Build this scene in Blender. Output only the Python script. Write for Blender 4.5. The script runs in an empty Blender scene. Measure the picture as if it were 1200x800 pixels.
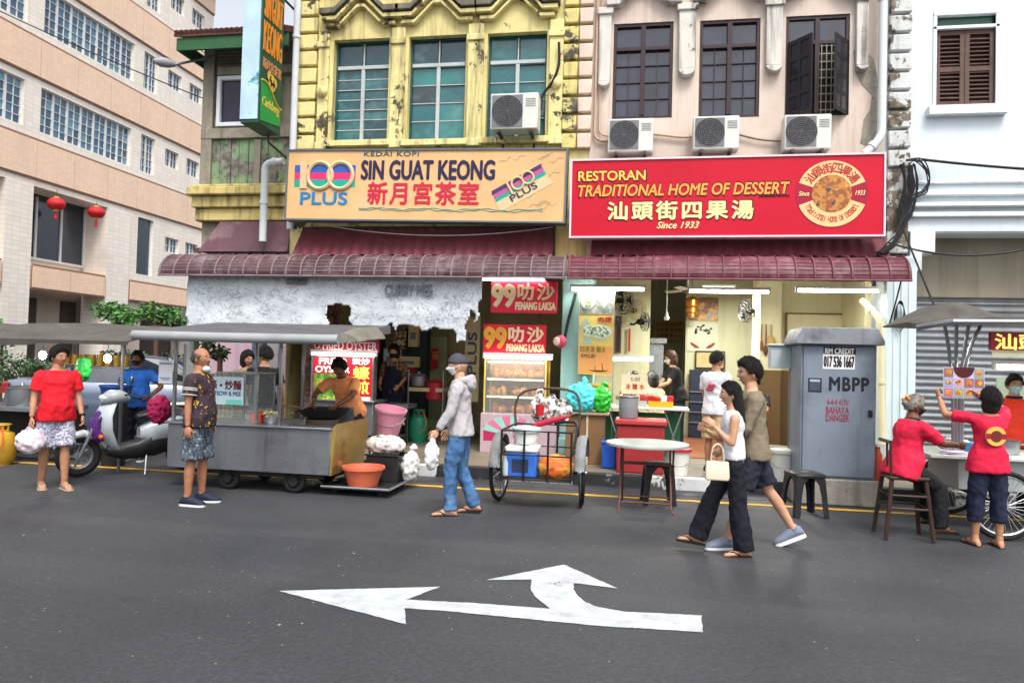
import bpy, bmesh, math, random
import numpy as np
from mathutils import Vector, Matrix, Euler
from mathutils import noise as mnoise
R = math.radians
PI = math.pi
scn = bpy.context.scene
COL = scn.collection
random.seed(7)

# ------------------------------------------------------------ camera, sky, sun, exposure
F_PX = 867.0                       # focal length in pixels of the 1200 x 800 photograph
CAM_Z = 1.6
YAW, PITCH, ROLL = math.atan(0.20e-3 * F_PX), math.atan(22 / F_PX), 0.027
cam = bpy.data.cameras.new('camera')
cam.sensor_fit = 'HORIZONTAL'
cam.sensor_width = 36.0
cam.lens = 36.0 * F_PX / 1200.0
cam.clip_end = 2000
camo = bpy.data.objects.new('camera', cam)
COL.objects.link(camo)
fwd = Vector((-math.sin(YAW) * math.cos(PITCH), math.cos(YAW) * math.cos(PITCH), math.sin(PITCH)))
right0 = fwd.cross(Vector((0, 0, 1))).normalized()
up0 = right0.cross(fwd).normalized()
# the camera leans slightly anticlockwise, so level lines drop towards the right of the picture
right = (right0 * math.cos(ROLL) + up0 * math.sin(ROLL)).normalized()
up = right.cross(fwd).normalized()
CAM = Vector((0, 0, CAM_Z))
m = Matrix((right, up, -fwd)).transposed().to_4x4()
m.translation = CAM
camo.matrix_world = m
scn.camera = camo

SUN_EL, SUN_AZ = 58.0, 155.0       # high cloud-veiled sun behind the camera
w = bpy.data.worlds.new('World')
scn.world = w
w.use_nodes = True
nt = w.node_tree
nt.nodes.clear()
sky = nt.nodes.new('ShaderNodeTexSky')
sky.sky_type = 'NISHITA'
sky.sun_disc = False
sky.sun_elevation = R(SUN_EL)
sky.sun_rotation = R(SUN_AZ)
sky.dust_density = 5.0
sky.air_density = 1.2
sky.ozone_density = 1.0
hsv = nt.nodes.new('ShaderNodeHueSaturation')     # overcast: the cloud cover takes the blue out
hsv.inputs['Saturation'].default_value = 0.30
hsv.inputs['Value'].default_value = 1.6
bg = nt.nodes.new('ShaderNodeBackground')
bg.inputs['Strength'].default_value = 0.15
wo = nt.nodes.new('ShaderNodeOutputWorld')
nt.links.new(sky.outputs[0], hsv.inputs['Color'])
nt.links.new(hsv.outputs[0], bg.inputs[0])
nt.links.new(bg.outputs[0], wo.inputs[0])
sl = bpy.data.lights.new('sun', 'SUN')
sl.energy = 1.9
sl.angle = R(16)
sl.color = (1.0, 0.96, 0.9)
so = bpy.data.objects.new('sun', sl)
COL.objects.link(so)
sd = Vector((math.sin(R(SUN_AZ)) * math.cos(R(SUN_EL)), math.cos(R(SUN_AZ)) * math.cos(R(SUN_EL)), math.sin(R(SUN_EL))))
so.rotation_euler = (-sd).to_track_quat('-Z', 'Y').to_euler()
scn.view_settings.view_transform = 'Standard'
scn.view_settings.look = 'None'
scn.view_settings.gamma = 1
scn.view_settings.use_curve_mapping = False
scn.view_settings.exposure = 0.27
scn.cycles.max_bounces = 6
scn.cycles.diffuse_bounces = 4
scn.cycles.glossy_bounces = 3
scn.cycles.transmission_bounces = 4
scn.cycles.transparent_max_bounces = 8


# measuring helpers: a pixel of the photograph (1200 x 800) -> the place where its ray meets a plane
def ray(px, py):
    return (fwd * F_PX + right * (px - 600) - up * (py - 400)).normalized()


def P(px, py, Y):
    d = ray(px, py)
    return CAM + d * (Y / d.y)


def G(px, py, z=0.0):
    d = ray(px, py)
    return CAM + d * ((z - CAM_Z) / d.z)


def XP(px, py, X):
    d = ray(px, py)
    return CAM + d * (X / d.x)


# ------------------------------------------------------------ materials
def S(h, k=1.0):
    h = h.lstrip('#')
    c = [int(h[i:i + 2], 16) / 255 for i in (0, 2, 4)]
    return tuple(min(0.95, k * (x / 12.92 if x < 0.04045 else ((x + 0.055) / 1.055) ** 2.4)) for x in c)


MATS = {}


def _nodes(name):
    mt = bpy.data.materials.new(name)
    mt.use_nodes = True
    t = mt.node_tree
    return mt, t, t.nodes['Principled BSDF']


def _n(t, kind, **kw):
    n = t.nodes.new(kind)
    for k, v in kw.items():
        if k.startswith('i_'):
            n.inputs[k[2:].replace('_', ' ')].default_value = v
        else:
            setattr(n, k, v)
    return n


def _coord(t, scale=(1, 1, 1), src='Object'):
    tc = _n(t, 'ShaderNodeTexCoord')
    mp = _n(t, 'ShaderNodeMapping')
    mp.inputs['Scale'].default_value = scale
    t.links.new(tc.outputs[src], mp.inputs['Vector'])
    return mp.outputs[0]


def _noise(t, co, scale, detail=4.0, rough=0.6, dist=0.0):
    n = _n(t, 'ShaderNodeTexNoise')
    n.inputs['Scale'].default_value = scale
    n.inputs['Detail'].default_value = detail
    n.inputs['Roughness'].default_value = rough
    n.inputs['Distortion'].default_value = dist
    t.links.new(co, n.inputs['Vector'])
    return n.outputs['Fac']


def _ramp(t, fac, lo, hi):
    r = _n(t, 'ShaderNodeMapRange')
    r.inputs['From Min'].default_value = lo
    r.inputs['From Max'].default_value = hi
    t.links.new(fac, r.inputs['Value'])
    return r.outputs[0]


def _mix(t, fac, a, b):
    mx = _n(t, 'ShaderNodeMix', data_type='RGBA')
    if isinstance(fac, (int, float)):
        mx.inputs['Factor'].default_value = fac
    else:
        t.links.new(fac, mx.inputs['Factor'])
    for k, v in (('A', a), ('B', b)):
        s = mx.inputs[6 if k == 'A' else 7]
        if isinstance(v, tuple):
            s.default_value = (*v[:3], 1)
        else:
            t.links.new(v, s)
    return mx.outputs[2]


def _math(t, op, a, b=0.5):
    n = _n(t, 'ShaderNodeMath', operation=op)
    for i, v in enumerate((a, b)):
        if isinstance(v, (int, float)):
            n.inputs[i].default_value = v
        else:
            t.links.new(v, n.inputs[i])
    return n.outputs[0]


def _bump(t, bs, h, strength, dist=0.02):
    b = _n(t, 'ShaderNodeBump')
    b.inputs['Strength'].default_value = strength
    b.inputs['Distance'].default_value = dist
    t.links.new(h, b.inputs['Height'])
    t.links.new(b.outputs[0], bs.inputs['Normal'])


def mat(name, col, rough=0.6, var=0.18, scale=3.0, bump=0.12, metal=0.0, dirt=0.0, dirtcol=(0.03, 0.028, 0.025),
        streak=0.0, peel=None, peelcol=(0.3, 0.28, 0.25), fine=40.0, emit=0.0, spec=0.3, trans=0.0, coat=0.0):
    """a surface whose colour and gloss wander, with optional dirt blotches, rain streaks and flaked paint"""
    if name in MATS:
        return MATS[name]
    mt, t, bs = _nodes(name)
    co = _coord(t)
    a = _noise(t, co, scale)
    lo = tuple(c * (1 - var) for c in col)
    hi = tuple(min(0.95, c * (1 + var)) for c in col)
    c = _mix(t, _ramp(t, a, 0.3, 0.7), lo, hi)
    h = _noise(t, co, fine, 3.0)
    if dirt:
        d = _noise(t, co, scale * 0.7 + 0.31, 7.0, 0.7)
        c = _mix(t, _math(t, 'MULTIPLY', _ramp(t, d, 0.52, 0.72), dirt), c, dirtcol)
    if streak:
        s = _noise(t, _coord(t, (7, 7, 0.5)), 1.0, 6.0, 0.65)
        c = _mix(t, _math(t, 'MULTIPLY', _ramp(t, s, 0.5, 0.75), streak), c, dirtcol)
    if peel:
        p = _noise(t, co, 2.3, 8.0, 0.72, 0.3)
        f = _ramp(t, p, 1 - peel, 1 - peel + 0.03)
        pc = _mix(t, _ramp(t, _noise(t, co, 9.0, 5.0), 0.35, 0.65), peelcol, tuple(x * 0.3 for x in peelcol))
        c = _mix(t, f, c, pc)
        h = _math(t, 'SUBTRACT', h, f)
    t.links.new(c, bs.inputs['Base Color'])
    r = _ramp(t, _noise(t, co, scale * 2.1 + 1, 5.0), 0.2, 0.8)
    rr = _n(t, 'ShaderNodeMapRange')
    rr.inputs['To Min'].default_value = max(0.02, rough - 0.12)
    rr.inputs['To Max'].default_value = min(1, rough + 0.12)
    t.links.new(r, rr.inputs['Value'])
    t.links.new(rr.outputs[0], bs.inputs['Roughness'])
    bs.inputs['Metallic'].default_value = metal
    bs.inputs['Specular IOR Level'].default_value = spec
    if trans:
        bs.inputs['Transmission Weight'].default_value = trans
    if coat:
        bs.inputs['Coat Weight'].default_value = coat
        bs.inputs['Coat Roughness'].default_value = 0.1
    if bump:
        _bump(t, bs, h, bump)
    if emit:
        t.links.new(c, bs.inputs['Emission Color'])
        bs.inputs['Emission Strength'].default_value = emit
    MATS[name] = mt
    return mt


def glow(name, col, strength):
    if name in MATS:
        return MATS[name]
    mt, t, bs = _nodes(name)
    bs.inputs['Base Color'].default_value = (*col, 1)
    bs.inputs['Emission Color'].default_value = (*col, 1)
    bs.inputs['Emission Strength'].default_value = strength
    MATS[name] = mt
    return mt


def clear(name, tint=(0.35, 0.4, 0.4), alpha=0.22, rough=0.05):
    """thin see-through sheet: glass or clear plastic"""
    if name in MATS:
        return MATS[name]
    mt, t, bs = _nodes(name)
    bs.inputs['Base Color'].default_value = (*tint, 1)
    bs.inputs['Roughness'].default_value = rough
    bs.inputs['Alpha'].default_value = alpha
    MATS[name] = mt
    return mt


def pattern(name, cols, kind='blotch', scale=30.0, rough=0.85, bump=0.2, thr=(0.45, 0.55), thr2=None):
    """printed cloth: blotches, bands or flowers of the given colours"""
    if name in MATS:
        return MATS[name]
    mt, t, bs = _nodes(name)
    if kind == 'bands':
        co = _coord(t, (0.2, 0.2, 1))
    else:
        co = _coord(t)
    if kind == 'cells':
        v = _n(t, 'ShaderNodeTexVoronoi')
        v.inputs['Scale'].default_value = scale
        t.links.new(co, v.inputs['Vector'])
        f = v.outputs['Distance']
    else:
        f = _noise(t, co, scale, 3.0, 0.6)
    c = _mix(t, _ramp(t, f, *thr), cols[0], cols[1])
    if len(cols) > 2:
        g = _noise(t, _coord(t, (1.3, 1.1, 1.2)), scale * 0.8, 3.0)
        c = _mix(t, _ramp(t, g, *(thr2 or (0.58, 0.62))), c, cols[2])
    if len(cols) > 3:
        g = _noise(t, _coord(t, (1.7, 1.2, 0.9)), scale * 1.1, 3.0)
        c = _mix(t, _ramp(t, g, 0.62, 0.66), c, cols[3])
    t.links.new(c, bs.inputs['Base Color'])
    bs.inputs['Roughness'].default_value = rough
    _bump(t, bs, _noise(t, _coord(t), 60.0, 3.0), bump)
    MATS[name] = mt
    return mt


# ------------------------------------------------------------ mesh builder
class MB:
    def __init__(s):
        s.v, s.f, s.mi = [], [], []

    def add(s, vs, fs, mi=0):
        o = len(s.v)
        s.v += [tuple(x) for x in vs]
        s.f += [tuple(i + o for i in f) for f in fs]
        s.mi += [mi] * len(fs)
        return s

    def box(s, a, b, mi=0):
        x0, y0, z0 = (min(a[i], b[i]) for i in range(3))
        x1, y1, z1 = (max(a[i], b[i]) for i in range(3))
        return s.add([(x0, y0, z0), (x1, y0, z0), (x1, y1, z0), (x0, y1, z0), (x0, y0, z1), (x1, y0, z1), (x1, y1, z1), (x0, y1, z1)],
                     [(0, 3, 2, 1), (4, 5, 6, 7), (0, 1, 5, 4), (1, 2, 6, 5), (2, 3, 7, 6), (3, 0, 4, 7)], mi)

    def obox(s, c, size, rot=None, mi=0):
        M = rot.to_matrix() if isinstance(rot, Euler) else (rot or Matrix.Identity(3))
        c = Vector(c)
        h = Vector(size) / 2
        vs = [c + M @ Vector((sx * h.x, sy * h.y, sz * h.z)) for sz in (-1, 1) for sx, sy in ((-1, -1), (1, -1), (1, 1), (-1, 1))]
        return s.add(vs, [(0, 3, 2, 1), (4, 5, 6, 7), (0, 1, 5, 4), (1, 2, 6, 5), (2, 3, 7, 6), (3, 0, 4, 7)], mi)

    def loft(s, rings, caps=True, closed=False, mi=0):
        n = len(rings[0])
        vs = [p for r in rings for p in r]
        fs = []
        k = len(rings)
        for i in range(k if closed else k - 1):
            a, b = i * n, ((i + 1) % k) * n
            for j in range(n):
                j2 = (j + 1) % n
                fs.append((a + j, a + j2, b + j2, b + j))
        if caps and not closed:
            fs.append(tuple(range(n - 1, -1, -1)))
            fs.append(tuple((k - 1) * n + j for j in range(n)))
        return s.add(vs, fs, mi)

    def tube(s, pts, r, n=10, closed=False, caps=True, mi=0):
        pts = [Vector(p) for p in pts]
        k = len(pts)
        rs = r if isinstance(r, (list, tuple)) else [r] * k
        rings = []
        prev = None
        for i, p in enumerate(pts):
            if closed:
                d = pts[(i + 1) % k] - pts[i - 1]
            else:
                d = pts[min(i + 1, k - 1)] - pts[max(i - 1, 0)]
            if d.length < 1e-9:
                d = Vector((0, 0, 1))
            d.normalize()
            if prev is None:
                a = Vector((0, 0, 1)) if abs(d.z) < 0.9 else Vector((1, 0, 0))
                u = d.cross(a).normalized()
            else:
                u = (prev - d * prev.dot(d)).normalized()
            prev = u
            v = d.cross(u)
            rings.append([p + (u * math.cos(2 * PI * j / n) + v * math.sin(2 * PI * j / n)) * rs[i] for j in range(n)])
        return s.loft(rings, caps, closed, mi)

    def cyl(s, p0, p1, r0, r1=None, n=16, mi=0, caps=True):
        return s.tube([p0, p1], [r0, r0 if r1 is None else r1], n, caps=caps, mi=mi)

    def lathe(s, prof, c=(0, 0, 0), n=24, M=None, mi=0, caps=True):
        c = Vector(c)
        M = M or Matrix.Identity(3)
        rings = [[c + M @ Vector((r * math.cos(2 * PI * j / n), r * math.sin(2 * PI * j / n), z)) for j in range(n)] for r, z in prof]
        return s.loft(rings, caps, False, mi)

    def ell(s, c, r, n=16, k=10, M=None, mi=0):
        r = (r, r, r) if isinstance(r, (int, float)) else r
        c = Vector(c)
        M = M or Matrix.Identity(3)
        rings = []
        for i in range(k + 1):
            a = -PI / 2 + PI * i / k
            a = max(-PI / 2 + 0.06, min(PI / 2 - 0.06, a))
            rings.append([c + M @ Vector((r[0] * math.cos(a) * math.cos(2 * PI * j / n), r[1] * math.cos(a) * math.sin(2 * PI * j / n), r[2] * math.sin(a))) for j in range(n)])
        return s.loft(rings, True, False, mi)

    def ext(s, poly, vec, mi=0):
        n = len(poly)
        vec = Vector(vec)
        a = [Vector(p) for p in poly]
        nrm = Vector((0, 0, 0))
        for i in range(n):
            nrm += a[i].cross(a[(i + 1) % n])
        if nrm.dot(vec) > 0:
            a = a[::-1]
        b = [p + vec for p in a]
        return s.add(a + b, [tuple(range(n)), tuple(range(2 * n - 1, n - 1, -1))] + [((i + 1) % n, i, n + i, n + (i + 1) % n) for i in range(n)], mi)

    def prism(s, xz, y0, y1, mi=0):
        return s.ext([(x, y0, z) for x, z in xz], (0, y1 - y0, 0), mi)

    def quad(s, a, b, c, d, mi=0):
        return s.add([a, b, c, d], [(0, 1, 2, 3)], mi)

    def build(s, name, mats, parent=None, world=True, smooth=True, bevel=0.0, angle=35):
        me = bpy.data.meshes.new(name)
        vs = s.v
        if parent is not None and world:
            o = wloc(parent)
            vs = [(x - o.x, y - o.y, z - o.z) for x, y, z in vs]
        me.from_pydata(vs, [], s.f)
        for mm in (mats if isinstance(mats, (list, tuple)) else [mats]):
            me.materials.append(mm)
        me.polygons.foreach_set('material_index', s.mi)
        ob = bpy.data.objects.new(name, me)
        COL.objects.link(ob)
        if smooth:
            me.polygons.foreach_set('use_smooth', [True] * len(s.f))
            me.set_sharp_from_angle(angle=R(angle))
        if parent is not None:
            ob.parent = parent
        if bevel:
            b = ob.modifiers.new('bevel', 'BEVEL')
            b.width = bevel
            b.segments = 2
            b.limit_method = 'ANGLE'
            b.harden_normals = False
        me.update()
        return ob


def wloc(o):
    v = Vector((0, 0, 0))
    while o is not None:
        v += o.location
        o = o.parent
    return v


def tag(o, label=None, cat=None, group=None, kind=None):
    for k, v in (('label', label), ('category', cat), ('group', group), ('kind', kind)):
        if v:
            o[k] = v
    return o


def thing(name, label, cat, loc=(0, 0, 0), rz=0.0, group=None):
    o = bpy.data.objects.new(name, None)
    o.empty_display_size = 0.2
    COL.objects.link(o)
    o.location = loc
    o.rotation_euler.z = rz
    return tag(o, label, cat, group)


def copy_tree(o, parent=None):
    c = o.copy()
    COL.objects.link(c)
    if parent is not None:
        c.parent = parent
    for ch in [x for x in COL.objects if x.parent == o]:
        copy_tree(ch, c)
    return c


def dup(o, loc, label, rz=None, scale=None):
    c = copy_tree(o)
    c.location = loc
    if rz is not None:
        c.rotation_euler.z = rz
    if scale:
        c.scale = scale
    c['label'] = label
    return c


TMP = bpy.data.scenes.new('scratch')


def _evaluated(ob):
    TMP.collection.objects.link(ob)
    with bpy.context.temp_override(scene=TMP, view_layer=TMP.view_layers[0]):
        dg = bpy.context.evaluated_depsgraph_get()
        dg.update()
        me = bpy.data.meshes.new_from_object(ob.evaluated_get(dg))
    TMP.collection.objects.unlink(ob)
    return me


def text(body, name, mt, parent, O, U, V, box, depth=0.008, bold=0.0, shear=0.0, keep=False, spacing=1.0, world=True):
    """lettering raised a few millimetres from a board: fitted into box = (u0, v0, u1, v1) of the plane O + u U + v V"""
    cu = bpy.data.curves.new('lettering', 'FONT')
    cu.body = body
    cu.resolution_u = 3
    cu.shear = shear
    cu.space_character = spacing
    ob = bpy.data.objects.new('lettering', cu)
    me = _evaluated(ob)
    bpy.data.objects.remove(ob)
    bm = bmesh.new()
    bm.from_mesh(me)
    bpy.data.meshes.remove(me)
    xs = [v.co.x for v in bm.verts]
    ys = [v.co.y for v in bm.verts]
    x0, x1, y0, y1 = min(xs), max(xs), min(ys), max(ys)
    u0, v0, u1, v1 = box
    sx, sy = (u1 - u0) / (x1 - x0), (v1 - v0) / (y1 - y0)
    if keep:
        sx = sy = min(sx, sy)
    U, V, O = Vector(U).normalized(), Vector(V).normalized(), Vector(O)
    N = U.cross(V)
    off = wloc(parent) if world else Vector((0, 0, 0))
    pts = [O + U * (u0 + (v.co.x - x0) * sx) + V * (v0 + (v.co.y - y0) * sy) + N * depth - off for v in bm.verts]
    mb = MB()
    fs = [tuple(v.index for v in f.verts) for f in bm.faces]
    mb.add(pts, fs)
    back = [p - N * depth * 0.98 for p in pts]
    n = len(pts)
    mb.v += [tuple(p) for p in back]
    for e in bm.edges:
        if len(e.link_faces) == 1:
            f = e.link_faces[0]
            for lp in f.loops:
                if lp.edge == e:
                    a, b = lp.vert.index, lp.link_loop_next.vert.index
                    mb.f.append((a, n + a, n + b, b))
                    mb.mi.append(0)
    bm.free()
    if bold:                       # thicken brush strokes by a few shifted copies
        v0_, f0_ = list(mb.v), list(mb.f)
        e = bold * (v1 - v0) * 0.9
        for k, (du, dv) in enumerate(((1, 0.3), (-1, -0.3), (0.3, -1), (-0.3, 1))):
            sh_ = U * du * e + V * dv * e + N * 0.0004 * (k + 1)
            mb.add([tuple(Vector(p) + sh_) for p in v0_], f0_)
    return mb.build(name, mt, parent, world=False, smooth=False)


def arc_text(body, name, mt, parent, C, rad, a0, a1, size, depth=0.006, bold=0.0, flip=False):
    """letters set round a circle in the facade plane; one part"""
    allmb = MB()
    n = len(body)
    for i, chh in enumerate(body):
        if chh == ' ':
            continue
        a = a0 + (a1 - a0) * (i / (n - 1))
        c = Vector(C) + Vector((math.cos(a), 0, math.sin(a))) * rad
        t = Vector((math.sin(a), 0, -math.cos(a)))
        nn = Vector((math.cos(a), 0, math.sin(a)))
        if flip:
            t, nn = -t, -nn
        w_ = size * ({'i': .14, 'l': .14, 'r': .25, 't': .25}.get(chh, .42) if ord(chh) < 200 else 0.95)
        o = text(chh, 'letter', mt, parent, c, t, nn, (-w_ / 2, -size / 2, w_ / 2, size / 2), depth, bold)
        base = len(allmb.v)
        me = o.data
        off = wloc(parent)
        allmb.v += [tuple(v.co + off) for v in me.vertices]
        allmb.f += [tuple(base + k for k in p.vertices) for p in me.polygons]
        allmb.mi += [0] * len(me.polygons)
        bpy.data.objects.remove(o)
        bpy.data.meshes.remove(me)
    return allmb.build(name, mt, parent, smooth=False)


def remesh(mb, voxel, smooth=2, f=0.5):
    """fuse everything in mb into one closed skin; returns (verts, faces)"""
    me = bpy.data.meshes.new('fuse')
    me.from_pydata(mb.v, [], mb.f)
    ob = bpy.data.objects.new('fuse', me)
    md = ob.modifiers.new('r', 'REMESH')
    md.mode = 'VOXEL'
    md.voxel_size = voxel
    sm = ob.modifiers.new('s', 'SMOOTH')
    sm.iterations = smooth
    sm.factor = f
    out = _evaluated(ob)
    vs = np.empty(len(out.vertices) * 3)
    out.vertices.foreach_get('co', vs)
    no = np.empty(len(out.vertices) * 3)
    out.vertices.foreach_get('normal', no)
    fs = [tuple(p.vertices) for p in out.polygons]
    bpy.data.objects.remove(ob)
    bpy.data.meshes.remove(me)
    bpy.data.meshes.remove(out)
    return vs.reshape(-1, 3), no.reshape(-1, 3), fs


def crumple(vs, no, amp, freq, seed=0, stretch=(1, 1, 1)):
    out = []
    for p, n in zip(vs, no):
        q = Vector((p[0] * stretch[0], p[1] * stretch[1], p[2] * stretch[2])) * freq + Vector((seed * 7.1, seed * 3.3, seed * 1.7))
        d = (1 - abs(mnoise.noise(q)) * 2) * amp + mnoise.noise(q * 2.3) * amp * 0.6 - abs(mnoise.noise(q * 1.6 + Vector((9, 2, 4)))) * amp * 0.9
        out.append((p[0] + n[0] * d, p[1] + n[1] * d, p[2] + n[2] * d))
    return out


def blob(name, mts, parent, mb, voxel, amp=0.004, freq=12, seed=1, smooth=2, stretch=(1, 1, 1)):
    vs, no, fs = remesh(mb, voxel, smooth)
    o = MB()
    o.add(crumple(vs, no, amp, freq, seed, stretch), fs)
    return o.build(name, mts, parent, world=True, angle=80)


# ------------------------------------------------------------ the setting: road, kerb, pavement
def asphalt():
    mt, t, bs = _nodes('asphalt')
    co = _coord(t)
    big = _noise(t, co, 0.35, 5.0, 0.6, 0.4)
    mid = _noise(t, co, 2.2, 6.0, 0.7)
    fine = _noise(t, co, 95.0, 3.0, 0.7)
    c = _mix(t, _ramp(t, big, 0.35, 0.65), S('#282b31'), S('#34363b'))
    c = _mix(t, _math(t, 'MULTIPLY', _ramp(t, mid, 0.45, 0.75), 0.5), c, S('#2a2b2f'))
    c = _mix(t, _math(t, 'MULTIPLY', _ramp(t, fine, 0.56, 0.72), 0.4), c, S('#6c6d72'))
    c = _mix(t, _math(t, 'MULTIPLY', _ramp(t, fine, 0.42, 0.28), 0.6), c, S('#1e1f22'))
    # tyre-polished lane running along the street
    ln = _noise(t, _coord(t, (0.06, 0.75, 1)), 1.0, 3.0)
    c = _mix(t, _math(t, 'MULTIPLY', _ramp(t, ln, 0.5, 0.68), 0.35), c, S('#47474a'))
    md = _noise(t, co, 30.0, 3.0, 0.75)
    c = _mix(t, _math(t, 'MULTIPLY', _ramp(t, md, 0.52, 0.72), 0.28), c, S('#5c5d63'))
    c = _mix(t, _math(t, 'MULTIPLY', _ramp(t, md, 0.48, 0.32), 0.5), c, S('#18191b'))
    oil = _noise(t, _coord(t, (0.5, 1.1, 1)), 1.1, 4.0, 0.5)
    c = _mix(t, _math(t, 'MULTIPLY', _ramp(t, oil, 0.62, 0.74), 0.55), c, S('#1b1c1f'))
    # pale chips and specks
    v = _n(t, 'ShaderNodeTexVoronoi')
    v.inputs['Scale'].default_value = 7.0
    v.inputs['Randomness'].default_value = 1.0
    t.links.new(co, v.inputs['Vector'])
    c = _mix(t, _ramp(t, v.outputs['Distance'], 0.055, 0.03), c, S('#8b8a86'))
    t.links.new(c, bs.inputs['Base Color'])
    r = _n(t, 'ShaderNodeMapRange')
    r.inputs['To Min'].default_value = 0.42
    r.inputs['To Max'].default_value = 0.8
    t.links.new(_ramp(t, big, 0.3, 0.6), r.inputs['Value'])
    t.links.new(r.outputs[0], bs.inputs['Roughness'])
    _bump(t, bs, _math(t, 'ADD', fine, md), 0.5, 0.012)
    return mt


mb = MB()
mb.quad((-250, -120, 0), (250, -120, 0), (250, 400, 0), (-250, 400, 0))
tag(mb.build('road', asphalt(), smooth=False), kind='structure')

M_paint = mat('road_paint_white', S('#a9aeb2'), 0.7, 0.14, 6, 0.4, dirt=0.5, dirtcol=S('#7d8084'), peel=0.36, peelcol=S('#4f5155'), fine=90)
M_yel = mat('road_paint_yellow', S('#c79a2c'), 0.75, 0.2, 4, 0.3, dirt=0.7, dirtcol=S('#4d4636'), fine=90)
arrow_s = [(327, 692), (516, 687), (476, 702), (560, 706.5), (600, 709.5), (646, 713), (723, 716), (770, 718), (822, 720.5), (824, 740), (770, 737), (700, 732.5), (600, 723), (530, 716), (475, 712), (476, 731)]
arrow_t = [(655, 717), (646, 714), (637, 706), (627, 699), (622, 690), (623, 678.5), (570, 679), (661, 661), (724, 689), (672, 682.5), (672, 690), (676, 697), (686, 705), (701, 711), (725, 715), (748, 719)]


def ragged(px, z):
    """hand painted edge: short steps that wander a few millimetres"""
    g = random.Random(len(px))
    ps = [G(*p, z) for p in px]
    out = []
    for a, b in zip(ps, ps[1:] + ps[:1]):
        n = max(1, int((b - a).length / 0.035))
        for k in range(n):
            out.append(a.lerp(b, k / n) + Vector((g.uniform(-.004, .004), g.uniform(-.004, .004), 0)))
    return out


mb = MB()
mb.ext(ragged(arrow_s, 0.004), (0, 0, 0.0008))
mb.ext(ragged(arrow_t, 0.0045), (0, 0, 0.0008))
tag(mb.build('road_arrow', M_paint, smooth=False), kind='structure')
mb = MB()
for a, b in ((-9.6, -7.2), (-7.2, -4), (-4, -1), (-1, 2), (2, 5), (5, 10)):
    n = 8
    for i in range(n):
        x0, x1 = a + (b - a) * i / n, a + (b - a) * (i + 1) / n
        w0 = 0.055 + 0.008 * math.sin(x0 * 9.1)
        w1 = 0.055 + 0.008 * math.sin(x1 * 9.1)
        mb.quad((x0, 9.0 - w0, 0.004), (x1, 9.0 - w1, 0.004), (x1, 9.0 + w1, 0.004), (x0, 9.0 + w0, 0.004))
tag(mb.build('yellow_kerb_line', M_yel, smooth=False), kind='structure')

KY, PZ, FY = 9.72, 0.16, 11.5
mb = MB()
mb.box((-6.35, KY + 0.14, -0.05), (14, 30, PZ))
M_pave = mat('pavement_tile', S('#6f6659'), 0.55, 0.2, 1.7, 0.2, dirt=0.7, dirtcol=S('#3a352e'))
tag(mb.build('pavement', M_pave, smooth=False), kind='structure')
M_kb = mat('kerb_black', S('#26272b'), 0.7, 0.3, 5, 0.3, peel=0.38, peelcol=S('#8d8c88'))
M_kw = mat('kerb_white', S('#b9bbbb'), 0.7, 0.15, 5, 0.3, peel=0.48, peelcol=S('#55544f'))
mb = MB()
x = -6.35
i = 0
while x < 13:
    L = 0.92
    mb.box((x + 0.006, KY, -0.05), (x + L - 0.006, KY + 0.137, PZ - 0.004 + 0.004 * (i % 3)), i % 2)
    x += L
    i += 1
tag(mb.build('kerb', [M_kb, M_kw], bevel=0.012), kind='structure')
mb = MB()
mb.box((-0.72, FY + 0.32, PZ), (3.44, 18.4, PZ + 0.015))
tag(mb.build('shop_floor', mat('shop_floor_tile', S('#8a5a3c'), 0.35, 0.2, 1.5, 0.05, dirt=0.3), smooth=False), kind='structure')
# damp gutter strip by the kerb
mb = MB()
mb.quad((-6.3, 9.35, 0.003), (13, 9.35, 0.003), (13, KY, 0.003), (-6.3, KY, 0.003))
tag(mb.build('gutter', mat('gutter', S('#34343a'), 0.5, 0.3, 2.0, 0.4, dirt=0.6), smooth=False), kind='structure')


# ------------------------------------------------------------ buildings
def wall_open(mb, mp, u0, u1, v0, v1, ops, depth, mi=0, back=False):
    """a wall front in the (u, v) plane with openings (ua, ub, va, vb) and their reveals; mp(u, v, d) -> xyz"""
    us = sorted({u0, u1, *[o[i] for o in ops for i in (0, 1)]})
    vs = sorted({v0, v1, *[o[i] for o in ops for i in (2, 3)]})
    for i in range(len(us) - 1):
        for j in range(len(vs) - 1):
            uc, vc = (us[i] + us[i + 1]) / 2, (vs[j] + vs[j + 1]) / 2
            if any(o[0] < uc < o[1] and o[2] < vc < o[3] for o in ops):
                continue
            mb.quad(mp(us[i], vs[j], 0), mp(us[i + 1], vs[j], 0), mp(us[i + 1], vs[j + 1], 0), mp(us[i], vs[j + 1], 0), mi)
    for a, b, c, d in ops:
        for p, q in (((a, c), (b, c)), ((b, c), (b, d)), ((b, d), (a, d)), ((a, d), (a, c))):
            mb.quad(mp(*q, 0), mp(*p, 0), mp(*p, depth), mp(*q, depth), mi)
    return mb


def fm(u, v, d):
    return (u, FY + d, v)


def fx(px, py=100):
    return P(px, py, FY).x


def fz(px, py):
    return P(px, py, FY).z


def bar(mb, mp, u0, u1, v0, v1, d0, d1, mi=0):
    a, b = mp(u0, v0, d0), mp(u1, v1, d1)
    return mb.box(a, b, mi)


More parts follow.
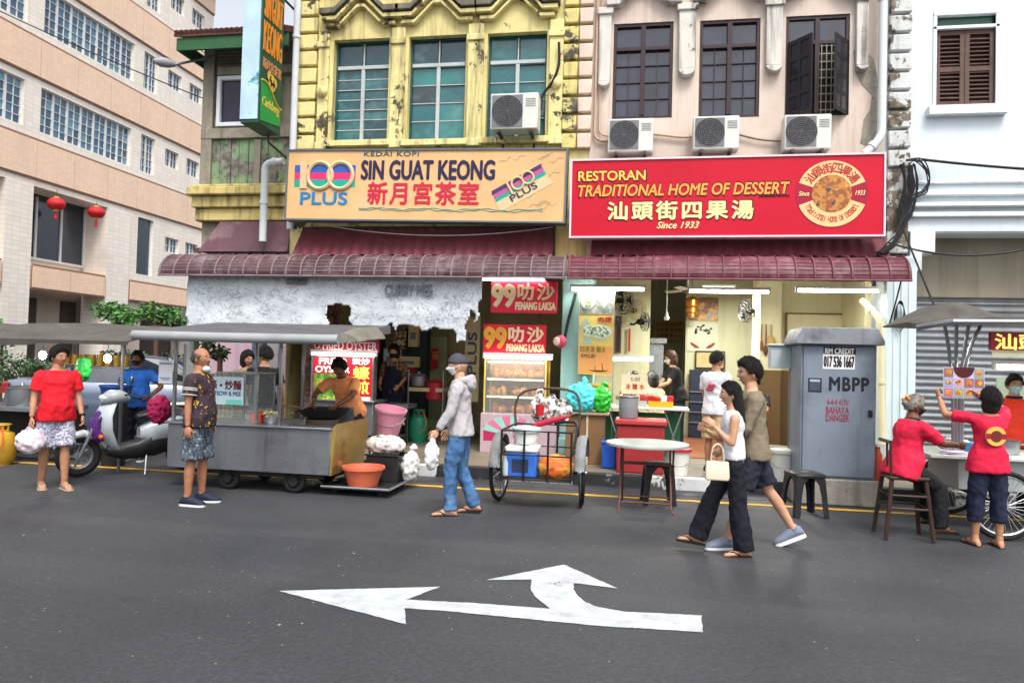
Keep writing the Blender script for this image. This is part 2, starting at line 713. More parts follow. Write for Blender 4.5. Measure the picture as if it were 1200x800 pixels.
# --- yellow shophouse
YX0, YX1 = fx(346), fx(690, 170)
RX1 = fx(1036, 170)
WX1 = 11.5
M_yw = mat('yellow_plaster', S('#d3c689'), 0.8, 0.1, 2.0, 0.35, streak=0.8, dirtcol=S('#40392a'), peel=0.38, peelcol=S('#8c8570'))
M_ywt = mat('yellow_trim', S('#d8cb8e'), 0.8, 0.12, 3.0, 0.35, streak=0.9, dirtcol=S('#24211a'), peel=0.44, peelcol=S('#5d5745'))
M_mould = mat('mouldy_stone', S('#6c675a'), 0.9, 0.3, 4.0, 0.5, streak=0.9, dirtcol=S('#1d1c1a'))
M_cream = mat('cream_plaster', S('#c9b9ad'), 0.85, 0.07, 1.5, 0.2, dirt=0.3, streak=0.5, dirtcol=S('#8d7b6d'))
M_creamt = mat('white_trim_stained', S('#c6c3bb'), 0.85, 0.1, 3, 0.3, streak=0.9, dirtcol=S('#2a2927'), peel=0.42, peelcol=S('#6d6a63'))
M_white = mat('white_plaster', S('#ccd5dc'), 0.85, 0.04, 1.2, 0.15, dirt=0.12, streak=0.25, dirtcol=S('#97a0a6'))
M_whitet = mat('white_trim', S('#d6dcdf'), 0.8, 0.05, 3, 0.2, streak=0.35, dirtcol=S('#8a8a84'))
M_greyq = mat('flaked_white_stone', S('#c3c6c4'), 0.9, 0.1, 3, 0.5, streak=0.5, dirtcol=S('#4a463d'), peel=0.5, peelcol=S('#7d7362'))
M_dark = mat('dark_interior', S('#2b2a27'), 0.9, 0.3, 2)
M_roof = mat('roof_tile', S('#5a3a33'), 0.85, 0.2, 3)


def upper_storey(root, x0, x1, m_wall, wins, zt=8.6, zb=3.0):
    mb = MB()
    wall_open(mb, fm, x0, x1, zb, zt, wins, 0.24)
    mb.box((x0, FY + 0.26, zt - 0.2), (x1, 20, zt))                 # unseen roof slab, added to keep sky light out
    mb.box((x0, 19.8, 0), (x1, 20, zt - 0.2))  # unseen back slab, closes the box against sky light
    mb.quad((x0, FY + 0.0, zb), (x0, FY + 0.3, zb), (x1, FY + 0.3, zb), (x1, FY, zb))
    mb.box((x0, FY + 0.3, 3.72), (x1, 19.8, 3.9))                  # storey floor
    return mb.build('upper_wall', m_wall, root, smooth=False)


def chevron(mb, xc, hw, z0, zp, y0, y1, t):
    """a pediment moulding of constant thickness rising to a point"""
    pts = [(xc - hw, z0), (xc - hw * 0.62, z0), (xc - hw * 0.1, zp), (xc + hw * 0.1, zp), (xc + hw * 0.62, z0), (xc + hw, z0)]
    mb.prism(pts + [(x, z + t) for x, z in pts[::-1]], y0, y1)


def quoins(mb, x0, x1, zs, h, y=0.09):
    for z in zs:
        mb.box((x0, FY - y, z), (x1, FY + 0.002, z + h))


yh = thing('yellow_shophouse', 'peeling yellow old shophouse with teal glazed upper windows', 'shophouse', (YX0, FY, 0))
ywin = [(fx(390), fx(455), fz(420, 164), fz(420, 46)), (fx(478), fx(545), fz(510, 163), fz(510, 42)), (fx(570), fx(640), fz(605, 160), fz(605, 38))]
upper_storey(yh, YX0, YX1, M_yw, ywin)
mb = MB()
mb.quad((YX0, FY, 0), (YX0, 20, 0), (YX0, 20, 8.6), (YX0, FY, 8.6))
mb.build('side_wall', M_yw, yh, smooth=False)
edges = [(fx(374), ywin[0][0] - 0.06), (ywin[0][1] + 0.05, ywin[1][0] - 0.05), (ywin[1][1] + 0.05, ywin[2][0] - 0.05), (ywin[2][1] + 0.05, fx(660))]
for k, (a, b) in enumerate(edges):
    mb = MB()
    mb.box((a, FY - 0.07, 5.0), (b, FY + 0.004, 6.98))
    mb.box((a - 0.02, FY - 0.10, 6.70), (b + 0.02, FY - 0.068, 6.8))
    mb.box((a - 0.012, FY - 0.09, 5.0), (b + 0.012, FY - 0.068, 5.12))
    if k in (0, 3):
        mb.ell(((a + b) / 2, FY - 0.08, 5.96), (0.1, 0.08, 0.1), 12, 8)
    mb.build('pilaster', M_ywt, yh, bevel=0.012)
mb = MB()
quoins(mb, fx(352), fx(372), [5.0 + 0.282 * i for i in range(13)], 0.235)
mb.box((fx(350), FY - 0.03, 3.2), (fx(374), FY + 0.002, 5.0))
mb.build('quoin', M_ywt, yh, bevel=0.02)
mb = MB()
quoins(mb, fx(660), fx(677), [4.92 + 0.282 * i for i in range(13)], 0.235)
mb.build('quoin', mat('yellow_black_stone', S('#cfc07c'), 0.9, 0.15, 4, 0.5, streak=0.6, dirtcol=S('#3a372c'), peel=0.47, peelcol=S('#6a675e')), yh, bevel=0.02)
mb = MB()
for (a, b, c, d) in ywin:
    xc, hw = (a + b) / 2, (b - a) / 2 + 0.17
    chevron(mb, xc, hw, 7.12, 7.46, FY - 0.16, FY + 0.003, 0.07)
    chevron(mb, xc, hw - 0.05, 7.02, 7.33, FY - 0.11, FY + 0.003, 0.06)
mb.build('pediment', M_ywt, yh, bevel=0.01)
mb = MB()
for (a, b, c, d) in ywin:
    chevron(mb, (a + b) / 2, (b - a) / 2 + 0.2, 7.215, 7.555, FY - 0.2, FY + 0.003, 0.1)
mb.box((fx(372), FY - 0.12, 7.75), (YX1, FY + 0.002, 8.05))
mb.build('cornice', M_mould, yh, bevel=0.01)
mb = MB()
for (a, b, c, d) in ywin:
    mb.box((a - 0.08, FY - 0.12, c - 0.13), (b + 0.08, FY + 0.1, c - 0.03))
mb.build('window_sill', M_ywt, yh, bevel=0.01)

TEAL = [mat('teal_glass_%d' % i, S(c), 0.12, 0.25, 2.5, 0.03, dirt=0.25, dirtcol=S('#8fb0b0'), spec=0.7)
        for i, c in enumerate(('#0f4a52', '#155a5e', '#1f6d6c', '#0b3a44', '#233238'))]
M_wf = mat('window_metal_white', S('#aab2b4'), 0.5, 0.1, 5)
M_tealf = mat('window_wood_teal', S('#20484c'), 0.5, 0.2, 5)
rnd = random.Random(3)


def teal_window(root, a, b, c, d, rows, lt):
    w = MB()
    t = 0.035
    y0, y1 = FY + 0.12, FY + 0.18
    w.box((a, y0, c), (a + t, y1, d), 1)
    w.box((b - t, y0, c), (b, y1, d), 1)
    w.box((a + t, y0, d - t), (b - t, y1, d), 1)
    w.box((a + t, y0, c), (b - t, y1, c + t), 1)
    zt = c + (d - c) * 0.74
    mx = (a + b) / 2
    w.box((a + t, y0 - 0.02, zt - 0.03), (b - t, y1 - 0.01, zt + 0.03), 0)
    w.box((mx - 0.03, y0 - 0.015, c + t), (mx + 0.03, y1 - 0.012, zt - 0.03), 0)
    w.box((mx - 0.012, y0 + 0.01, zt + 0.03), (mx + 0.012, y1 - 0.02, d - t), 0)
    p = MB()
    for s0, s1 in ((a + t, mx - 0.03), (mx + 0.03, b - t)):
        for r in range(rows):
            z0 = c + t + (zt - 0.03 - c - t) * r / rows
            z1 = c + t + (zt - 0.03 - c - t) * (r + 1) / rows
            if r:
                w.box((s0, y0 + 0.012, z0 - 0.008), (s1, y1 - 0.022, z0 + 0.008), 0)
            tl = rnd.uniform(-0.012, 0.012)
            p.quad((s0, y0 + 0.03, z0), (s1, y0 + 0.03, z0), (s1, y0 + 0.03 + tl, z1), (s0, y0 + 0.03 + tl, z1), rnd.choice(lt))
        p.quad((s0, y0 + 0.032, zt + 0.03), (s1, y0 + 0.032, zt + 0.03), (s1, y0 + 0.032, d - t), (s0, y0 + 0.032, d - t), rnd.choice((1, 3)))
    f = w.build('window', [M_wf, M_tealf], root, bevel=0.004)
    p.build('panes', TEAL, f, smooth=False)


teal_window(yh, *ywin[0], 7, (0, 3, 3, 0, 1))
teal_window(yh, *ywin[1], 4, (1, 2, 2, 1, 4))
teal_window(yh, *ywin[2], 4, (0, 1, 1))

# ground-storey pillars of the five-foot way
M_turq = mat('turquoise_paint', S('#88b0ac'), 0.75, 0.12, 3, 0.3, streak=0.6, dirtcol=S('#3f5654'), peel=0.34, peelcol=S('#b5b09e'))
M_pinkp = mat('flaked_pink_pillar', S('#8d6b64'), 0.85, 0.15, 3, 0.5, streak=0.5, dirtcol=S('#4a332d'), peel=0.5, peelcol=S('#6d5747'))
mb = MB()
mb.box((fx(656, 480), FY - 0.05, PZ), (fx(694, 480), FY + 0.45, 3.0))
mb.box((fx(656, 480) - 0.03, FY - 0.08, PZ), (fx(694, 480) + 0.03, FY + 0.48, 0.42))
mb.build('pillar', M_turq, yh, bevel=0.015)
mb = MB()
mb.box((fx(352, 460), FY - 0.02, 0), (fx(384, 460), FY + 0.45, 3.0))
mb.build('pillar', M_pinkp, yh, bevel=0.02)
mb = MB()
mb.quad((fx(385, 460), 14.2, 0), (YX1, 14.2, 0), (YX1, 14.2, 3.72), (fx(385, 460), 14.2, 3.72))
mb.quad((YX1 - 0.01, FY + 0.46, 0), (YX1 - 0.01, 19.8, 0), (YX1 - 0.01, 19.8, 3.72), (YX1 - 0.01, FY + 0.46, 3.72))
mb.build('shop_wall', mat('grimy_cream_wall', S('#8f8a6a'), 0.85, 0.2, 1.5, 0.2, dirt=0.6, streak=0.5), yh, smooth=False)
# tiled lean-to strip between the sign and the awning
M_maroon = mat('maroon_tile', S('#5f2530'), 0.6, 0.2, 3, 0.25, dirt=0.4, dirtcol=S('#2b1519'))

# --- cream shophouse
ch = thing('cream_shophouse', 'cream pink plastered shophouse with dark brown windows and white mouldings', 'shophouse', (YX1, FY, 0))
rwin = [(fx(718), fx(788), fz(752, 139), fz(752, 27)), (fx(819), fx(890), fz(854, 138), fz(854, 23)), (fx(920), fx(995), fz(957, 136), fz(957, 18))]
upper_storey(ch, YX1 + 0.004, RX1, M_cream, rwin)
mb = MB()
quoins(mb, fx(678), fx(694), [4.92 + 0.282 * i for i in range(13)], 0.235)
mb.build('quoin', mat('cream_stone', S('#d3bdae'), 0.9, 0.1, 4, 0.4, streak=0.4, dirtcol=S('#6e6055'), peel=0.3, peelcol=S('#8d857b')), ch, bevel=0.02)
mb = MB()
hang = [(fx(701), fx(715), 5.95), (fx(794), fx(814), 6.1), (fx(896), fx(915), 6.1), (fx(1001), fx(1015), 6.05)]
for a, b, z in hang:
    mb.box((a, FY - 0.09, z), (b, FY + 0.003, 7.12))
    mb.box((a - 0.03, FY - 0.12, 7.0), (b + 0.03, FY - 0.088, 7.1))
    c, r = (a + b) / 2, (b - a) / 2
    mb.prism([(c + r * math.cos(PI + PI * k / 8), z - 0.012 + r * 0.8 * math.sin(PI + PI * k / 8)) for k in range(9)], FY - 0.13, FY + 0.003)
for (a, b, c, d) in rwin:
    xc, hw = (a + b) / 2, (b - a) / 2 + 0.12
    chevron(mb, xc, hw, 7.12, 7.42, FY - 0.15, FY + 0.003, 0.12)
    chevron(mb, xc, hw, 7.26, 7.56, FY - 0.19, FY + 0.003, 0.06)
mb.build('moulding', M_creamt, ch, bevel=0.012)
mb = MB()
mb.box((YX1 + 0.1, FY - 0.1, 7.75), (RX1, FY + 0.002, 8.05))
mb.build('cornice', M_mould, ch, bevel=0.01)
M_brown = mat('dark_brown_frame', S('#35252a'), 0.45, 0.15, 5)
M_dglass = mat('dark_blue_glass', S('#232838'), 0.07, 0.6, 1.6, 0.04, dirt=0.4, dirtcol=S('#4d5566'), spec=0.7)  # tone noise paints uneven sky reflections into the glass


def brown_window(root, a, b, c, d, open_shutters=False):
    w = MB()
    t = 0.05
    y0, y1 = FY + 0.02, FY + 0.1
    mx = (a + b) / 2
    zt = c + (d - c) * 0.735
    w.box((a, y0, c), (a + t, y1, d))
    w.box((b - t, y0, c), (b, y1, d))
    w.box((a + t, y0, d - t), (b - t, y1, d))
    w.box((a + t, y0, c), (b - t, y1, c + t))
    w.box((a + t, y0 - 0.01, zt - 0.03), (b - t, y1 - 0.006, zt + 0.03))
    w.box((mx - 0.035, y0 - 0.014, c + t), (mx + 0.035, y1 - 0.008, d - t))
    f = w.build('window', M_brown, root, bevel=0.005)
    p = MB()
    p.quad((a + t, y0 + 0.05, c + t), (b - t, y0 + 0.05, c + t), (b - t, y0 + 0.055, d - t), (a + t, y0 + 0.055, d - t), 0)
    p.build('panes', M_dark if open_shutters else M_dglass, f, smooth=False)  # open window: a dark sheet paints the unlit room behind
    g = MB()
    for s0, s1 in ((a + t, mx - 0.035), (mx + 0.035, b - t)):
        q = (s0 + s1) / 2
        g.box((q - 0.006, y0 + 0.02, c + t), (q + 0.006, y0 + 0.04, zt - 0.03))
        for k in (1, 2, 3):
            z = c + t + (zt - c - t) * k / 4
            g.box((s0, y0 + 0.021, z - 0.006), (s1, y0 + 0.041, z + 0.006))
    g.build('glazing_bars', M_brown, f, smooth=False)
    if open_shutters:
        up = MB()
        up.quad((a + t, y0 + 0.03, zt + 0.03), (b - t, y0 + 0.03, zt + 0.03), (b - t, y0 + 0.035, d - t), (a + t, y0 + 0.035, d - t))
        up.build('transom_panes', M_dglass, f, smooth=False)
        ib = MB()
        for k in range(9):
            z = c + 0.1 + k * (zt - c - 0.15) / 8
            ib.box((mx, y0 + 0.01, z - 0.008), (mx + 0.26, y0 + 0.02, z + 0.008))
        for k in range(3):
            ib.box((mx + 0.06 + 0.07 * k, y0 + 0.0, c + t), (mx + 0.072 + 0.07 * k, y0 + 0.012, zt))
        ib.build('iron_bars', mat('pale_iron', S('#8f8a7c'), 0.6, 0.2), f, smooth=False)
        for s, hx in ((1, a + 0.03), (-1, b - 0.03)):
            sh = MB()
            wd, ang = (b - a) / 2 - 0.02, R(52)
            ux, uy = math.cos(ang) * s, -math.sin(ang)

            def q(u, z, e=0.0):
                return (hx + ux * u - uy * s * e * s, y0 - 0.02 + uy * u + ux * s * e, z)
            for u0_, u1_ in ((0, 0.05), (wd - 0.05, wd), (wd / 2 - 0.02, wd / 2 + 0.02)):
                sh.add([q(u0_, c), q(u1_, c), q(u1_, c, 0.03), q(u0_, c, 0.03), q(u0_, zt), q(u1_, zt), q(u1_, zt, 0.03), q(u0_, zt, 0.03)],
                       [(0, 3, 2, 1), (4, 5, 6, 7), (0, 1, 5, 4), (1, 2, 6, 5), (2, 3, 7, 6), (3, 0, 4, 7)])
            for k in range(5):
                z = c + k * (zt - c - 0.06) / 4
                sh.add([q(0.05, z, .002), q(wd - 0.05, z, .002), q(wd - 0.05, z, 0.028), q(0.05, z, 0.028), q(0.05, z + .06, .002), q(wd - 0.05, z + .06, .002), q(wd - 0.05, z + .06, 0.028), q(0.05, z + .06, 0.028)],
                       [(0, 3, 2, 1), (4, 5, 6, 7), (0, 1, 5, 4), (1, 2, 6, 5), (2, 3, 7, 6), (3, 0, 4, 7)])
            so_ = sh.build('shutter', mat('black_shutter', S('#1d1b1f'), 0.5, 0.2), f, smooth=False)
            gl = MB()
            gl.quad(q(0.05, c + .06, .015), q(wd - 0.05, c + .06, .015), q(wd - 0.05, zt - .02, .015), q(0.05, zt - .02, .015))
            gl.build('panes', mat('sooty_glass', S('#22242c'), 0.15, 0.4, 6), so_, smooth=False)


brown_window(ch, *rwin[0])
brown_window(ch, *rwin[1])
brown_window(ch, *rwin[2], True)
# grey scar where render has fallen off
mb = MB()
sc = [(1000, 60), (1012, 58), (1024, 70), (1030, 100), (1031, 165), (1018, 172), (1008, 168), (1012, 140), (1020, 128), (1022, 112), (1010, 100), (1002, 84)]
mb.prism([(P(x, y, FY).x, P(x, y, FY).z) for x, y in sc], FY - 0.006, FY + 0.002)
mb.build('bare_render', mat('bare_render', S('#8d887c'), 0.95, 0.25, 6, 0.6, dirt=0.7, dirtcol=S('#4c4a42')), ch, smooth=False)

# dessert shop: ground-storey room
M_cwall = mat('shop_cream_wall', S('#cfcaa4'), 0.7, 0.06, 1.2, 0.08, streak=0.25, dirtcol=S('#837c58'))
M_greenw = mat('shop_pale_green_wall', S('#c0c2a2'), 0.7, 0.08, 1.2, 0.08, streak=0.3, dirtcol=S('#77785f'))
mb = MB()
x_l = fx(722, 400)
mb.box((YX1, 14.6, PZ), (x_l + 0.55, 14.75, 3.72))                # wall behind the menu banner
mb.box((x_l + 0.45, 14.75, PZ), (x_l + 0.55, 18.3, 3.72))
pp = P(803, 420, 15.4).x
mb.box((pp, 15.4, PZ), (RX1 - 0.01, 15.52, 3.72))                 # partition with posters
mb.box((x_l, 18.3, PZ), (RX1, 18.4, 3.72))
mb.build('inner_wall', M_greenw, ch, smooth=False)
mb = MB()
cx0, cx1 = P(890, 420, 13.0).x, P(915, 420, 13.0).x
mb.box((cx0, 13.0, 1.55), (cx1, 13.9, 3.72))
mb.box((cx1 - 0.05, 13.3, 1.55), (RX1 - 0.02, 13.42, 3.72))
mb.box((RX1 - 0.1, FY + 0.46, PZ), (RX1 - 0.005, 15.4, 3.72))
mb.box((cx0 - 0.5, 12.4, 3.45), (RX1 - 0.1, 12.6, 3.72))
mb.build('inner_pier', M_cwall, ch, smooth=False, bevel=0.004)
mb = MB()
mb.box((cx0 - 0.004, 12.996, PZ), (cx1 + 0.004, 13.904, 1.548))
mb.box((cx1 + 0.006, 13.296, PZ), (RX1 - 0.104, 13.424, 1.548))
mb.build('dado', mat('brown_dado', S('#6e5636'), 0.5, 0.15, 2), ch, smooth=False)
mb = MB()
mb.box((YX1 + 0.3, FY + 0.25, 3.0), (RX1 - 0.15, FY + 0.45, 3.72))
mb.build('beam', M_cwall, ch, bevel=0.01)
mb = MB()
mb.box((fx(1036, 460), FY - 0.06, PZ), (fx(1071, 460), FY + 0.45, 3.25))
for k in (0.25, 0.5, 0.75):
    xx = fx(1036, 460) + (fx(1071, 460) - fx(1036, 460)) * k
    mb.box((xx - 0.012, FY - 0.075, 0.5), (xx + 0.012, FY - 0.058, 3.0))
mb.build('pillar', mat('pale_blue_white_paint', S('#c4d4da'), 0.75, 0.05, 3, 0.2, streak=0.35, dirtcol=S('#7d8584')), ch, bevel=0.012)

# --- white shophouse
wh = thing('white_shophouse', 'white painted shophouse with brown louvred shutters above a roller shutter', 'shophouse', (RX1, FY, 0))
wwin = [(fx(1097), fx(1166), fz(1130, 125), fz(1130, 34))]
mb = MB()
wall_open(mb, fm, RX1 + 0.004, WX1, 3.62, 9.0, [(wwin[0][0], wwin[0][1], wwin[0][2], wwin[0][3] + 0.22)], 0.22)
mb.box((RX1 + 0.004, FY + 0.25, 8.8), (WX1, 20, 9.0))
mb.box((RX1 + 0.02, FY + 0.02, 3.6), (WX1, 20, 3.72))
mb.box((WX1 - 0.1, FY + 0.02, 0), (WX1, 20, 8.8))
mb.build('upper_wall', M_white, wh, smooth=False)
mb = MB()
quoins(mb, fx(1040), fx(1066), [4.55 + 0.282 * i for i in range(14)], 0.24)
mb.box((fx(1040), FY - 0.04, 3.3), (fx(1066), FY + 0.002, 4.53))
mb.build('quoin', M_greyq, wh, bevel=0.02)
mb = MB()
xa = fx(1068)
for z, h, d in ((4.30, 0.04, 0.05), (4.12, 0.08, 0.09), (3.96, 0.06, 0.11), (3.82, 0.07, 0.07)):
    mb.box((xa + 0.02 * d * 10, FY - d, z), (WX1, FY + 0.002, z + h))
mb.box((xa, FY - 0.05, 3.05), (xa + 0.16, FY + 0.3, 3.62))
mb.box((xa + 0.16, FY - 0.03, 3.3), (xa + 0.34, FY + 0.3, 3.615))
mb.build('cornice', M_whitet, wh, bevel=0.012)
mb = MB()
mb.box((xa + 0.16, FY + 0.5, 2.72), (WX1 - 0.12, FY + 0.6, 3.6))
mb.build('fascia_panel', mat('drab_grey_board', S('#8b8475'), 0.8, 0.1, 1.5, 0.1, streak=0.35), wh, smooth=False)
mb = MB()
n = 26
prof = []
for k in range(n * 6):
    z = PZ + (2.74 - PZ) * k / (n * 6 - 1)
    prof.append((0.02 * math.sin(2 * PI * k / 6), z))
x0_, x1_ = xa + 0.16, WX1 - 0.12
vs = [(x0_, FY + 0.56 + d, z) for d, z in prof] + [(x1_, FY + 0.56 + d, z) for d, z in prof]
N = len(prof)
mb.add(vs, [(i, N + i, N + i + 1, i + 1) for i in range(N - 1)])
mb.build('roller_shutter', mat('grey_roller_shutter', S('#8b8f94'), 0.45, 0.12, 1.3, 0.1, metal=0.4, streak=0.4, dirtcol=S('#4a4743')), wh)
mb = MB()
a, b, c, d = wwin[0]
mb.box((a - 0.05, FY - 0.02, d + 0.0), (b + 0.05, FY + 0.1, d + 0.05))
mb.box((a - 0.05, FY - 0.02, d + 0.2), (b + 0.05, FY + 0.1, d + 0.27))
mb.box((a - 0.05, FY - 0.02, c), (a, FY + 0.1, d + 0.2))
mb.box((b, FY - 0.02, c), (b + 0.05, FY + 0.1, d + 0.2))
mb.box((a - 0.13, FY - 0.12, c - 0.14), (b + 0.13, FY + 0.1, c - 0.005))
wf = mb.build('window', M_whitet, wh, bevel=0.008)
mb = MB()
mb.quad((a, FY + 0.06, d + 0.05), (b, FY + 0.06, d + 0.05), (b, FY + 0.06, d + 0.2), (a, FY + 0.06, d + 0.2))
mb.build('panes', mat('green_pane', S('#1d4a3c'), 0.2, 0.2), wf, smooth=False)
M_louv = mat('brown_louvre', S('#5d4740'), 0.7, 0.2, 5, 0.2, streak=0.3)
for u0_, u1_ in ((a, (a + b) / 2 - 0.004), ((a + b) / 2 + 0.004, b)):
    mb = MB()
    mb.box((u0_, FY + 0.03, c), (u0_ + 0.06, FY + 0.08, d))
    mb.box((u1_ - 0.06, FY + 0.03, c), (u1_, FY + 0.08, d))
    for z0 in (c, (c + d) / 2 - 0.04, d - 0.07):
        mb.box((u0_ + 0.06, FY + 0.032, z0), (u1_ - 0.06, FY + 0.078, z0 + 0.07))
    for k in range(16):
        z = c + 0.09 + k * (d - c - 0.16) / 16
        if abs(z - (c + d) / 2) < 0.05:
            continue
        mb.obox(((u0_ + u1_) / 2, FY + 0.055, z), (u1_ - u0_ - 0.12, 0.05, 0.012), Euler((R(38), 0, 0)))
    mb.quad((u0_, FY + 0.1, c), (u1_, FY + 0.1, c), (u1_, FY + 0.1, d), (u0_, FY + 0.1, d))
    mb.build('shutter', M_louv, wf, smooth=False)

# --- timber annex beside the yellow house
an = thing('timber_annex', 'weathered grey green timber annex with a small tiled eave on the corner', 'house', (-6.7, 11.6, 0))
AY = 11.7
M_plank = mat('flaked_green_plank', S('#7f9a72'), 0.85, 0.18, 5, 0.4, streak=0.9, dirtcol=S('#4c4b44'), peel=0.52, peelcol=S('#8a867c'))
M_oldw = mat('old_grey_timber', S('#8d8678'), 0.9, 0.2, 6, 0.4, streak=0.7, dirtcol=S('#4a463f'))
mb = MB()
mb.box((-7.62, AY + 0.1, 3.3), (YX0 - 0.01, 19, 7.0))
mb.build('core_wall', M_oldw, an, smooth=False)
mb = MB()
x = -7.6
k = 0
while x < YX0 - 0.12:
    wd = 0.15 + 0.03 * ((k * 7) % 3)
    mb.box((x, AY + 0.02 + 0.006 * (k % 2), 4.5), (min(x + wd - 0.012, YX0 - 0.02), AY + 0.098, 5.3))
    x += wd
    k += 1
mb.build('plank_panel', M_plank, an, smooth=False)
mb = MB()
mb.box((-7.62, AY - 0.04, 5.3), (YX0 - 0.02, AY + 0.1, 5.48))
mb.box((-7.62, AY - 0.03, 4.5), (-7.42, AY + 0.018, 6.9))
mb.box((-6.62, AY - 0.02, 4.5), (-6.5, AY + 0.016, 5.28))
mb.box((-7.36, AY - 0.02, 6.42), (YX0 - 0.02, AY + 0.09, 6.56))
mb.build('timber_post', M_oldw, an, bevel=0.008)
wa, wb, wc, wd_ = -7.36, -6.2, 5.52, 6.4
mb = MB()
mb.box((wa, AY - 0.02, wc), (wa + 0.07, AY + 0.06, wd_))
mb.box((wb - 0.07, AY - 0.02, wc), (wb, AY + 0.06, wd_))
mb.box((wa + 0.07, AY - 0.02, wd_ - 0.07), (wb - 0.07, AY + 0.06, wd_))
mb.box((wa + 0.07, AY - 0.02, wc), (wb - 0.07, AY + 0.06, wc + 0.07))
wf = mb.build('window', M_whitet, an, bevel=0.006)
mb = MB()
mb.quad((wa, AY + 0.04, wc), (wb, AY + 0.04, wc), (wb, AY + 0.04, wd_), (wa, AY + 0.04, wd_))
mb.build('panes', mat('violet_dark_glass', S('#2f2a3a'), 0.12, 0.2), wf, smooth=False)
mb = MB()
for k in range(6):
    mb.obox((-6.9, AY + 0.02, 6.6 + 0.06 * k), (0.95, 0.06, 0.012), Euler((R(35), 0, 0)))
mb.build('louvre', M_oldw, an, smooth=False)
mb = MB()
mb.add([(-7.85, AY - 0.55, 6.88), (YX0, AY - 0.55, 6.88), (YX0, AY + 2.2, 7.9), (-7.85, AY + 2.2, 7.9), (-7.85, AY - 0.55, 6.94), (YX0, AY - 0.55, 6.94), (YX0, AY + 2.2, 7.96), (-7.85, AY + 2.2, 7.96)],
       [(0, 3, 2, 1), (4, 5, 6, 7), (0, 1, 5, 4), (1, 2, 6, 5), (2, 3, 7, 6), (3, 0, 4, 7)])
for k in range(22):
    x = -7.8 + k * 0.092
    mb.cyl((x, AY - 0.57, 6.95), (x, AY + 2.2, 7.98), 0.035, n=8)
rf = mb.build('roof', M_roof, an)
mb = MB()
mb.box((-7.82, AY - 0.52, 6.66), (YX0, AY - 0.47, 6.87))
mb.box((-7.82, AY - 0.46, 6.66), (-7.77, AY + 1.5, 6.87))
mb.build('fascia_board', mat('dark_green_board', S('#2f5a38'), 0.7, 0.2, 4, 0.2, peel=0.25, peelcol=S('#6a6a58')), rf, bevel=0.005)
mb = MB()
for z0, z1, d in ((4.28, 4.42, 0.2), (4.08, 4.28, 0.1), (3.86, 4.08, 0.03), (4.42, 4.48, 0.12)):
    mb.box((-7.64 - d * 0.4, AY - 0.05 - d, z0 + 0.002), (YX0 + 0.02, AY + 0.1, z1 - 0.002))
mb.build('ledge', mat('yellow_ledge', S('#c4b274'), 0.85, 0.15, 3, 0.5, dirt=0.85, streak=0.95, dirtcol=S('#3b331e'), peel=0.36, peelcol=S('#6a6047')), an, bevel=0.02)
mb = MB()
mb.add([(-7.42, AY - 0.3, 3.3), (YX0, AY - 0.3, 3.3), (YX0, AY + 0.09, 3.3), (-7.42, AY + 0.09, 3.3), (-7.15, AY - 0.1, 3.84), (YX0, AY - 0.1, 3.84), (YX0, AY + 0.09, 3.84), (-7.15, AY + 0.09, 3.84)],
       [(0, 3, 2, 1), (4, 5, 6, 7), (0, 1, 5, 4), (1, 2, 6, 5), (2, 3, 7, 6), (3, 0, 4, 7)])
mb.build('sheet_cladding', mat('faded_maroon_sheet', S('#5d4048'), 0.7, 0.2, 2.5, 0.3, dirt=0.6, dirtcol=S('#8a7a7c')), an, smooth=False)
mb = MB()
mb.box((-7.25, 10.9, 0), (-7.1, 11.05, 3.2))
mb.build('post', mat('grey_pole_paint', S('#8f9492'), 0.6, 0.1), an, bevel=0.01)

# --- office building across the side street
K_ = 1.393
LX = -14.0 * K_


def lz(z):
    return 1.6 + (z - 1.6) * K_


def lm(u, v, d):
    return (LX - d, u, v)


def tiles(name, col, mortar, bw, bh, rough=0.35):
    mt, t, bs = _nodes(name)
    tc = _n(t, 'ShaderNodeTexCoord')
    sp = _n(t, 'ShaderNodeSeparateXYZ')
    t.links.new(tc.outputs['Object'], sp.inputs[0])
    cb = _n(t, 'ShaderNodeCombineXYZ')
    t.links.new(_math(t, 'ADD', sp.outputs['Y'], sp.outputs['X']), cb.inputs['X'])
    t.links.new(sp.outputs['Z'], cb.inputs['Y'])
    b = _n(t, 'ShaderNodeTexBrick')
    b.offset = 0.0
    b.inputs['Scale'].default_value = 1.0
    b.inputs['Brick Width'].default_value = bw
    b.inputs['Row Height'].default_value = bh
    b.inputs['Mortar Size'].default_value = 0.011
    b.inputs['Color1'].default_value = (*col, 1)
    b.inputs['Color2'].default_value = (*[c * 0.9 for c in col], 1)
    b.inputs['Mortar'].default_value = (*mortar, 1)
    t.links.new(cb.outputs[0], b.inputs['Vector'])
    g = _noise(t, _coord(t, (1, 1, 0.3)), 0.9, 5.0)
    c = _mix(t, _math(t, 'MULTIPLY', _ramp(t, g, 0.45, 0.75), 0.25), b.outputs['Color'], tuple(x * 0.6 for x in col))
    t.links.new(c, bs.inputs['Base Color'])
    bs.inputs['Roughness'].default_value = rough
    _bump(t, bs, b.outputs['Fac'], -0.2, 0.01)
    return mt


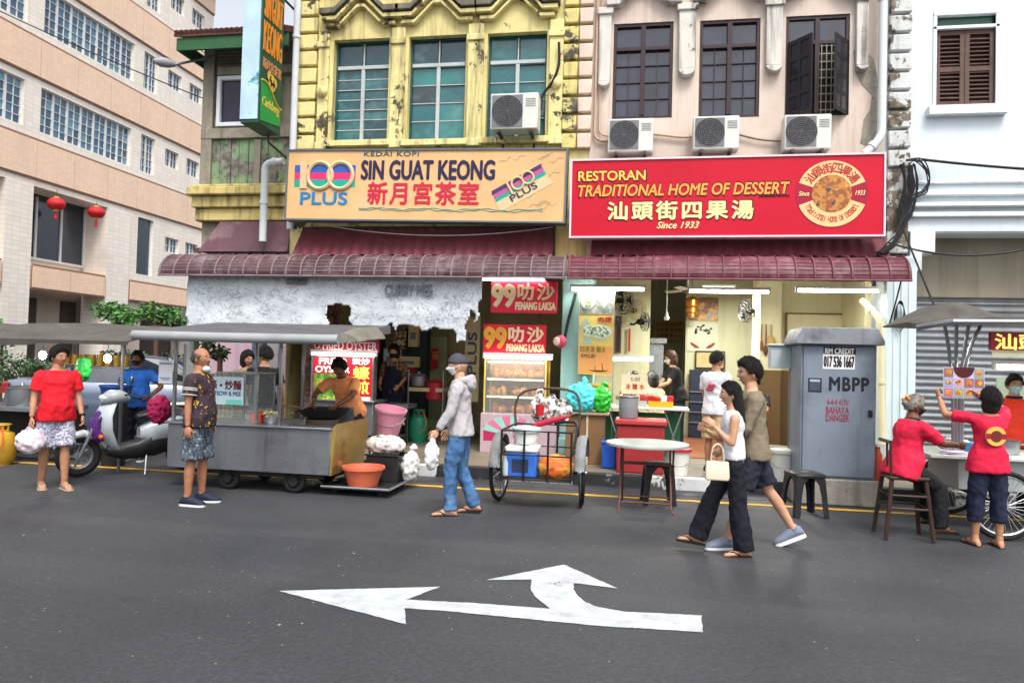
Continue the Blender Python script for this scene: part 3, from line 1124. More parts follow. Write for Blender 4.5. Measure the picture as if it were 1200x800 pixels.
M_wtile = tiles('white_wall_tile', S('#eae1d6'), S('#d3cac0'), 0.3, 0.15)
M_ptile = tiles('peach_wall_tile', S('#e9cab0'), S('#ddbba0'), 0.2, 0.1)
ob_ = thing('office_building', 'tall white tiled office block with peach bands and blue gridded windows', 'building', (LX, 24, 0))
EY = 21.9 * K_
rows = [lz(6.66), lz(6.66) + 3.29, lz(6.66) + 6.58, lz(6.66) + 9.87]
wh_ = 1.46
big = []
small = []
for zb in rows:
    big += [(15.08 * K_, 18.2 * K_, zb, zb + wh_), (18.62 * K_, 19.22 * K_, zb, zb + wh_), (10.0 * K_, 11.8 * K_, zb, zb + wh_), (12.4 * K_, 14.6 * K_, zb, zb + wh_)]
    small += [(19.7 * K_, 20.35 * K_, zb + 0.62, zb + 1.32), (20.75 * K_, 21.4 * K_, zb + 0.62, zb + 1.32)]
g1 = (18.62 * K_, 19.3 * K_, lz(3.75), lz(5.35))
small += [(19.85 * K_, 20.5 * K_, lz(4.55), lz(5.0)), (20.85 * K_, 21.5 * K_, lz(4.55), lz(5.0))]
mb = MB()
ZS = lz(5.36)
wall_open(mb, lm, 18.3 * K_, EY, 4.25, ZS, [g1, small[-1], small[-2]], 0.25)
wall_open(mb, lm, 8 * K_, EY, ZS, 22.5, big + small[:-2], 0.25)
mb.quad((LX, 8 * K_, ZS), (LX, 18.3 * K_, ZS), (LX - 1.0, 18.3 * K_, ZS), (LX - 1.0, 8 * K_, ZS))
mb.quad((LX - 1.0, 8 * K_, 4.2), (LX - 1.0, 18.3 * K_, 4.2), (LX - 1.0, 18.3 * K_, ZS), (LX - 1.0, 8 * K_, ZS))
mb.quad((LX, EY, 0), (LX - 20, EY, 0), (LX - 20, EY, 22.5), (LX, EY, 22.5))
mb.build('wall', M_wtile, ob_, smooth=False)
for y0, y1 in ((14.2, 14.95), (17.42, 18.3), (10.9, 11.7)):
    mb = MB()
    mb.box((LX + 0.04, y0 * K_, 0), (LX - 0.96, y1 * K_, ZS - 0.004))
    mb.build('column', M_wtile, ob_, smooth=False)
mb = MB()
mb.box((LX - 1.2, 8 * K_, 0), (LX - 1.4, EY, 4.2))
mb.box((LX - 0.02, 18.32 * K_, 0), (LX - 1.2, 18.9 * K_, 3.5))
mb.build('ground_storey_wall', mat('ground_wall', S('#a79a90'), 0.7, 0.1, 1.0), ob_, smooth=False)
mb = MB()
for y0, y1 in ((15.0, 16.1), (16.9, 17.4), (12, 14), (19, 21.5)):
    mb = MB()
    mb.box((LX - 1.14, y0 * K_, 0.0), (LX - 1.19, y1 * K_, 3.3))
    mb.build('shutter_door', mat('brown_shutter', S('#3e332f'), 0.6, 0.2, 2), ob_, smooth=False)
bandz = [(3.55, 4.24, 8 * K_, 14.15 * K_), (3.55, 4.24, 15.0 * K_, 17.38 * K_), (3.55, 4.24, 18.34 * K_, EY)]
for i in range(4):
    z0 = lz(5.55) + 3.29 * i
    bandz.append((z0, z0 + 1.2, 8 * K_, EY))
for z0, z1, y0, y1 in bandz:
    mb = MB()
    dp = 0.07
    y = y0
    while y < y1 - 0.05:
        ye = min(y + 1.62, y1)
        mb.box((LX + dp, y + 0.012, z0), (LX - 0.05 if z0 > 5 else LX - 0.9, ye - 0.012, z1), 0)
        y = ye
    mb.box((LX + dp - 0.02, y0, z0 - 0.06), (LX + dp - 0.05, y1, z1 + 0.07), 1)
    mb.build('spandrel', [M_ptile, mat('brown_joint', S('#8a6552'), 0.8, 0.1)], ob_, smooth=False)
M_bglass = [mat('blue_glass_%d' % i, S(c), 0.08, 0.2, 0.8, 0.02, spec=0.8) for i, c in enumerate(('#2f5675', '#3f6c88', '#28465f', '#5a8799'))]
M_wgrid = mat('white_grid', S('#cfd2d2'), 0.5, 0.05)


def grid_window(a, b, c, d, nx, nz, group=None, m=M_wgrid, t=0.03, mull=2):
    w = MB()
    p = MB()
    X0, X1 = LX - 0.1, LX - 0.16
    for i in range(nx + 1):
        y = a + (b - a) * i / nx
        tt = 0.045 if i % mull == 0 else t * 0.3
        w.box((X0, y - tt if i else y, c), (X1, y + tt if i < nx else y, d))
    for j in range(nz + 1):
        z = c + (d - c) * j / nz
        tt = 0.04 if j in (0, nz) else t * 0.3
        w.box((X0 - 0.003, a, max(c, z - tt)), (X1 + 0.003, b, min(d, z + tt)))
    for i in range(nx):
        for j in range(nz):
            y0, y1 = a + (b - a) * i / nx, a + (b - a) * (i + 1) / nx
            z0, z1 = c + (d - c) * j / nz, c + (d - c) * (j + 1) / nz
            e = rnd.uniform(-0.01, 0.01)
            p.quad((X1 + 0.02 + e, y0, z0), (X1 + 0.02, y1, z0), (X1 + 0.02 - e, y1, z1), (X1 + 0.02, y0, z1), rnd.choice((0, 0, 1, 2, 3) if nx > 4 else (0, 2)))
    f = w.build('window', m, ob_, smooth=False)
    p.build('panes', M_bglass, f, smooth=False)


for a, b, c, d in big:
    n = max(2, round((b - a) / 0.31))
    n += n % 2
    grid_window(a, b, c, d, n, 5)
for a, b, c, d in small:
    grid_window(a, b, c, d, 4, 2, mull=2)
M_ng = mat('night_blue_glass', S('#1e2a3c'), 0.06, 0.2, 0.6, 0.01, spec=0.8)
for a, b, n in ((15.0 * K_, 17.4 * K_, 3), (11.75 * K_, 14.15 * K_, 3)):
    w = MB()
    for i in range(n + 1):
        y = a + (b - a) * i / n
        w.box((LX - 0.9, y - 0.04, lz(3.8)), (LX - 0.96, y + 0.04, ZS - 0.1))
    w.box((LX - 0.9, a, lz(3.8) - 0.08), (LX - 0.99, b, lz(3.8)))
    f = w.build('window', M_wgrid, ob_, smooth=False)
    p = MB()
    p.quad((LX - 0.95, a, lz(3.8)), (LX - 0.95, b, lz(3.8)), (LX - 0.95, b, ZS), (LX - 0.95, a, ZS))
    p.build('panes', M_ng, f, smooth=False)
w = MB()
w.box((LX - 0.1, g1[0], g1[2]), (LX - 0.14, g1[0] + 0.05, g1[3]))
w.box((LX - 0.1, g1[1] - 0.05, g1[2]), (LX - 0.14, g1[1], g1[3]))
f = w.build('window', M_wgrid, ob_, smooth=False)
p = MB()
p.quad((LX - 0.13, g1[0], g1[2]), (LX - 0.13, g1[1], g1[2]), (LX - 0.13, g1[1], g1[3]), (LX - 0.13, g1[0], g1[3]))
p.build('panes', M_ng, f, smooth=False)
mb = MB()
zr = lz(13.3)
for k in range(4):
    mb.box((LX + 0.5 + 0.2 * k, 20.3 * K_, zr + 0.25 * k), (LX - 10, EY + 0.1 + 0.15 * k, zr + 0.25 * k + 0.245))
mb.build('roof_overhang', mat('peach_cornice', S('#cdb7a8'), 0.7, 0.1), ob_, bevel=0.02)

# --- lavender house farther down the side street
lh = thing('lavender_house', 'plain lavender pink house wall seen beneath the stall roofs', 'house', (-9, 21, 0))
mb = MB()
mb.box((-13.2, 21, 0), (-4.5, 21.3, 4.6))
mb.build('wall', mat('lavender_plaster', S('#b79cab'), 0.8, 0.08, 1.0, 0.1, streak=0.3), lh, smooth=False)
for px in (303, 322):
    mb = MB()
    q = P(px, 440, 19.5)
    mb.box((q.x - 0.16, 19.35, 0), (q.x + 0.16, 19.65, 4.5))
    mb.build('column', mat('slate_blue_column' if px == 303 else 'grey_column', S('#4a5568' if px == 303 else '#8a8488'), 0.7, 0.1), lh, bevel=0.02)
mb = MB()
mb.box((-13.4, 20.4, 4.6), (-4.4, 24, 4.75))
mb.build('roof', M_roof, lh, smooth=False)


# ------------------------------------------------------------ awnings
def awning(name, label, x0, x1, m, ribs, left_cap=False):
    prof = [(11.3, 3.22), (11.1, 3.19), (10.98, 3.165)] + [(10.95 - 0.39 * math.sin(R(6 + 10.7 * k)), 2.82 + 0.34 * math.cos(R(6 + 10.7 * k))) for k in range(9)]
    r = thing(name, label, 'awning', ((x0 + x1) / 2, FY - 0.4, 3.0))
    mb = MB()
    nx = max(2, int((x1 - x0) / 0.08))
    th = 0.012
    rings = []
    for i in range(nx + 1):
        x = x0 + (x1 - x0) * i / nx
        ph = 0.006 * math.cos(2 * PI * (x - x0) / 0.16)
        sag = 0.012 * math.sin(x * 1.7) + 0.008 * math.sin(x * 4.1)
        ring = [(x, y, z + ph + sag) for y, z in prof] + [(x, y + (th if k > 3 else 0), z - th + ph + sag) for k, (y, z) in list(enumerate(prof))[::-1]]
        rings.append(ring)
    mb.loft(rings, True)
    mb.build('roof_sheet', m, r, angle=50)
    mb = MB()
    for k in range(ribs + 1):
        x = x0 + 0.03 + (x1 - x0 - 0.06) * k / ribs
        pts = [(x, y - 0.004, z + 0.012) for y, z in prof[1:]]
        mb.tube(pts, 0.014, 6)
    for i in (5, 7, 8, 9, 10):
        y, z = prof[i]
        mb.tube([(x0 + 0.02, y - 0.004, z + 0.004), (x1 - 0.02, y - 0.004, z + 0.004)], 0.005, 5)
    mb.tube([(x0, prof[-1][0] - 0.002, prof[-1][1] - 0.01), (x1, prof[-1][0] - 0.002, prof[-1][1] - 0.01)], 0.016, 8)
    o = mb.build('ribs', mat('awning_rib', S('#7b686d'), 0.5, 0.2, 6, dirt=0.5, dirtcol=S('#55323a')) if 'grey' in label else mat('awning_rib_red', S('#6c3a46'), 0.5, 0.2, 6), r)
    # steel brackets carrying it
    for k in range(4):
        x = x0 + 0.5 + (x1 - x0 - 1.0) * k / 3
        mb = MB()
        mb.tube([(x, FY - 0.06, 2.9), (x, 10.7, 2.93)], 0.014, 6)
        mb.tube([(x, FY - 0.06, 3.12), (x, 10.72, 2.96)], 0.012, 6)
        mb.build('bracket', M_rust, r)
    return r


M_rust = mat('rusty_steel', S('#4a3a33'), 0.7, 0.3, 8, 0.2, dirt=0.5)
M_steel = mat('stainless_steel', S('#9a9ea3'), 0.3, 0.12, 1.5, 0.05, metal=0.85, dirt=0.3, dirtcol=S('#6a6460'))
M_steeld = mat('dull_steel', S('#7d8086'), 0.45, 0.15, 2.5, 0.1, metal=0.6, dirt=0.4, dirtcol=S('#55504b'))
M_black = mat('black_paint', S('#1b1b1d'), 0.5, 0.25, 6, 0.1)
M_rubber = mat('black_rubber', S('#19191a'), 0.8, 0.2, 8, 0.2)
M_cable = mat('black_cable', S('#17181a'), 0.6, 0.2, 8)
M_wp = mat('white_plastic', S('#d8dad8'), 0.4, 0.05, 3, 0.03)
M_pvc = mat('white_pvc_pipe', S('#c9ced0'), 0.45, 0.06, 2, 0.05, streak=0.3, dirtcol=S('#85857d'))

ax0, axm, ax1 = -7.55, P(664, 315, 10.6).x, P(1068, 315, 10.6).x
awning('awning', 'sun faded grey maroon awning over the coffee shop with pale ribs', ax0, axm - 0.01, mat('awning_faded', S('#4c3438'), 0.5, 0.3, 2.2, 0.25, dirt=0.8, dirtcol=S('#8b7c82'), streak=0.55), 27)
awning('awning', 'redder maroon awning in front of the dessert restaurant', axm + 0.01, ax1, mat('awning_maroon', S('#5c2a34'), 0.5, 0.28, 2.2, 0.25, dirt=0.6, dirtcol=S('#95707a'), streak=0.45), 19)

for lab, x0, x1 in (('dark maroon tiled strip of roof under the orange coffee shop sign', P(352, 280, 11.4).x, P(650, 280, 11.4).x), ('dark maroon tiled strip of roof under the crimson sign', P(694, 285, 11.4).x, P(1036, 285, 11.4).x)):
    r = thing('tiled_roof', lab, 'roof', (x0, 11.3, 3.2))
    mb = MB()
    n = int((x1 - x0) / .02)
    rows_ = [(11.12, 3.2), (11.2, 3.30), (11.21, 3.325), (11.3, 3.43), (11.31, 3.455), (11.4, 3.56), (11.41, 3.585), (11.47, 3.68)]
    vs = [(x0 + (x1 - x0) * i / n, y, z + .018 * math.sin(2 * PI * (x0 + (x1 - x0) * i / n) / .17)) for y, z in rows_ for i in range(n + 1)]
    mb.add(vs, [(j * (n + 1) + i, j * (n + 1) + i + 1, (j + 1) * (n + 1) + i + 1, (j + 1) * (n + 1) + i) for j in range(len(rows_) - 1) for i in range(n)])
    mb.build('tiles', M_maroon, r, angle=50)
    mb = MB()
    mb.box((x0, 11.465, 3.12), (x1, 11.495, 3.72))
    mb.build('flashing', M_rust, r)

# ------------------------------------------------------------ sign boards
def board(name, label, cat, tl, tr, br, bl, Y, th, m_face, m_side, m_frame, fr=0.025):
    A, B, C_, D = (P(*q, Y) for q in (bl, br, tr, tl))
    U = (B - A).normalized()
    V = Vector((-U.z, 0, U.x))
    w_ = ((B - A).dot(U) + (C_ - D).dot(U)) / 2
    h_ = ((D - A).dot(V) + (C_ - B).dot(V)) / 2
    r = thing(name, label, cat, A)
    mb = MB()
    q = lambda u, v, d: A + U * u + V * v + Vector((0, d, 0))
    mb.add([q(0, 0, 0), q(w_, 0, 0), q(w_, 0, th), q(0, 0, th), q(0, h_, 0), q(w_, h_, 0), q(w_, h_, th), q(0, h_, th)],
           [(0, 3, 2, 1), (4, 5, 6, 7), (1, 2, 6, 5), (2, 3, 7, 6), (3, 0, 4, 7)], 1)
    mb.add([q(0, 0, 0), q(w_, 0, 0), q(w_, h_, 0), q(0, h_, 0)], [(0, 1, 2, 3)], 0)
    mb.build('panel', [m_face, m_side], r, smooth=False)
    if m_frame:
        mb = MB()
        for u0, v0, u1, v1 in ((-fr, -fr, w_ + fr, 0), (-fr, h_, w_ + fr, h_ + fr), (-fr, 0, 0, h_), (w_, 0, w_ + fr, h_)):
            mb.add([q(u0, v0, -0.02), q(u1, v0, -0.02), q(u1, v0, th + .01), q(u0, v0, th + .01), q(u0, v1, -0.02), q(u1, v1, -0.02), q(u1, v1, th + .01), q(u0, v1, th + .01)],
                   [(0, 3, 2, 1), (4, 5, 6, 7), (0, 1, 5, 4), (1, 2, 6, 5), (2, 3, 7, 6), (3, 0, 4, 7)])
        mb.build('frame', m_frame, r, smooth=False)
    return r, A, U, V, w_, h_


def ink(name, c, k=0.9):
    return mat(name, S(c, k), 0.5, 0.06, 6, 0.02)


# coffee-shop board
r, O, U, V, W, H = board('coffee_shop_sign', 'long weathered orange coffee shop signboard with dark blue lettering above the grey awning', 'sign',
                         (338, 175), (662, 178), (661, 260), (335, 256), 10.95, 0.2,
                         mat('faded_orange_board', S('#cfa673'), 0.45, 0.1, 1.3, 0.08, dirt=0.5, dirtcol=S('#b7ab93'), streak=0.25), M_steeld, mat('blue_grey_frame', S('#59656d'), 0.5, 0.15))
su, sv = W / 1098, H / 272
bx = lambda x0, y0, x1, y1: ((x0 - 50) * su, (358 - y1) * sv, (x1 - 50) * su, (358 - y0) * sv)


def flat(name, m, root, pts, d0=0.0, d1=-0.006):
    """a raised flat shape on the current board from board-plane points (u, v)"""
    mb = MB()
    mb.ext([O + U * u + V * v + Vector((0, d0, 0)) for u, v in pts], (0, d1 - d0, 0))
    return mb.build(name, m, root, smooth=False)


def zpt(x, y):
    return ((x - 50) * su, (358 - y) * sv)


for y0, y1, cn, cc in ((143, 172, 'logo_blue', '#2f5fae'), (172.5, 201.5, 'logo_pink', '#d8306f'), (202, 230, 'logo_teal', '#14a08f')):
    flat('logo_band', ink(cn, cc), r, [zpt(78, y1), zpt(330, y1), zpt(330, y0), zpt(78, y0)], -0.001, -0.005)
ring = MB()
for cx in (185, 270):
    pts = [O + U * ((cx - 50 + 50 * math.cos(a)) * su) + V * ((358 - 185 + 53 * math.sin(a)) * sv) + Vector((0, -0.008, 0)) for a in [2 * PI * k / 40 for k in range(40)]]
    ring.tube(pts, 0.034, 6, closed=True)
ring.box(O + U * (104 - 50) * su + V * (358 - 238) * sv + Vector((0, -0.02, 0)), O + U * (130 - 50) * su + V * (358 - 128) * sv)
ring.build('logo_numerals', ink('logo_cream', '#dcb78c'), r)
text('PLUS', 'lettering', ink('logo_blue2', '#1c7bb5'), r, O, U, V, bx(108, 252, 302, 300), 0.008, 0.035)
text('KEDAI KOPI', 'lettering', ink('dark_teal_ink', '#3b5358'), r, O, U, V, bx(362, 90, 582, 108), 0.006, 0.02, spacing=1.1)
text('SIN GUAT KEONG', 'lettering', ink('indigo_ink', '#2a1f45'), r, O, U, V, bx(355, 126, 880, 199), 0.008, 0.04)
text('新月宮茶室', 'lettering', ink('crimson_ink', '#c8213e'), r, O, U, V, bx(385, 210, 822, 297), 0.008, 0.025, spacing=1.12)
wv = MB()
for ph in (0, 1.9):
    pts = [O + U * ((x - 50) * su) + V * ((358 - 317 + 5 * math.sin(x * 0.031 + ph) + 2 * math.sin(x * .09 + ph)) * sv) + Vector((0, -0.003, 0)) for x in range(350, 1080, 12)]
    wv.tube(pts, [0.004 + 0.004 * abs(math.sin(k * 0.7 + ph)) for k in range(len(pts))], 4)
wv.build('wave_line', ink('sea_green_ink', '#7fa594'), r)
# slanted drinks-can picture with the same stripes
ca = math.atan2(110, 190)
c0 = zpt(893, 292)


def canp(a, b):
    return (c0[0] + (a * math.cos(ca) - b * math.sin(ca)) * su, c0[1] + (a * math.sin(ca) + b * math.cos(ca)) * sv)


for b0, b1, cn in ((6, 20, 'logo_teal'), (20.5, 36, 'logo_pink2'), (36.5, 52, 'logo_violet')):
    flat('can_band', ink(cn, {'logo_teal': '#14a08f', 'logo_pink2': '#b8568a', 'logo_violet': '#4a2f63'}[cn]), r, [canp(0, b0), canp(212, b0), canp(218, b1), canp(6, b1)], -0.001, -0.005)
flat('can_label', ink('can_cream', '#d6bd93'), r, [canp(0, -36), canp(225, -36), canp(214, 5.5), canp(0, 5.5)], -0.001, -0.004)
Uc = U * math.cos(ca) + V * math.sin(ca)
Vc = -U * math.sin(ca) + V * math.cos(ca)
oc = O + U * c0[0] + V * c0[1]
text('PLUS', 'lettering', ink('navy_ink', '#2c3550'), r, oc, Uc, Vc, (55 * su, -24 * sv, 165 * su, 0), 0.008, 0.03)
rg = MB()
for k, a in enumerate((105, 148)):
    c = oc + Uc * (a * su) + Vc * (28 * sv)
    rg.tube([c + Uc * 0.09 * math.cos(t) + Vc * 0.095 * math.sin(t) + Vector((0, -0.008, 0)) for t in [2 * PI * j / 28 for j in range(28)]], 0.018, 6, closed=True)
rg.tube([oc + Uc * (70 * su) + Vc * (2 * sv) + Vector((0, -.008, 0)), oc + Uc * (70 * su) + Vc * (52 * sv) + Vector((0, -.008, 0))], 0.02, 6)
rg.build('can_numerals', ink('can_cream2', '#dcb78c'), r)
rg = MB()
rnd2 = random.Random(5)
for k in range(16):
    u, v = rnd2.uniform(0.77, 0.95) * W, rnd2.uniform(0.1, 0.93) * H
    pts = [O + U * (u + 0.03 * j) + V * (v + 0.02 * math.sin(j * 1.3 + k) + 0.012 * j) + Vector((0, -0.002, 0)) for j in range(7)]
    rg.tube(pts, 0.003, 4)
rg.build('scratches', ink('pale_scratch', '#8f9c86'), r)

# restaurant board
M_redb = mat('crimson_board', S('#b80628'), 0.4, 0.1, 0.8, 0.02, spec=0.25, dirt=0.25, dirtcol=S('#8a0d2a'))
r, O, U, V, W, H = board('restaurant_sign', 'long bright crimson dessert restaurant signboard with round emblem', 'sign',
                         (670, 190), (1035, 180), (1035, 275), (669, 277), 10.95, 0.18, M_redb, M_steeld, mat('pale_frame', S('#d9c3cb'), 0.5, 0.05))
su, sv = W / 1050, H / 270
bx = lambda x0, y0, x1, y1: ((x0 - 82) * su, (362 - y1) * sv, (x1 - 82) * su, (362 - y0) * sv)
M_org, M_ltc, M_dko = ink('orange_ink', '#e8a24a'), ink('cream_ink', '#ecdca0'), ink('maroon_outline', '#4a0f14')
text('RESTORAN', 'lettering_outline', M_dko, r, O, U, V, bx(102, 127, 345, 167), 0.005, 0.07)
text('RESTORAN', 'lettering', ink('yellow_ink', '#efc55c'), r, O, U, V, bx(105, 130, 342, 164), 0.010, 0.035)
text('TRADITIONAL HOME OF DESSERT', 'lettering_outline', M_dko, r, O, U, V, bx(102, 177, 833, 223), 0.005, 0.07, 0.2)
text('TRADITIONAL HOME OF DESSERT', 'lettering', M_org, r, O, U, V, bx(105, 180, 830, 220), 0.010, 0.035, 0.2)
text('汕頭街四果湯', 'lettering_outline', M_dko, r, O, U, V, bx(210, 238, 714, 307), 0.005, 0.06, spacing=1.22)
text('汕頭街四果湯', 'lettering', M_ltc, r, O, U, V, bx(212, 241, 711, 304), 0.010, 0.04, spacing=1.22)
text('Since 1933', 'lettering', M_ltc, r, O, U, V, bx(385, 313, 530, 336), 0.008, 0.03, 0.35)
text('(GEORGETOWN)', 'lettering', M_dko, r, O, U, V, bx(730, 223, 830, 232), 0.008, 0.02)
ec = (967 - 82) * su, (362 - 222) * sv
er = 0.99 * H / 2 * 0.84


def sector(a0, a1, r0, r1, n=28):
    return [(ec[0] + r1 * math.cos(a), ec[1] + r1 * math.sin(a)) for a in [a0 + (a1 - a0) * k / n for k in range(n + 1)]] + \
           [(ec[0] + r0 * math.cos(a), ec[1] + r0 * math.sin(a)) for a in [a1 + (a0 - a1) * k / n for k in range(n + 1)]]


circ = lambda rad, n=48: [(ec[0] + rad * math.cos(2 * PI * k / n), ec[1] + rad * math.sin(2 * PI * k / n)) for k in range(n)]
flat('emblem_ring', ink('dark_red_ink', '#a00d35'), r, circ(er * 1.03), -0.001, -0.004)
flat('emblem_band', ink('peach_ink', '#efc087'), r, sector(R(20), R(160), er * 0.56, er), -0.0045, -0.007)
flat('emblem_band', ink('peach_ink', '#efc087'), r, sector(R(200), R(340), er * 0.56, er), -0.0045, -0.007)
flat('emblem_picture', pattern('dessert_print', (S('#b8792e'), S('#8a4a1f'), S('#2f3240'), S('#d99a4a')), 'blotch', 9.0, 0.5, 0.02), r, circ(er * 0.57), -0.0045, -0.009)
C0 = O + U * ec[0] + V * ec[1] + Vector((0, -0.008, 0))
arc_text('汕頭街四果湯', 'lettering', ink('brick_red_ink', '#b5342c'), r, C0, er * 0.78, R(142), R(38), er * 0.3, 0.003, 0.015)
arc_text('Traditional Home Of Dessert', 'lettering', ink('brick_red_ink', '#b5342c'), r, C0, er * 0.78, R(208), R(332), er * 0.17, 0.003, 0.0, flip=True)
text('Since', 'lettering', M_ltc, r, C0, U, V, (-er * 0.95, -er * .06, -er * 0.64, er * .08), 0.003, 0.02, 0.3)
text('1933', 'lettering', M_ltc, r, C0, U, V, (er * 0.66, -er * .06, er * 0.94, er * .08), 0.003, 0.02, 0.3)

# projecting vertical sign
SX, SW_, SY0, SY1 = -5.72, 0.30, 10.2, 10.88
pz = lambda py, px=315: XP(px, py, SX).z
zb = 5.06
r = thing('projecting_sign', 'tall green projecting sign with pale blue edge hanging off the yellow house', 'sign', (SX - SW_ / 2, SY1, zb))
mb = MB()
mb.box((SX - SW_, SY0, zb), (SX, SY1, 8.3))
mb.build('sign_box', [mat('bottle_green_sign', S('#1f4a37'), 0.5, 0.15, 2, 0.05, streak=0.3)], r, bevel=0.01)
mb = MB()
mb.box((SX - SW_ - 0.004, SY0 - 0.012, zb + 0.06), (SX - 0.02, SY0 - 0.002, 8.3))
mb.build('edge_strip', mat('pale_blue_edge', S('#a9c3dc'), 0.5, 0.15, 2.5, 0.1, peel=0.42, peelcol=S('#6fc4c4')), r, smooth=False)
mb = MB()
py0, py1 = SY0 + 0.03, SY1 - 0.03
wvp = [(SX + 0.003, py0 + (py1 - py0) * k / 12, pz(85) - 0.22 * (k / 12) + 0.06 * math.sin(k / 12 * 5.5) - 0.2) for k in range(13)]
mb.ext([(SX + 0.003, py1, zb + 0.14), (SX + 0.003, py0, zb + 0.05)] + wvp, (0.006, 0, 0))
mb.build('lower_panel', mat('leaf_green_panel', S('#1f8a3c'), 0.4, 0.15, 2, 0.03), r, smooth=False)
mb = MB()
mb.tube([(SX + 0.012, y, z + 0.01) for _, y, z in wvp], 0.016, 6)
mb.build('wave_trim', ink('gold_ink', '#d9b84c'), r)
UY, UZ = (0, 1, 0), (0, 0, 1)
zk = wvp[6][2]
text('SIN GUAT', 'lettering', ink('orange_sign_ink', '#e08a2c'), r, (SX, 0, 0), UY, UZ, (py0 + .03, zk + 1.08, py1 - .03, zk + 1.52), 0.01, 0.012)
text('KEONG', 'lettering', ink('orange_sign_ink', '#e08a2c'), r, (SX, 0, 0), UY, UZ, (py0 + .03, zk + 0.56, py1 - .03, zk + 1.02), 0.01, 0.012)
text('KEDAI KOPI', 'lettering', ink('orange_sign_ink', '#e08a2c'), r, (SX, 0, 0), UY, UZ, (py0 + .03, zk + 1.58, py1 - .03, zk + 1.95), 0.01, 0.012)
text('新月宮茶室', 'lettering', ink('tan_sign_ink', '#c98a5a'), r, (SX, 0, 0), UY, UZ, (py0 + .03, zk + 0.30, py1 - .03, zk + 0.46), 0.01, 0.02)
text('Carlsberg', 'lettering', ink('gold_ink', '#d9b84c'), r, (SX, 0, 0), UY, UZ, (py0 + .04, zb + 0.26, py1 - .05, zb + 0.44), 0.012, 0.02, 0.25)
mb = MB()
yc = (py0 + py1) / 2
for dy, dz, ry, rz_ in ((0, 0.09, 0.075, 0.09), (-0.09, 0.12, 0.06, 0.08), (0.09, 0.07, 0.06, 0.08), (0, -0.03, 0.05, 0.09), (-0.05, 0.03, 0.05, 0.07), (0.06, 0.0, 0.045, 0.07)):
    mb.ext([(SX + 0.01, yc + dy + ry * math.cos(2 * PI * k / 7), zb + 0.68 + dz + rz_ * math.sin(2 * PI * k / 7)) for k in range(7)], (0.004, 0, 0))
mb.build('leaf_emblem', ink('gold_ink', '#d9b84c'), r, smooth=False)
mb = MB()
mb.tube([(SX - 0.15, SY1 - 0.1, zb), (SX - 0.15, SY1 - 0.1, zb - 0.12), (SX - 0.1, FY, zb - 0.25)], 0.018, 6)
mb.tube([(SX - 0.15, SY1, 7.4), (SX - 0.15, FY, 7.4)], 0.02, 6)
mb.build('bracket', M_rust, r)

# ------------------------------------------------------------ air conditioners, pipes, cables
M_acw = mat('cream_white_enamel', S('#c8c9c2'), 0.4, 0.05, 2, 0.03, streak=0.25, dirtcol=S('#8a867a'))
M_grl = mat('grey_grille', S('#6d6f72'), 0.5, 0.15, 5)


def ac_unit(label, px0, py0, px1, py1, Y, FY=FY):
    a, b = P(px0, py1, Y), P(px1, py0, Y)
    w_, h_ = b.x - a.x, b.z - a.z
    r = thing('air_conditioner', label, 'air conditioner', (a.x, Y, a.z), 0, 'air conditioner boxes above the signboards')
    mb = MB()
    mb.box((0, 0, 0), (w_, 0.3, h_))
    mb.build('casing', M_acw, r, world=False, bevel=0.018)
    R_ = h_ * 0.43
    cx, cz = w_ * 0.36, h_ * 0.5
    mb = MB()
    mb.box((0.025, -0.006, 0.03), (w_ * 0.68, -0.001, h_ - 0.03))
    mb.build('grille_plate', M_grl, r, world=False)
    mb = MB()
    for k in range(7):
        rr = R_ * (k + 1) / 7
        mb.tube([(cx + rr * math.cos(2 * PI * j / 28), -0.014, cz + rr * math.sin(2 * PI * j / 28)) for j in range(28)], 0.0035, 4, closed=True)
    for k in range(10):
        t = 2 * PI * k / 10
        mb.tube([(cx, -0.016, cz), (cx + R_ * math.cos(t), -0.014, cz + R_ * math.sin(t))], 0.003, 4)
    mb.build('guard', M_steeld, r, world=False)
    mb = MB()
    mb.lathe([(R_ * 0.98, 0), (R_ * 0.98, 0.002)], (cx, -0.0085, cz), 32, Matrix.Rotation(R(90), 3, 'X'))
    mb.build('fan_opening', mat('fan_dark', S('#3a3a3c'), 0.7, 0.2), r, world=False)
    mb = MB()
    for k in range(5):
        mb.box((w_ * 0.74, -0.004, h_ * (0.62 + 0.05 * k)), (w_ * 0.95, -0.001, h_ * (0.62 + 0.05 * k) + 0.008))
    mb.build('side_slats', M_grl, r, world=False, smooth=False)
    for sx in (0.1, w_ - 0.14):
        mb = MB()
        mb.box((sx, 0.0, -0.045), (sx + 0.04, FY - Y, -0.004))
        mb.box((sx + 0.005, FY - Y - 0.04, -0.3), (sx + 0.035, FY - Y - 0.002, -0.045))
        mb.build('bracket', M_rust, r, world=False)
    return r


ac_unit('white air conditioner box in front of the yellow house window', 574, 108, 631, 152, 11.0)
ac_unit('white air conditioner box above the left end of the crimson sign', 712, 138, 766, 178, 11.1)
ac_unit('white air conditioner box above the middle of the crimson sign', 812, 135, 867, 175, 11.1)
ac_unit('white air conditioner box below the open black shutters', 919, 133, 975, 175, 11.1)


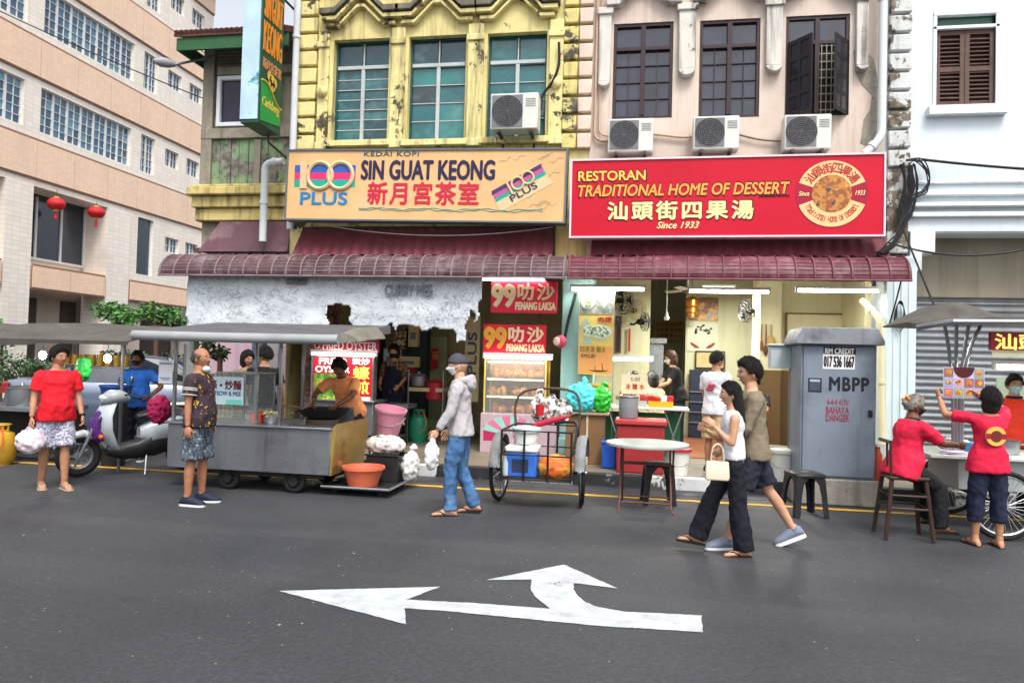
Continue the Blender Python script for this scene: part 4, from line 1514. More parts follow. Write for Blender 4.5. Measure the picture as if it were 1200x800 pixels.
def pipe(name, label, cat, pts, rad, m, fit=True, n=12):
    pts = [Vector(p) for p in pts]
    mb = MB()
    # rounded corners
    q = [pts[0]]
    for i in range(1, len(pts) - 1):
        a, b, c = pts[i - 1], pts[i], pts[i + 1]
        d0, d1 = (a - b), (c - b)
        l = min(0.12, d0.length * 0.45, d1.length * 0.45)
        s, e = b + d0.normalized() * l, b + d1.normalized() * l
        for k in range(5):
            t = k / 4
            q.append(s * (1 - t) ** 2 + b * 2 * t * (1 - t) + e * t * t)
    q.append(pts[-1])
    mb.tube(q, rad, n)
    if fit:
        for i in (0.25, 0.6):
            k = int((len(pts) - 1) * i)
            a, b = pts[k], pts[k + 1]
            c = a.lerp(b, 0.5)
            d = (b - a).normalized() * 0.03
            mb.cyl(c - d, c + d, rad * 1.25, n=n)
    r = mb.build(name, m, smooth=True, angle=60)
    return tag(r, label, cat)


pf = lambda px, py, Y=11.36: P(px, py, Y)
pipe('drainpipe', 'white downpipe on the yellow stone blocks', 'pipe', [(pf(348, 90).x, 11.3, 9), (pf(348, 90).x, 11.3, 4.7), (pf(348, 90).x, 11.3, 3.65)], 0.055, M_pvc)
pipe('drainpipe', 'short white elbow pipe dropping from the green planks to the awning', 'pipe', [(YX0 - 0.05, 11.3, 4.78), (P(311, 190, 11.3).x, 11.3, 4.75), (P(311, 190, 11.3).x, 11.3, 3.45)], 0.06, M_pvc)
pipe('drainpipe', 'tall white downpipe between the cream and white houses ending behind the crimson sign', 'pipe', [(pf(1033, 80).x, 11.32, 9), (pf(1033, 80).x, 11.32, 4.95), (pf(1012, 178).x, 11.3, 4.7)], 0.06, M_pvc)
pipe('drainpipe', 'cream bent pipe high on the pillar behind the grey cabinet', 'pipe', [P(1010, 352, 11.7), P(1032, 375, 11.4), P(1034, 520, 11.38)], 0.045, mat('cream_pipe', S('#cfc8a4'), 0.5, 0.06))
for k, (lab, off) in enumerate((('beige conduit running down the cream wall beside the stone blocks', 0), ('thinner beige conduit just right of the first one on the cream wall', 0.07))):
    pipe('conduit', lab, 'conduit', [(pf(698, 80).x + off, 11.45 - 0.0, 9), (pf(698, 80).x + off, 11.45, fz(704, 165) + off), (pf(735, 160).x, 11.45, fz(725, 168) + off), ], 0.02 - 0.006 * k, mat('beige_conduit', S('#b49a86'), 0.6, 0.1), False, 8)
pipe('conduit', 'beige conduit strung between the cream wall air conditioners', 'conduit', [P(765, 157, 11.45), P(800, 161, 11.45), P(815, 160, 11.45)], 0.02, MATS['beige_conduit'], False, 8)
pipe('conduit', 'brown conduit between the middle and right air conditioners', 'conduit', [P(866, 158, 11.45), P(890, 164, 11.45), P(922, 166, 11.45)], 0.016, mat('brown_conduit', S('#7d6656'), 0.6, 0.1), False, 8)


def sag(a, b, s, n=14):
    a, b = Vector(a), Vector(b)
    return [a.lerp(b, k / n) + Vector((0, 0, -s * 4 * (k / n) * (1 - k / n))) for k in range(n + 1)]


def cable(label, pts, rad=0.012, m=None):
    mb = MB()
    mb.tube(pts, rad, 6)
    return tag(mb.build('cable', m or M_cable), label, 'cable')


def smoothpts(ps, n=6):
    ps = [Vector(p) for p in ps]
    out = []
    for i in range(len(ps) - 1):
        p0, p1, p2, p3 = ps[max(i - 1, 0)], ps[i], ps[i + 1], ps[min(i + 2, len(ps) - 1)]
        for k in range(n):
            t = k / n
            out.append(0.5 * ((2 * p1) + (p2 - p0) * t + (2 * p0 - 5 * p1 + 4 * p2 - p3) * t * t + (3 * p1 - p0 - 3 * p2 + p3) * t ** 3))
    out.append(ps[-1])
    return out


cable('thick black hose curving down beside the right yellow house window', smoothpts([pf(655, 50), pf(655, 75), pf(648, 95), pf(636, 112), pf(634, 128, 11.3)]), 0.022)
cl = tag(MB().build('cable_bundle', M_cable), 'tangled bundle of black cables looping at the corner of the white house', 'cable')
bpy.data.objects.remove(cl)
mb = MB()
r3 = random.Random(11)
for k in range(9):
    j = lambda s=5: r3.uniform(-s, s)
    x0 = 1056 + k * 2.2
    pts = [pf(x0 + j(2), 192 + j(3)), pf(x0 + 2 + j(3), 215 + j()), pf(x0 - 2 + j(3), 245 + j()), pf(1056 + j(3), 268 + j(), 11.3), pf(1046 + j(2), 285 + j(), 11.2), pf(1030 + j(3), 297 + j(2), 11.0)]
    mb.tube(smoothpts(pts), 0.012 if k % 3 else 0.02, 6)
for k in range(5):
    j = lambda s=3: r3.uniform(-s, s)
    pts = [pf(1064 + j(), 190 + j()), pf(1078 + j(), 188 + j()), pf(1088 + j(), 205 + j()), pf(1084 + j(), 222 + j()), pf(1070 + j(), 232 + j()), pf(1062 + j(), 250)]
    mb.tube(smoothpts(pts), 0.009, 6)
tag(mb.build('cable_bundle', M_cable), 'tangled bundle of black cables looping at the corner of the white house', 'cable')
cable('thick black cable leaving the bundle along the top of the white wall', sag(pf(1080, 187), P(1420, 205, 11.3), 0.06), 0.02)
cable('black cable swagging across the front of the drab board', sag(pf(1040, 284), P(1330, 240, 11.3), 0.4), 0.014)
cable('black cable slanting from the bundle down to the right stall roof', smoothpts([pf(1058, 268, 11.2), P(1075, 310, 10.2), P(1098, 366, 8.6)]), 0.013)
cable('thin black cable slanting down the pale blue pillar', sag(P(1057, 325, 10.9), P(1042, 380, 11.2), 0.02), 0.011)
cable('thin wire crossing in front of the office block', sag(P(-20, 4, 13), P(255, 122, 13), 0.05), 0.012)
cable('thin cable sagging under the coffee shop sign', sag(P(370, 262, 11.2), P(648, 266, 11.2), 0.16), 0.006, M_pvc)
mb = MB()
for k in range(6):
    a = P(1054, 372, FY - 0.1)
    mb.tube([a + Vector((0.075 * math.cos(2 * PI * j / 20) * (1 - .08 * k), -0.01 - 0.006 * k, (0.2 - .012 * k) * math.sin(2 * PI * j / 20) + 0.02 * k)) for j in range(20)], 0.005, 5, closed=True)
tag(mb.build('cable_coil', M_cable), 'thin coil of black wire hung on the pale blue pillar', 'cable')

# street lamp arm at the annex
r = thing('street_lamp', 'grey street lamp reaching out on an arm from the timber annex', 'street lamp', P(250, 68, 11.6))
mb = MB()
mb.tube(smoothpts([P(252, 66, 11.7), P(230, 71, 11.5), P(204, 76, 11.3)]), 0.022, 8)
mb.build('arm', M_steeld, r)
mb = MB()
a, b = P(206, 76, 11.3), P(180, 71, 11.1)
mb.tube([a, a.lerp(b, .3), a.lerp(b, .7), b], [0.035, 0.075, 0.085, 0.03], 10)
mb.build('lamp_head', mat('lamp_grey', S('#8d9094'), 0.5, 0.1), r)

# red lanterns on the office block
def lantern(label, px, py):
    c = XP(px, py, LX + 0.35)
    r = thing('paper_lantern', label, 'lantern', c, 0, 'red lanterns under the office block beam')
    r.scale = (.62, .62, .62)
    mb = MB()
    prof = [(0.12, 0.32), (0.3, 0.27), (0.42, 0.1), (0.44, 0), (0.42, -0.1), (0.3, -0.27), (0.12, -0.32)]
    rings = []
    for rr, z in prof:
        rings.append([Vector((rr * (1 + 0.03 * (j % 2)) * math.cos(2 * PI * j / 28), rr * (1 + 0.03 * (j % 2)) * math.sin(2 * PI * j / 28), z)) for j in range(28)])
    mb.loft(rings)
    mb.build('shade', mat('lantern_red', S('#b8202a'), 0.6, 0.15, 4), r, world=False, angle=60)
    for z in (.3, -.38):
        mb = MB()
        mb.lathe([(0.14, z), (0.14, z + .08)], n=16)
        mb.build('gold_collar', ink('gold_ink', '#d9b84c'), r, world=False)
    mb = MB()
    mb.lathe([(0.03, -0.85), (0.1, -0.8), (0.06, -0.5), (0.03, -0.38)], n=12)
    mb.build('tassel', mat('lantern_red', S('#b8202a')), r, world=False)
    mb = MB()
    mb.tube([(0, 0, 0.36), (0, 0, (lz(5.36) - c.z) / .62)], 0.012, 5)
    mb.build('cord', M_cable, r, world=False)


lantern('red paper lantern on the left in front of the dark office window', 66, 239)
lantern('red paper lantern on the right by the tiled column', 113, 249)


# ------------------------------------------------------------ torn banner under the awning
def torn():
    mt, t, bs = _nodes('torn_vinyl')
    co = _coord(t)
    n1 = _noise(t, _coord(t, (1, 1, 1.4)), 7.0, 7.0, 0.62, 0.8)
    ln = _math(t, 'ABSOLUTE', _math(t, 'SUBTRACT', n1, 0.5))
    msk = _ramp(t, _noise(t, co, 1.6, 3.0), 0.36, 0.5)
    f = _math(t, 'MULTIPLY', _ramp(t, ln, 0.016, 0.005), msk)
    c = _mix(t, _ramp(t, _noise(t, co, 3.0, 6.0), 0.35, 0.7), S('#c8ced4'), S('#abb3bb'))
    c = _mix(t, _math(t, 'MULTIPLY', f, 0.9), c, S('#3c4048'))
    n2 = _noise(t, _coord(t, (1.6, 1, 1)), 16.0, 3.0, 0.5, 1.5)
    f2 = _math(t, 'MULTIPLY', _ramp(t, _math(t, 'ABSOLUTE', _math(t, 'SUBTRACT', n2, 0.5)), 0.03, 0.012), _ramp(t, _noise(t, _coord(t, (1, 1, 1.5)), 2.6, 2.0), 0.54, 0.6))
    c = _mix(t, _math(t, 'MULTIPLY', f2, 0.8), c, S('#4a4f58'))
    h = _noise(t, _coord(t, (1, 1, 6)), 2.2, 6.0)
    c = _mix(t, _math(t, 'MULTIPLY', _ramp(t, h, 0.6, 0.66), 0.4), c, S('#8c9299'))
    y = _ramp(t, _noise(t, _coord(t, (0.7, 1, 1)), 1.3, 3.0), 0.66, 0.75)
    c = _mix(t, _math(t, 'MULTIPLY', y, 0.3), c, S('#c2b58a'))
    t.links.new(c, bs.inputs['Base Color'])
    bs.inputs['Roughness'].default_value = 0.55
    _bump(t, bs, h, 0.2)
    return mt


BY = 10.74
tx0, tx1 = P(219, 350, BY).x, P(566, 350, BY).x
ztop = 2.93
outline = [(219, 400), (219, 318), (567, 324), (566, 352), (561, 352), (557, 380), (553, 362), (549, 366), (544, 400), (536, 401), (533, 388), (528, 385), (512, 383), (500, 387), (494, 383), (480, 384), (470, 377), (462, 388), (458, 376), (452, 384), (440, 386), (430, 392), (412, 389), (411, 358), (384, 357), (383, 372), (396, 390), (370, 400)]
opoly = [(P(x, y, BY).x, P(x, y, BY).z) for x, y in outline]


def inside(x, z, poly):
    c = False
    for i in range(len(poly)):
        (x1, z1), (x2, z2) = poly[i], poly[i - 1]
        if (z1 > z) != (z2 > z) and x < (x2 - x1) * (z - z1) / (z2 - z1) + x1:
            c = not c
    return c


mb = MB()
st = 0.028
nx, nz = int((tx1 - tx0) / st), int(1.2 / st)
idx = {}


def bv(i, j):
    if (i, j) not in idx:
        x, z = tx0 + i * st, ztop + 0.03 - j * st
        d = mnoise.noise(Vector((x * 1.3, 0, z * 2.6))) * 0.03 * min(1, j / 12) + mnoise.noise(Vector((x * 5, 3, z * 9))) * 0.006
        e = mnoise.noise(Vector((x * 9, 7, z * 9))) * 0.012
        mb.v.append((x + e, BY + d, z + e))
        idx[(i, j)] = len(mb.v) - 1
    return idx[(i, j)]


for i in range(nx):
    for j in range(nz):
        xc, zc = tx0 + (i + .5) * st, ztop + 0.03 - (j + .5) * st
        jx = mnoise.noise(Vector((xc * 6, 1, zc * 6))) * 0.06
        if inside(xc + jx, zc + jx, opoly):
            mb.f.append((bv(i, j + 1), bv(i + 1, j + 1), bv(i + 1, j), bv(i, j)))
            mb.mi.append(0)
tb = mb.build('torn_banner', torn())
sm = tb.modifiers.new('thick', 'SOLIDIFY')
sm.thickness = 0.004
tag(tb, 'tattered white vinyl banner hanging in rags under the grey awning', 'banner')
text('CURRY MEE', 'lettering', ink('grey_ink', '#6d747c'), tb, (0, BY - 0.03, 0), (1, 0, 0), (0, 0, 1), (P(452, 345, BY).x, P(452, 346, BY).z, P(507, 345, BY).x, P(507, 334, BY).z), 0.012, 0.03)
text('福建蝦麵', 'lettering', ink('grey_ink', '#6d747c'), tb, (0, BY - 0.03, 0), (1, 0, 0), (0, 0, 1), (P(336, 345, BY).x, P(336, 334, BY).z, P(360, 345, BY).x, P(360, 326, BY).z), 0.012, 0.0)


# ------------------------------------------------------------ lamps
def tube_lamp(label, px0, px1, py, Y, strength=26, watts=9, col=(1, 0.97, 0.88), z=None):
    a, b = P(px0, py, Y), P(px1, py, Y)
    zz = (a.z + b.z) / 2 if z is None else z
    c = Vector(((a.x + b.x) / 2, Y, zz))
    hw = (b.x - a.x) / 2
    r = thing('tube_lamp', label, 'lamp', c, 0, 'white tube lamps of the shops')
    mb = MB()
    mb.box((-hw, -0.02, 0.03), (hw, 0.03, 0.07))
    mb.box((-hw, -0.02, -0.025), (-hw + 0.03, 0.02, 0.029))
    mb.box((hw - 0.03, -0.02, -0.025), (hw, 0.02, 0.029))
    mb.build('batten', M_wp, r, world=False, bevel=0.004)
    mb = MB()
    mb.cyl((-hw + 0.031, 0, 0), (hw - 0.031, 0, 0), 0.019, n=10)
    mb.build('tube', glow('tube_glow_%d' % strength, col, strength), r, world=False)
    l = bpy.data.lights.new('tube_light', 'AREA')
    l.shape = 'RECTANGLE'
    l.size, l.size_y = 2 * hw, 0.05
    l.energy = watts
    l.color = col
    o = bpy.data.objects.new('tube_light', l)
    COL.objects.link(o)
    o.parent = r
    o.location = (0, 0, -0.03)
    return r


tube_lamp('white tube lamp under the red awning above the tall menu banner', 668, 757, 339, 11.25, watts=16)
tube_lamp('white tube lamp in front of the koi poster room', 806, 903, 342, 11.6, watts=40)
tube_lamp('white tube lamp above the grey power cabinet', 932, 1031, 341, 11.5, watts=9)
tube_lamp('white tube lamp low over the dessert counter diners', 706, 766, 421, 12.6, watts=30)
tube_lamp('slim white tube lamp deeper inside behind the koi room lamp', 822, 862, 338, 13.6, watts=110)
tube_lamp('white tube lamp partly behind the torn banner edge', 560, 640, 327, 11.1, watts=10)


# ------------------------------------------------------------ generic street goods
def wheel(root, c, axis, rad, tyre=0.03, spokes=24, name='wheel', rim_m=None, hub=0.03):
    """a spoked or disc wheel: the tyre is the part, rim and spokes its sub-parts"""
    c = Vector(c)
    ax = Vector(axis).normalized()
    u = ax.cross(Vector((0, 0, 1))).normalized()
    v = ax.cross(u)
    circ = lambda r_, n=32, o=0.0: [c + ax * o + (u * math.cos(2 * PI * k / n) + v * math.sin(2 * PI * k / n)) * r_ for k in range(n)]
    mb = MB()
    mb.tube(circ(rad - tyre), tyre, 8, closed=True)
    t = mb.build(name, M_rubber, root, world=False)
    mb = MB()
    mb.tube(circ(rad - tyre * 2.1), tyre * 0.55, 6, closed=True)
    mb.cyl(c - ax * 0.05, c + ax * 0.05, hub, n=12)
    for k in range(spokes):
        a = 2 * PI * k / spokes
        d = u * math.cos(a) + v * math.sin(a)
        e = u * math.cos(a + 0.25) + v * math.sin(a + 0.25)
        mb.tube([c + e * hub + ax * (0.03 if k % 2 else -0.03), c + d * (rad - tyre * 2.1)], 0.003 if spokes > 12 else 0.014, 4)
    o = mb.build('rim', rim_m or M_steel, root, world=False)
    o.parent = t
    return t


def stool(label, loc, rz=0.0, h=0.47):
    r = thing('plastic_stool', label, 'stool', loc, rz, 'black plastic stools')
    mb = MB()
    s = 0.145
    prof = [[(sx * q, sy * q, z) for sx, sy in ((-1, -1), (0, -1.06), (1, -1), (1.06, 0), (1, 1), (0, 1.06), (-1, 1), (-1.06, 0))] for q, z in ((s * 1.1, h - 0.045), (s * 1.12, h - 0.03), (s * 1.08, h - 0.008), (s * 0.98, h), (s * 0.6, h - 0.004))]
    mb.loft(prof)
    mb.build('seat', M_bplas, r, world=False, bevel=0.0, angle=50)
    for sx in (-1, 1):
        for sy in (-1, 1):
            mb = MB()
            def sec(z, o, w_):
                return [(sx * o, sy * o, z), (sx * (o - w_), sy * o, z), (sx * (o - w_ * .8), sy * (o - 0.025), z), (sx * (o - 0.025), sy * (o - 0.025), z), (sx * (o - 0.025), sy * (o - w_ * .8), z), (sx * o, sy * (o - w_), z)][::(1 if sx * sy > 0 else -1)]
            mb.loft([sec(0, 0.19, 0.06), sec(h * 0.5, 0.172, 0.066), sec(h * 0.75, 0.163, 0.08), sec(h - 0.05, 0.157, 0.13)])
            mb.build('leg', M_bplas, r, world=False, angle=50)
    mb = MB()
    mb.obox((0, 0, h + 0.002), (0.09, 0.02, 0.004))
    mb.build('hand_slot', mat('slot_pale', S('#8c8c8c'), 0.5), r, world=False, smooth=False)
    return r


M_bplas = mat('black_plastic', S('#202124'), 0.38, 0.15, 5, 0.05, dirt=0.3, dirtcol=S('#4d4a46'))
stool('black plastic stool standing behind the round table', (0.24, 8.78, 0), 0.1)
stool('black plastic stool in front of the grey power cabinet', (1.80, 8.55, 0), 0.25)


def bucket(name, label, cat, loc, r0, r1, h, m, rim=0.012, tilt=None, lid=None, handle=True, group=None):
    r = thing(name, label, cat, loc, 0, group)
    if tilt:
        r.rotation_euler = tilt
    mb = MB()
    t = 0.006
    prof = [(0.001, 0), (r0, 0), (r0 + (r1 - r0) * .5, h * .5), (r1, h - 0.03), (r1 + rim, h - 0.03), (r1 + rim, h), (r1 - t, h), (r0 - t, t * 2), (0.001, t * 2)]
    mb.lathe(prof, n=32, caps=False)
    mb.build('tub', m, r, world=False, angle=30)
    if lid:
        mb = MB()
        mb.lathe([(0.001, h + 0.004), (r1 + rim + .004, h + 0.004), (r1 + rim + 0.006, h - 0.02), (r1 + rim + .008, h - 0.02), (r1 + rim + .008, h + 0.018), (r1 * .8, h + 0.03), (0.001, h + 0.03)], n=32, caps=False)
        mb.build('lid', lid, r, world=False)
    if handle:
        mb = MB()
        mb.tube([((r1 + rim) * math.cos(t_), -(r1 * 0.55) * math.sin(t_) * 0.6 - r1 * 0.55 * math.sin(t_), h * 0.75 - 0.12 * math.sin(t_)) for t_ in [PI * k / 12 for k in range(13)]], 0.004, 5)
        mb.build('handle', M_steeld, r, world=False)
    return r


M_wbuck = mat('white_tub', S('#cfcfc8'), 0.45, 0.05, 3, 0.03, dirt=0.3, dirtcol=S('#a39d8d'))
M_redp = mat('red_plastic', S('#b3202c'), 0.4, 0.1, 3, 0.03)
gp = P(795, 541, 9.95)
bucket('tub', 'white tub with a red lid beside the red chest', 'tub', (gp.x, 9.98, PZ), 0.12, 0.15, 0.33, M_wbuck, lid=M_redp)
bucket('tub', 'cream white open tub at the back beside the power cabinet', 'tub', (P(915, 545, 9.9).x - 0.02, 10.25, PZ), 0.15, 0.175, 0.4, mat('cream_tub', S('#cbc5ae'), 0.45, 0.05))
bucket('tub', 'bright white lidded tub touching the power cabinet', 'tub', (P(921, 560, 9.7).x, 9.92, PZ), 0.125, 0.15, 0.38, M_wbuck, lid=M_wbuck)

# ------------------------------------------------------------ grey power cabinet
CY = 9.25
ca_, cb_ = P(937, 480, CY).x, P(1028, 480, CY).x
zt_, zp_ = P(980, 404, CY).z, P(980, 561, CY).z
M_cab = mat('blue_grey_cabinet', S('#747f8c'), 0.45, 0.1, 2.0, 0.08, dirt=0.6, dirtcol=S('#4f5866'), streak=0.4, peel=0.26, peelcol=S('#8d97a5'))
r = thing('power_cabinet', 'tall blue grey electricity cabinet with sloped hood on a concrete plinth', 'cabinet', ((ca_ + cb_) / 2, CY, 0))
mb = MB()
mb.box((ca_ + 0.01, CY + 0.012, zp_ + 0.002), (cb_ - 0.01, CY + 0.62, zt_))
mb.build('case', M_cab, r, bevel=0.008)
mb = MB()
mb.box((ca_ + 0.035, CY - 0.01, zp_ + 0.03), (cb_ - 0.03, CY + 0.011, zt_ - 0.02))
d = mb.build('door', M_cab, r, bevel=0.006)
mb = MB()
for z in (0.85, 1.35, 1.7):
    mb.cyl((cb_ - 0.028, CY - 0.01, z - 0.04), (cb_ - 0.028, CY - 0.01, z + 0.04), 0.01, n=8)
mb.build('hinge', M_steeld, d)
mb = MB()
mb.box((cb_ - 0.1, CY - 0.035, 1.05), (cb_ - 0.06, CY - 0.01, 1.13))
mb.cyl((cb_ - 0.08, CY - 0.05, 1.08), (cb_ - 0.08, CY - 0.03, 1.08), 0.02)
mb.build('lock', M_black, d)
mb = MB()
mb.prism([(ca_ - 0.07, zt_ + 0.002), (cb_ + 0.05, zt_ + 0.002), (cb_ + 0.05, zt_ + 0.05), (cb_ - 0.02, zt_ + 0.2), (ca_ + 0.0, zt_ + 0.2), (ca_ - 0.07, zt_ + 0.05)], CY - 0.09, CY + 0.68)
mb.build('hood', mat('dirty_hood', S('#7c8088'), 0.6, 0.15, 5, 0.2, dirt=0.7, dirtcol=S('#4a4a4c'), streak=0.5), r, bevel=0.01)
mb = MB()
mb.box((ca_ - 0.05, CY - 0.03, 0.0), (cb_ + 0.03, CY + 0.66, zp_))
mb.build('plinth', mat('stained_concrete', S('#8f8c85'), 0.9, 0.15, 4, 0.4, dirt=0.8, dirtcol=S('#3c3a37'), streak=0.6), r, bevel=0.02)
fz_ = lambda px, py: (P(px, py, CY - .012).x, P(px, py, CY - .012).z)


def cbox(x0, y0, x1, y1):
    a, b = fz_(x0, y1), fz_(x1, y0)
    return (a[0], a[1], b[0], b[1])


XU, ZU = (1, 0, 0), (0, 0, 1)
CO = (0, CY - 0.0105, 0)
text('MBPP', 'lettering', ink('stencil_black', '#1e2128'), r, CO, XU, ZU, cbox(972, 443, 1018, 457), 0.002, 0.05, spacing=1.12)
text('4-4-4 415V', 'lettering', ink('stencil_red', '#8e4156'), r, CO, XU, ZU, cbox(969, 468, 995, 474), 0.002, 0.02)
text('BAHAYA', 'lettering', ink('stencil_red', '#8e4156'), r, CO, XU, ZU, cbox(968, 477, 995, 484), 0.002, 0.03)
text('DANGER', 'lettering', ink('stencil_red', '#8e4156'), r, CO, XU, ZU, cbox(968, 486, 995, 493), 0.002, 0.03)
mb = MB()
q = cbox(964, 415, 1002, 432)
mb.box((q[0], CY - 0.014, q[1]), (q[2], CY - 0.0105, q[3]))
st_ = mb.build('sticker', ink('sticker_white', '#dfe0df'), r, smooth=False)
mb = MB()
q = cbox(965, 407, 1003, 415)
mb.box((q[0], CY - 0.014, q[1] + .002), (q[2], CY - 0.0105, q[3]))
sb_ = mb.build('sticker_header', ink('stencil_black', '#1e2128'), r, smooth=False)
text('RM CREDIT', 'lettering', ink('sticker_white', '#dfe0df'), sb_, (0, CY - 0.014, 0), XU, ZU, cbox(967, 408.5, 1001, 414), 0.002, 0.04)
text('017 536 1667', 'lettering', ink('stencil_black', '#1e2128'), st_, (0, CY - 0.014, 0), XU, ZU, cbox(965.5, 418, 1001, 429.5), 0.002, 0.04)
mb = MB()
q = cbox(947, 443, 963, 459)
mb.box((q[0], CY - 0.013, q[1]), (q[2], CY - 0.0105, q[3]))
lb = mb.build('stencil_plate', ink('stencil_black', '#1e2128'), r, bevel=0.0)
mb = MB()
w_ = q[2] - q[0]
mb.box((q[0] + .1 * w_, CY - 0.0145, q[1] + .12 * w_), (q[2] - .1 * w_, CY - 0.0135, q[3] - .32 * w_))
mb.build('plate_window', mat('slate_ink', S('#3f4756'), 0.6), lb, smooth=False)
mb = MB()
q = cbox(949, 444.5, 961, 447)
mb.box((q[0], CY - 0.0145, q[1]), (q[2], CY - 0.0135, q[3]))
mb.build('plate_strip', mat('cab_strip', S('#9aa3b0'), 0.6), lb, smooth=False)
# meter box hung on the shop pier beside it
r = thing('meter_box', 'small pale grey meter box beside the top of the power cabinet', 'meter box', P(919, 430, 9.9))
a, b = P(903, 431, 9.9), P(934, 406, 9.9)
mb = MB()
mb.box((a.x, 9.9, a.z), (b.x, 10.12, b.z))
mb.box((a.x - 0.02, 9.87, b.z + 0.002), (b.x + 0.02, 10.14, b.z + 0.03))
mb.build('case', mat('pale_grey_box', S('#a9b6b8'), 0.5, 0.06), r, bevel=0.008)
mb = MB()
mb.cyl((b.x - 0.05, 10.0, 0.15), (b.x - 0.05, 10.0, a.z), 0.025)
mb.build('post', M_steeld, r)
r = thing('wooden_pole', 'orange brown weathered pole between the power cabinet and the pale pillar', 'pole', (cb_ + 0.1, 9.95, PZ))
mb = MB()
mb.box((cb_ + 0.07, 9.95, PZ), (cb_ + 0.14, 10.01, 1.75))
mb.build('pole', mat('orange_timber', S('#9a7346'), 0.8, 0.2, 5, 0.3, peel=0.4, peelcol=S('#bfb6a3')), r)
mb = MB()
for k in range(7):
    z = 0.5 + 0.17 * k
    mb.tube([(cb_ + 0.105 + 0.05 * math.cos(t), 9.98 + 0.05 * math.sin(t), z + 0.01 * math.sin(t * 2)) for t in [2 * PI * j / 12 for j in range(12)]], 0.007, 5, closed=True)
mb.build('string', mat('orange_string', S('#c98a4a'), 0.8), r)
r = thing('red_container', 'narrow red container standing right of the power cabinet', 'container', (cb_ + 0.07, 9.55, 0))
mb = MB()
mb.lathe([(0.05, 0), (0.055, 0.02), (0.055, 0.42), (0.03, 0.47), (0.03, 0.52)], (cb_ + 0.1, 9.55, PZ), 16)
mb.build('body', mat('red_orange_plastic', S('#b8402e'), 0.4, 0.1), r)
mb = MB()
mb.cyl((cb_ + 0.1, 9.55, PZ + 0.522), (cb_ + 0.1, 9.55, PZ + 0.56), 0.034)
mb.build('cap', M_wp, r)

# ------------------------------------------------------------ round folding table
r = thing('folding_table', 'round pale steel table on brown crossed folding legs in the road', 'table', (0.1, 8.36, 0))
mb = MB()
mb.lathe([(0.001, 0.705), (0.445, 0.705), (0.452, 0.70), (0.455, 0.715), (0.45, 0.73), (0.43, 0.732), (0.001, 0.731)], (0, 0, 0), 48, caps=False)
mb.build('tabletop', mat('pale_steel_top', S('#a9b2ae'), 0.35, 0.08, 2, 0.04, metal=0.35, dirt=0.25, dirtcol=S('#8a8c86')), r, world=False)
M_brn = mat('brown_metal_leg', S('#5d4038'), 0.55, 0.2, 6, 0.1)
for s in (-1, 1):
    for dx in (-0.27, 0.27):
        mb = MB()
        mb.tube([(dx + 0.012 * s, -0.2 * s, 0.70), (dx + 0.012 * s, 0.0, 0.4), (dx * 1.02 + 0.012 * s, 0.22 * s, 0.05), (dx * 1.1, 0.27 * s, 0.0)], 0.011, 8)
        mb.build('leg', M_brn, r, world=False)
    mb = MB()
    for y_, z_ in ((.19, .1), (-.06, .5)):
        mb = MB()
        mb.tube([(-0.27, y_ * s, z_), (0.27, y_ * s, z_)], 0.009, 8)
        mb.build('crossbar', M_brn, r, world=False)


# ------------------------------------------------------------ dessert stall: chest, counter, goods
def crate_box(mb, a, b):
    mb.box(a, b)


a, b = P(722, 538, 9.9), P(779, 500, 9.9)
r = thing('ice_chest', 'big red ice chest on the pavement behind the round table', 'ice chest', (a.x, 9.9, PZ))
mb = MB()
mb.box((a.x, 9.9, PZ), (b.x, 10.35, b.z))
mb.build('chest', mat('red_chest', S('#8f2a2e'), 0.45, 0.1, 2, 0.05, dirt=0.3), r, bevel=0.02)
mb = MB()
mb.box((a.x - 0.03, 9.87, b.z + 0.003), (b.x + 0.03, 10.38, b.z + 0.08))
mb.build('lid', mat('red_chest_lid', S('#a3393a'), 0.4, 0.1, 2, 0.05), r, bevel=0.02)
r = thing('water_tank', 'grey translucent drum standing on the red ice chest', 'drum', (0, 0, 0))
q = P(736, 497, 10.1)
mb = MB()
mb.lathe([(0.12, b.z + 0.085), (0.125, b.z + .1), (0.13, b.z + 0.36), (0.12, b.z + 0.38), (0.115, b.z + 0.36)], (q.x, 10.12, 0), 24)
r.location = (q.x, 10.12, b.z + 0.085)
mb.build('drum', mat('grey_translucent', S('#77797c'), 0.35, 0.1, 3), r)
mb = MB()
mb.tube([(q.x + 0.135 * math.cos(t), 10.12 + .135 * math.sin(t), b.z + 0.37) for t in [2 * PI * k / 24 for k in range(24)]], 0.008, 5, closed=True)
mb.build('rim', M_steeld, r)

DY = 11.0
a, b = P(700, 480, DY), P(808, 474, DY)
zc = (a.z + b.z) / 2
r = thing('dessert_counter', 'white topped folding counter of the dessert stall', 'counter', (a.x, DY, PZ))
mb = MB()
mb.box((a.x, DY, zc - 0.035), (b.x, DY + 0.6, zc))
mb.build('countertop', mat('white_laminate', S('#c6cbc5'), 0.4, 0.06, 2), r, bevel=0.006)
for sx in (a.x + 0.15, b.x - 0.35):
    for s in (0, 1):
        mb = MB()
        mb.tube([(sx + 0.26 * s, DY + 0.05, PZ), (sx + 0.26 * (1 - s), DY + 0.06 + 0.03 * s, zc - 0.036)], 0.014, 6)
        mb.build('leg', M_steel, r)
mb = MB()
mb.box((a.x + 0.1, DY + 0.4, PZ + 0.05), (b.x - 0.1, DY + 0.44, zc - 0.1))
mb.build('back_panel', mat('green_panel', S('#2f6b4a'), 0.6, 0.2, 2), r, smooth=False)
# goods on it
rg = random.Random(21)


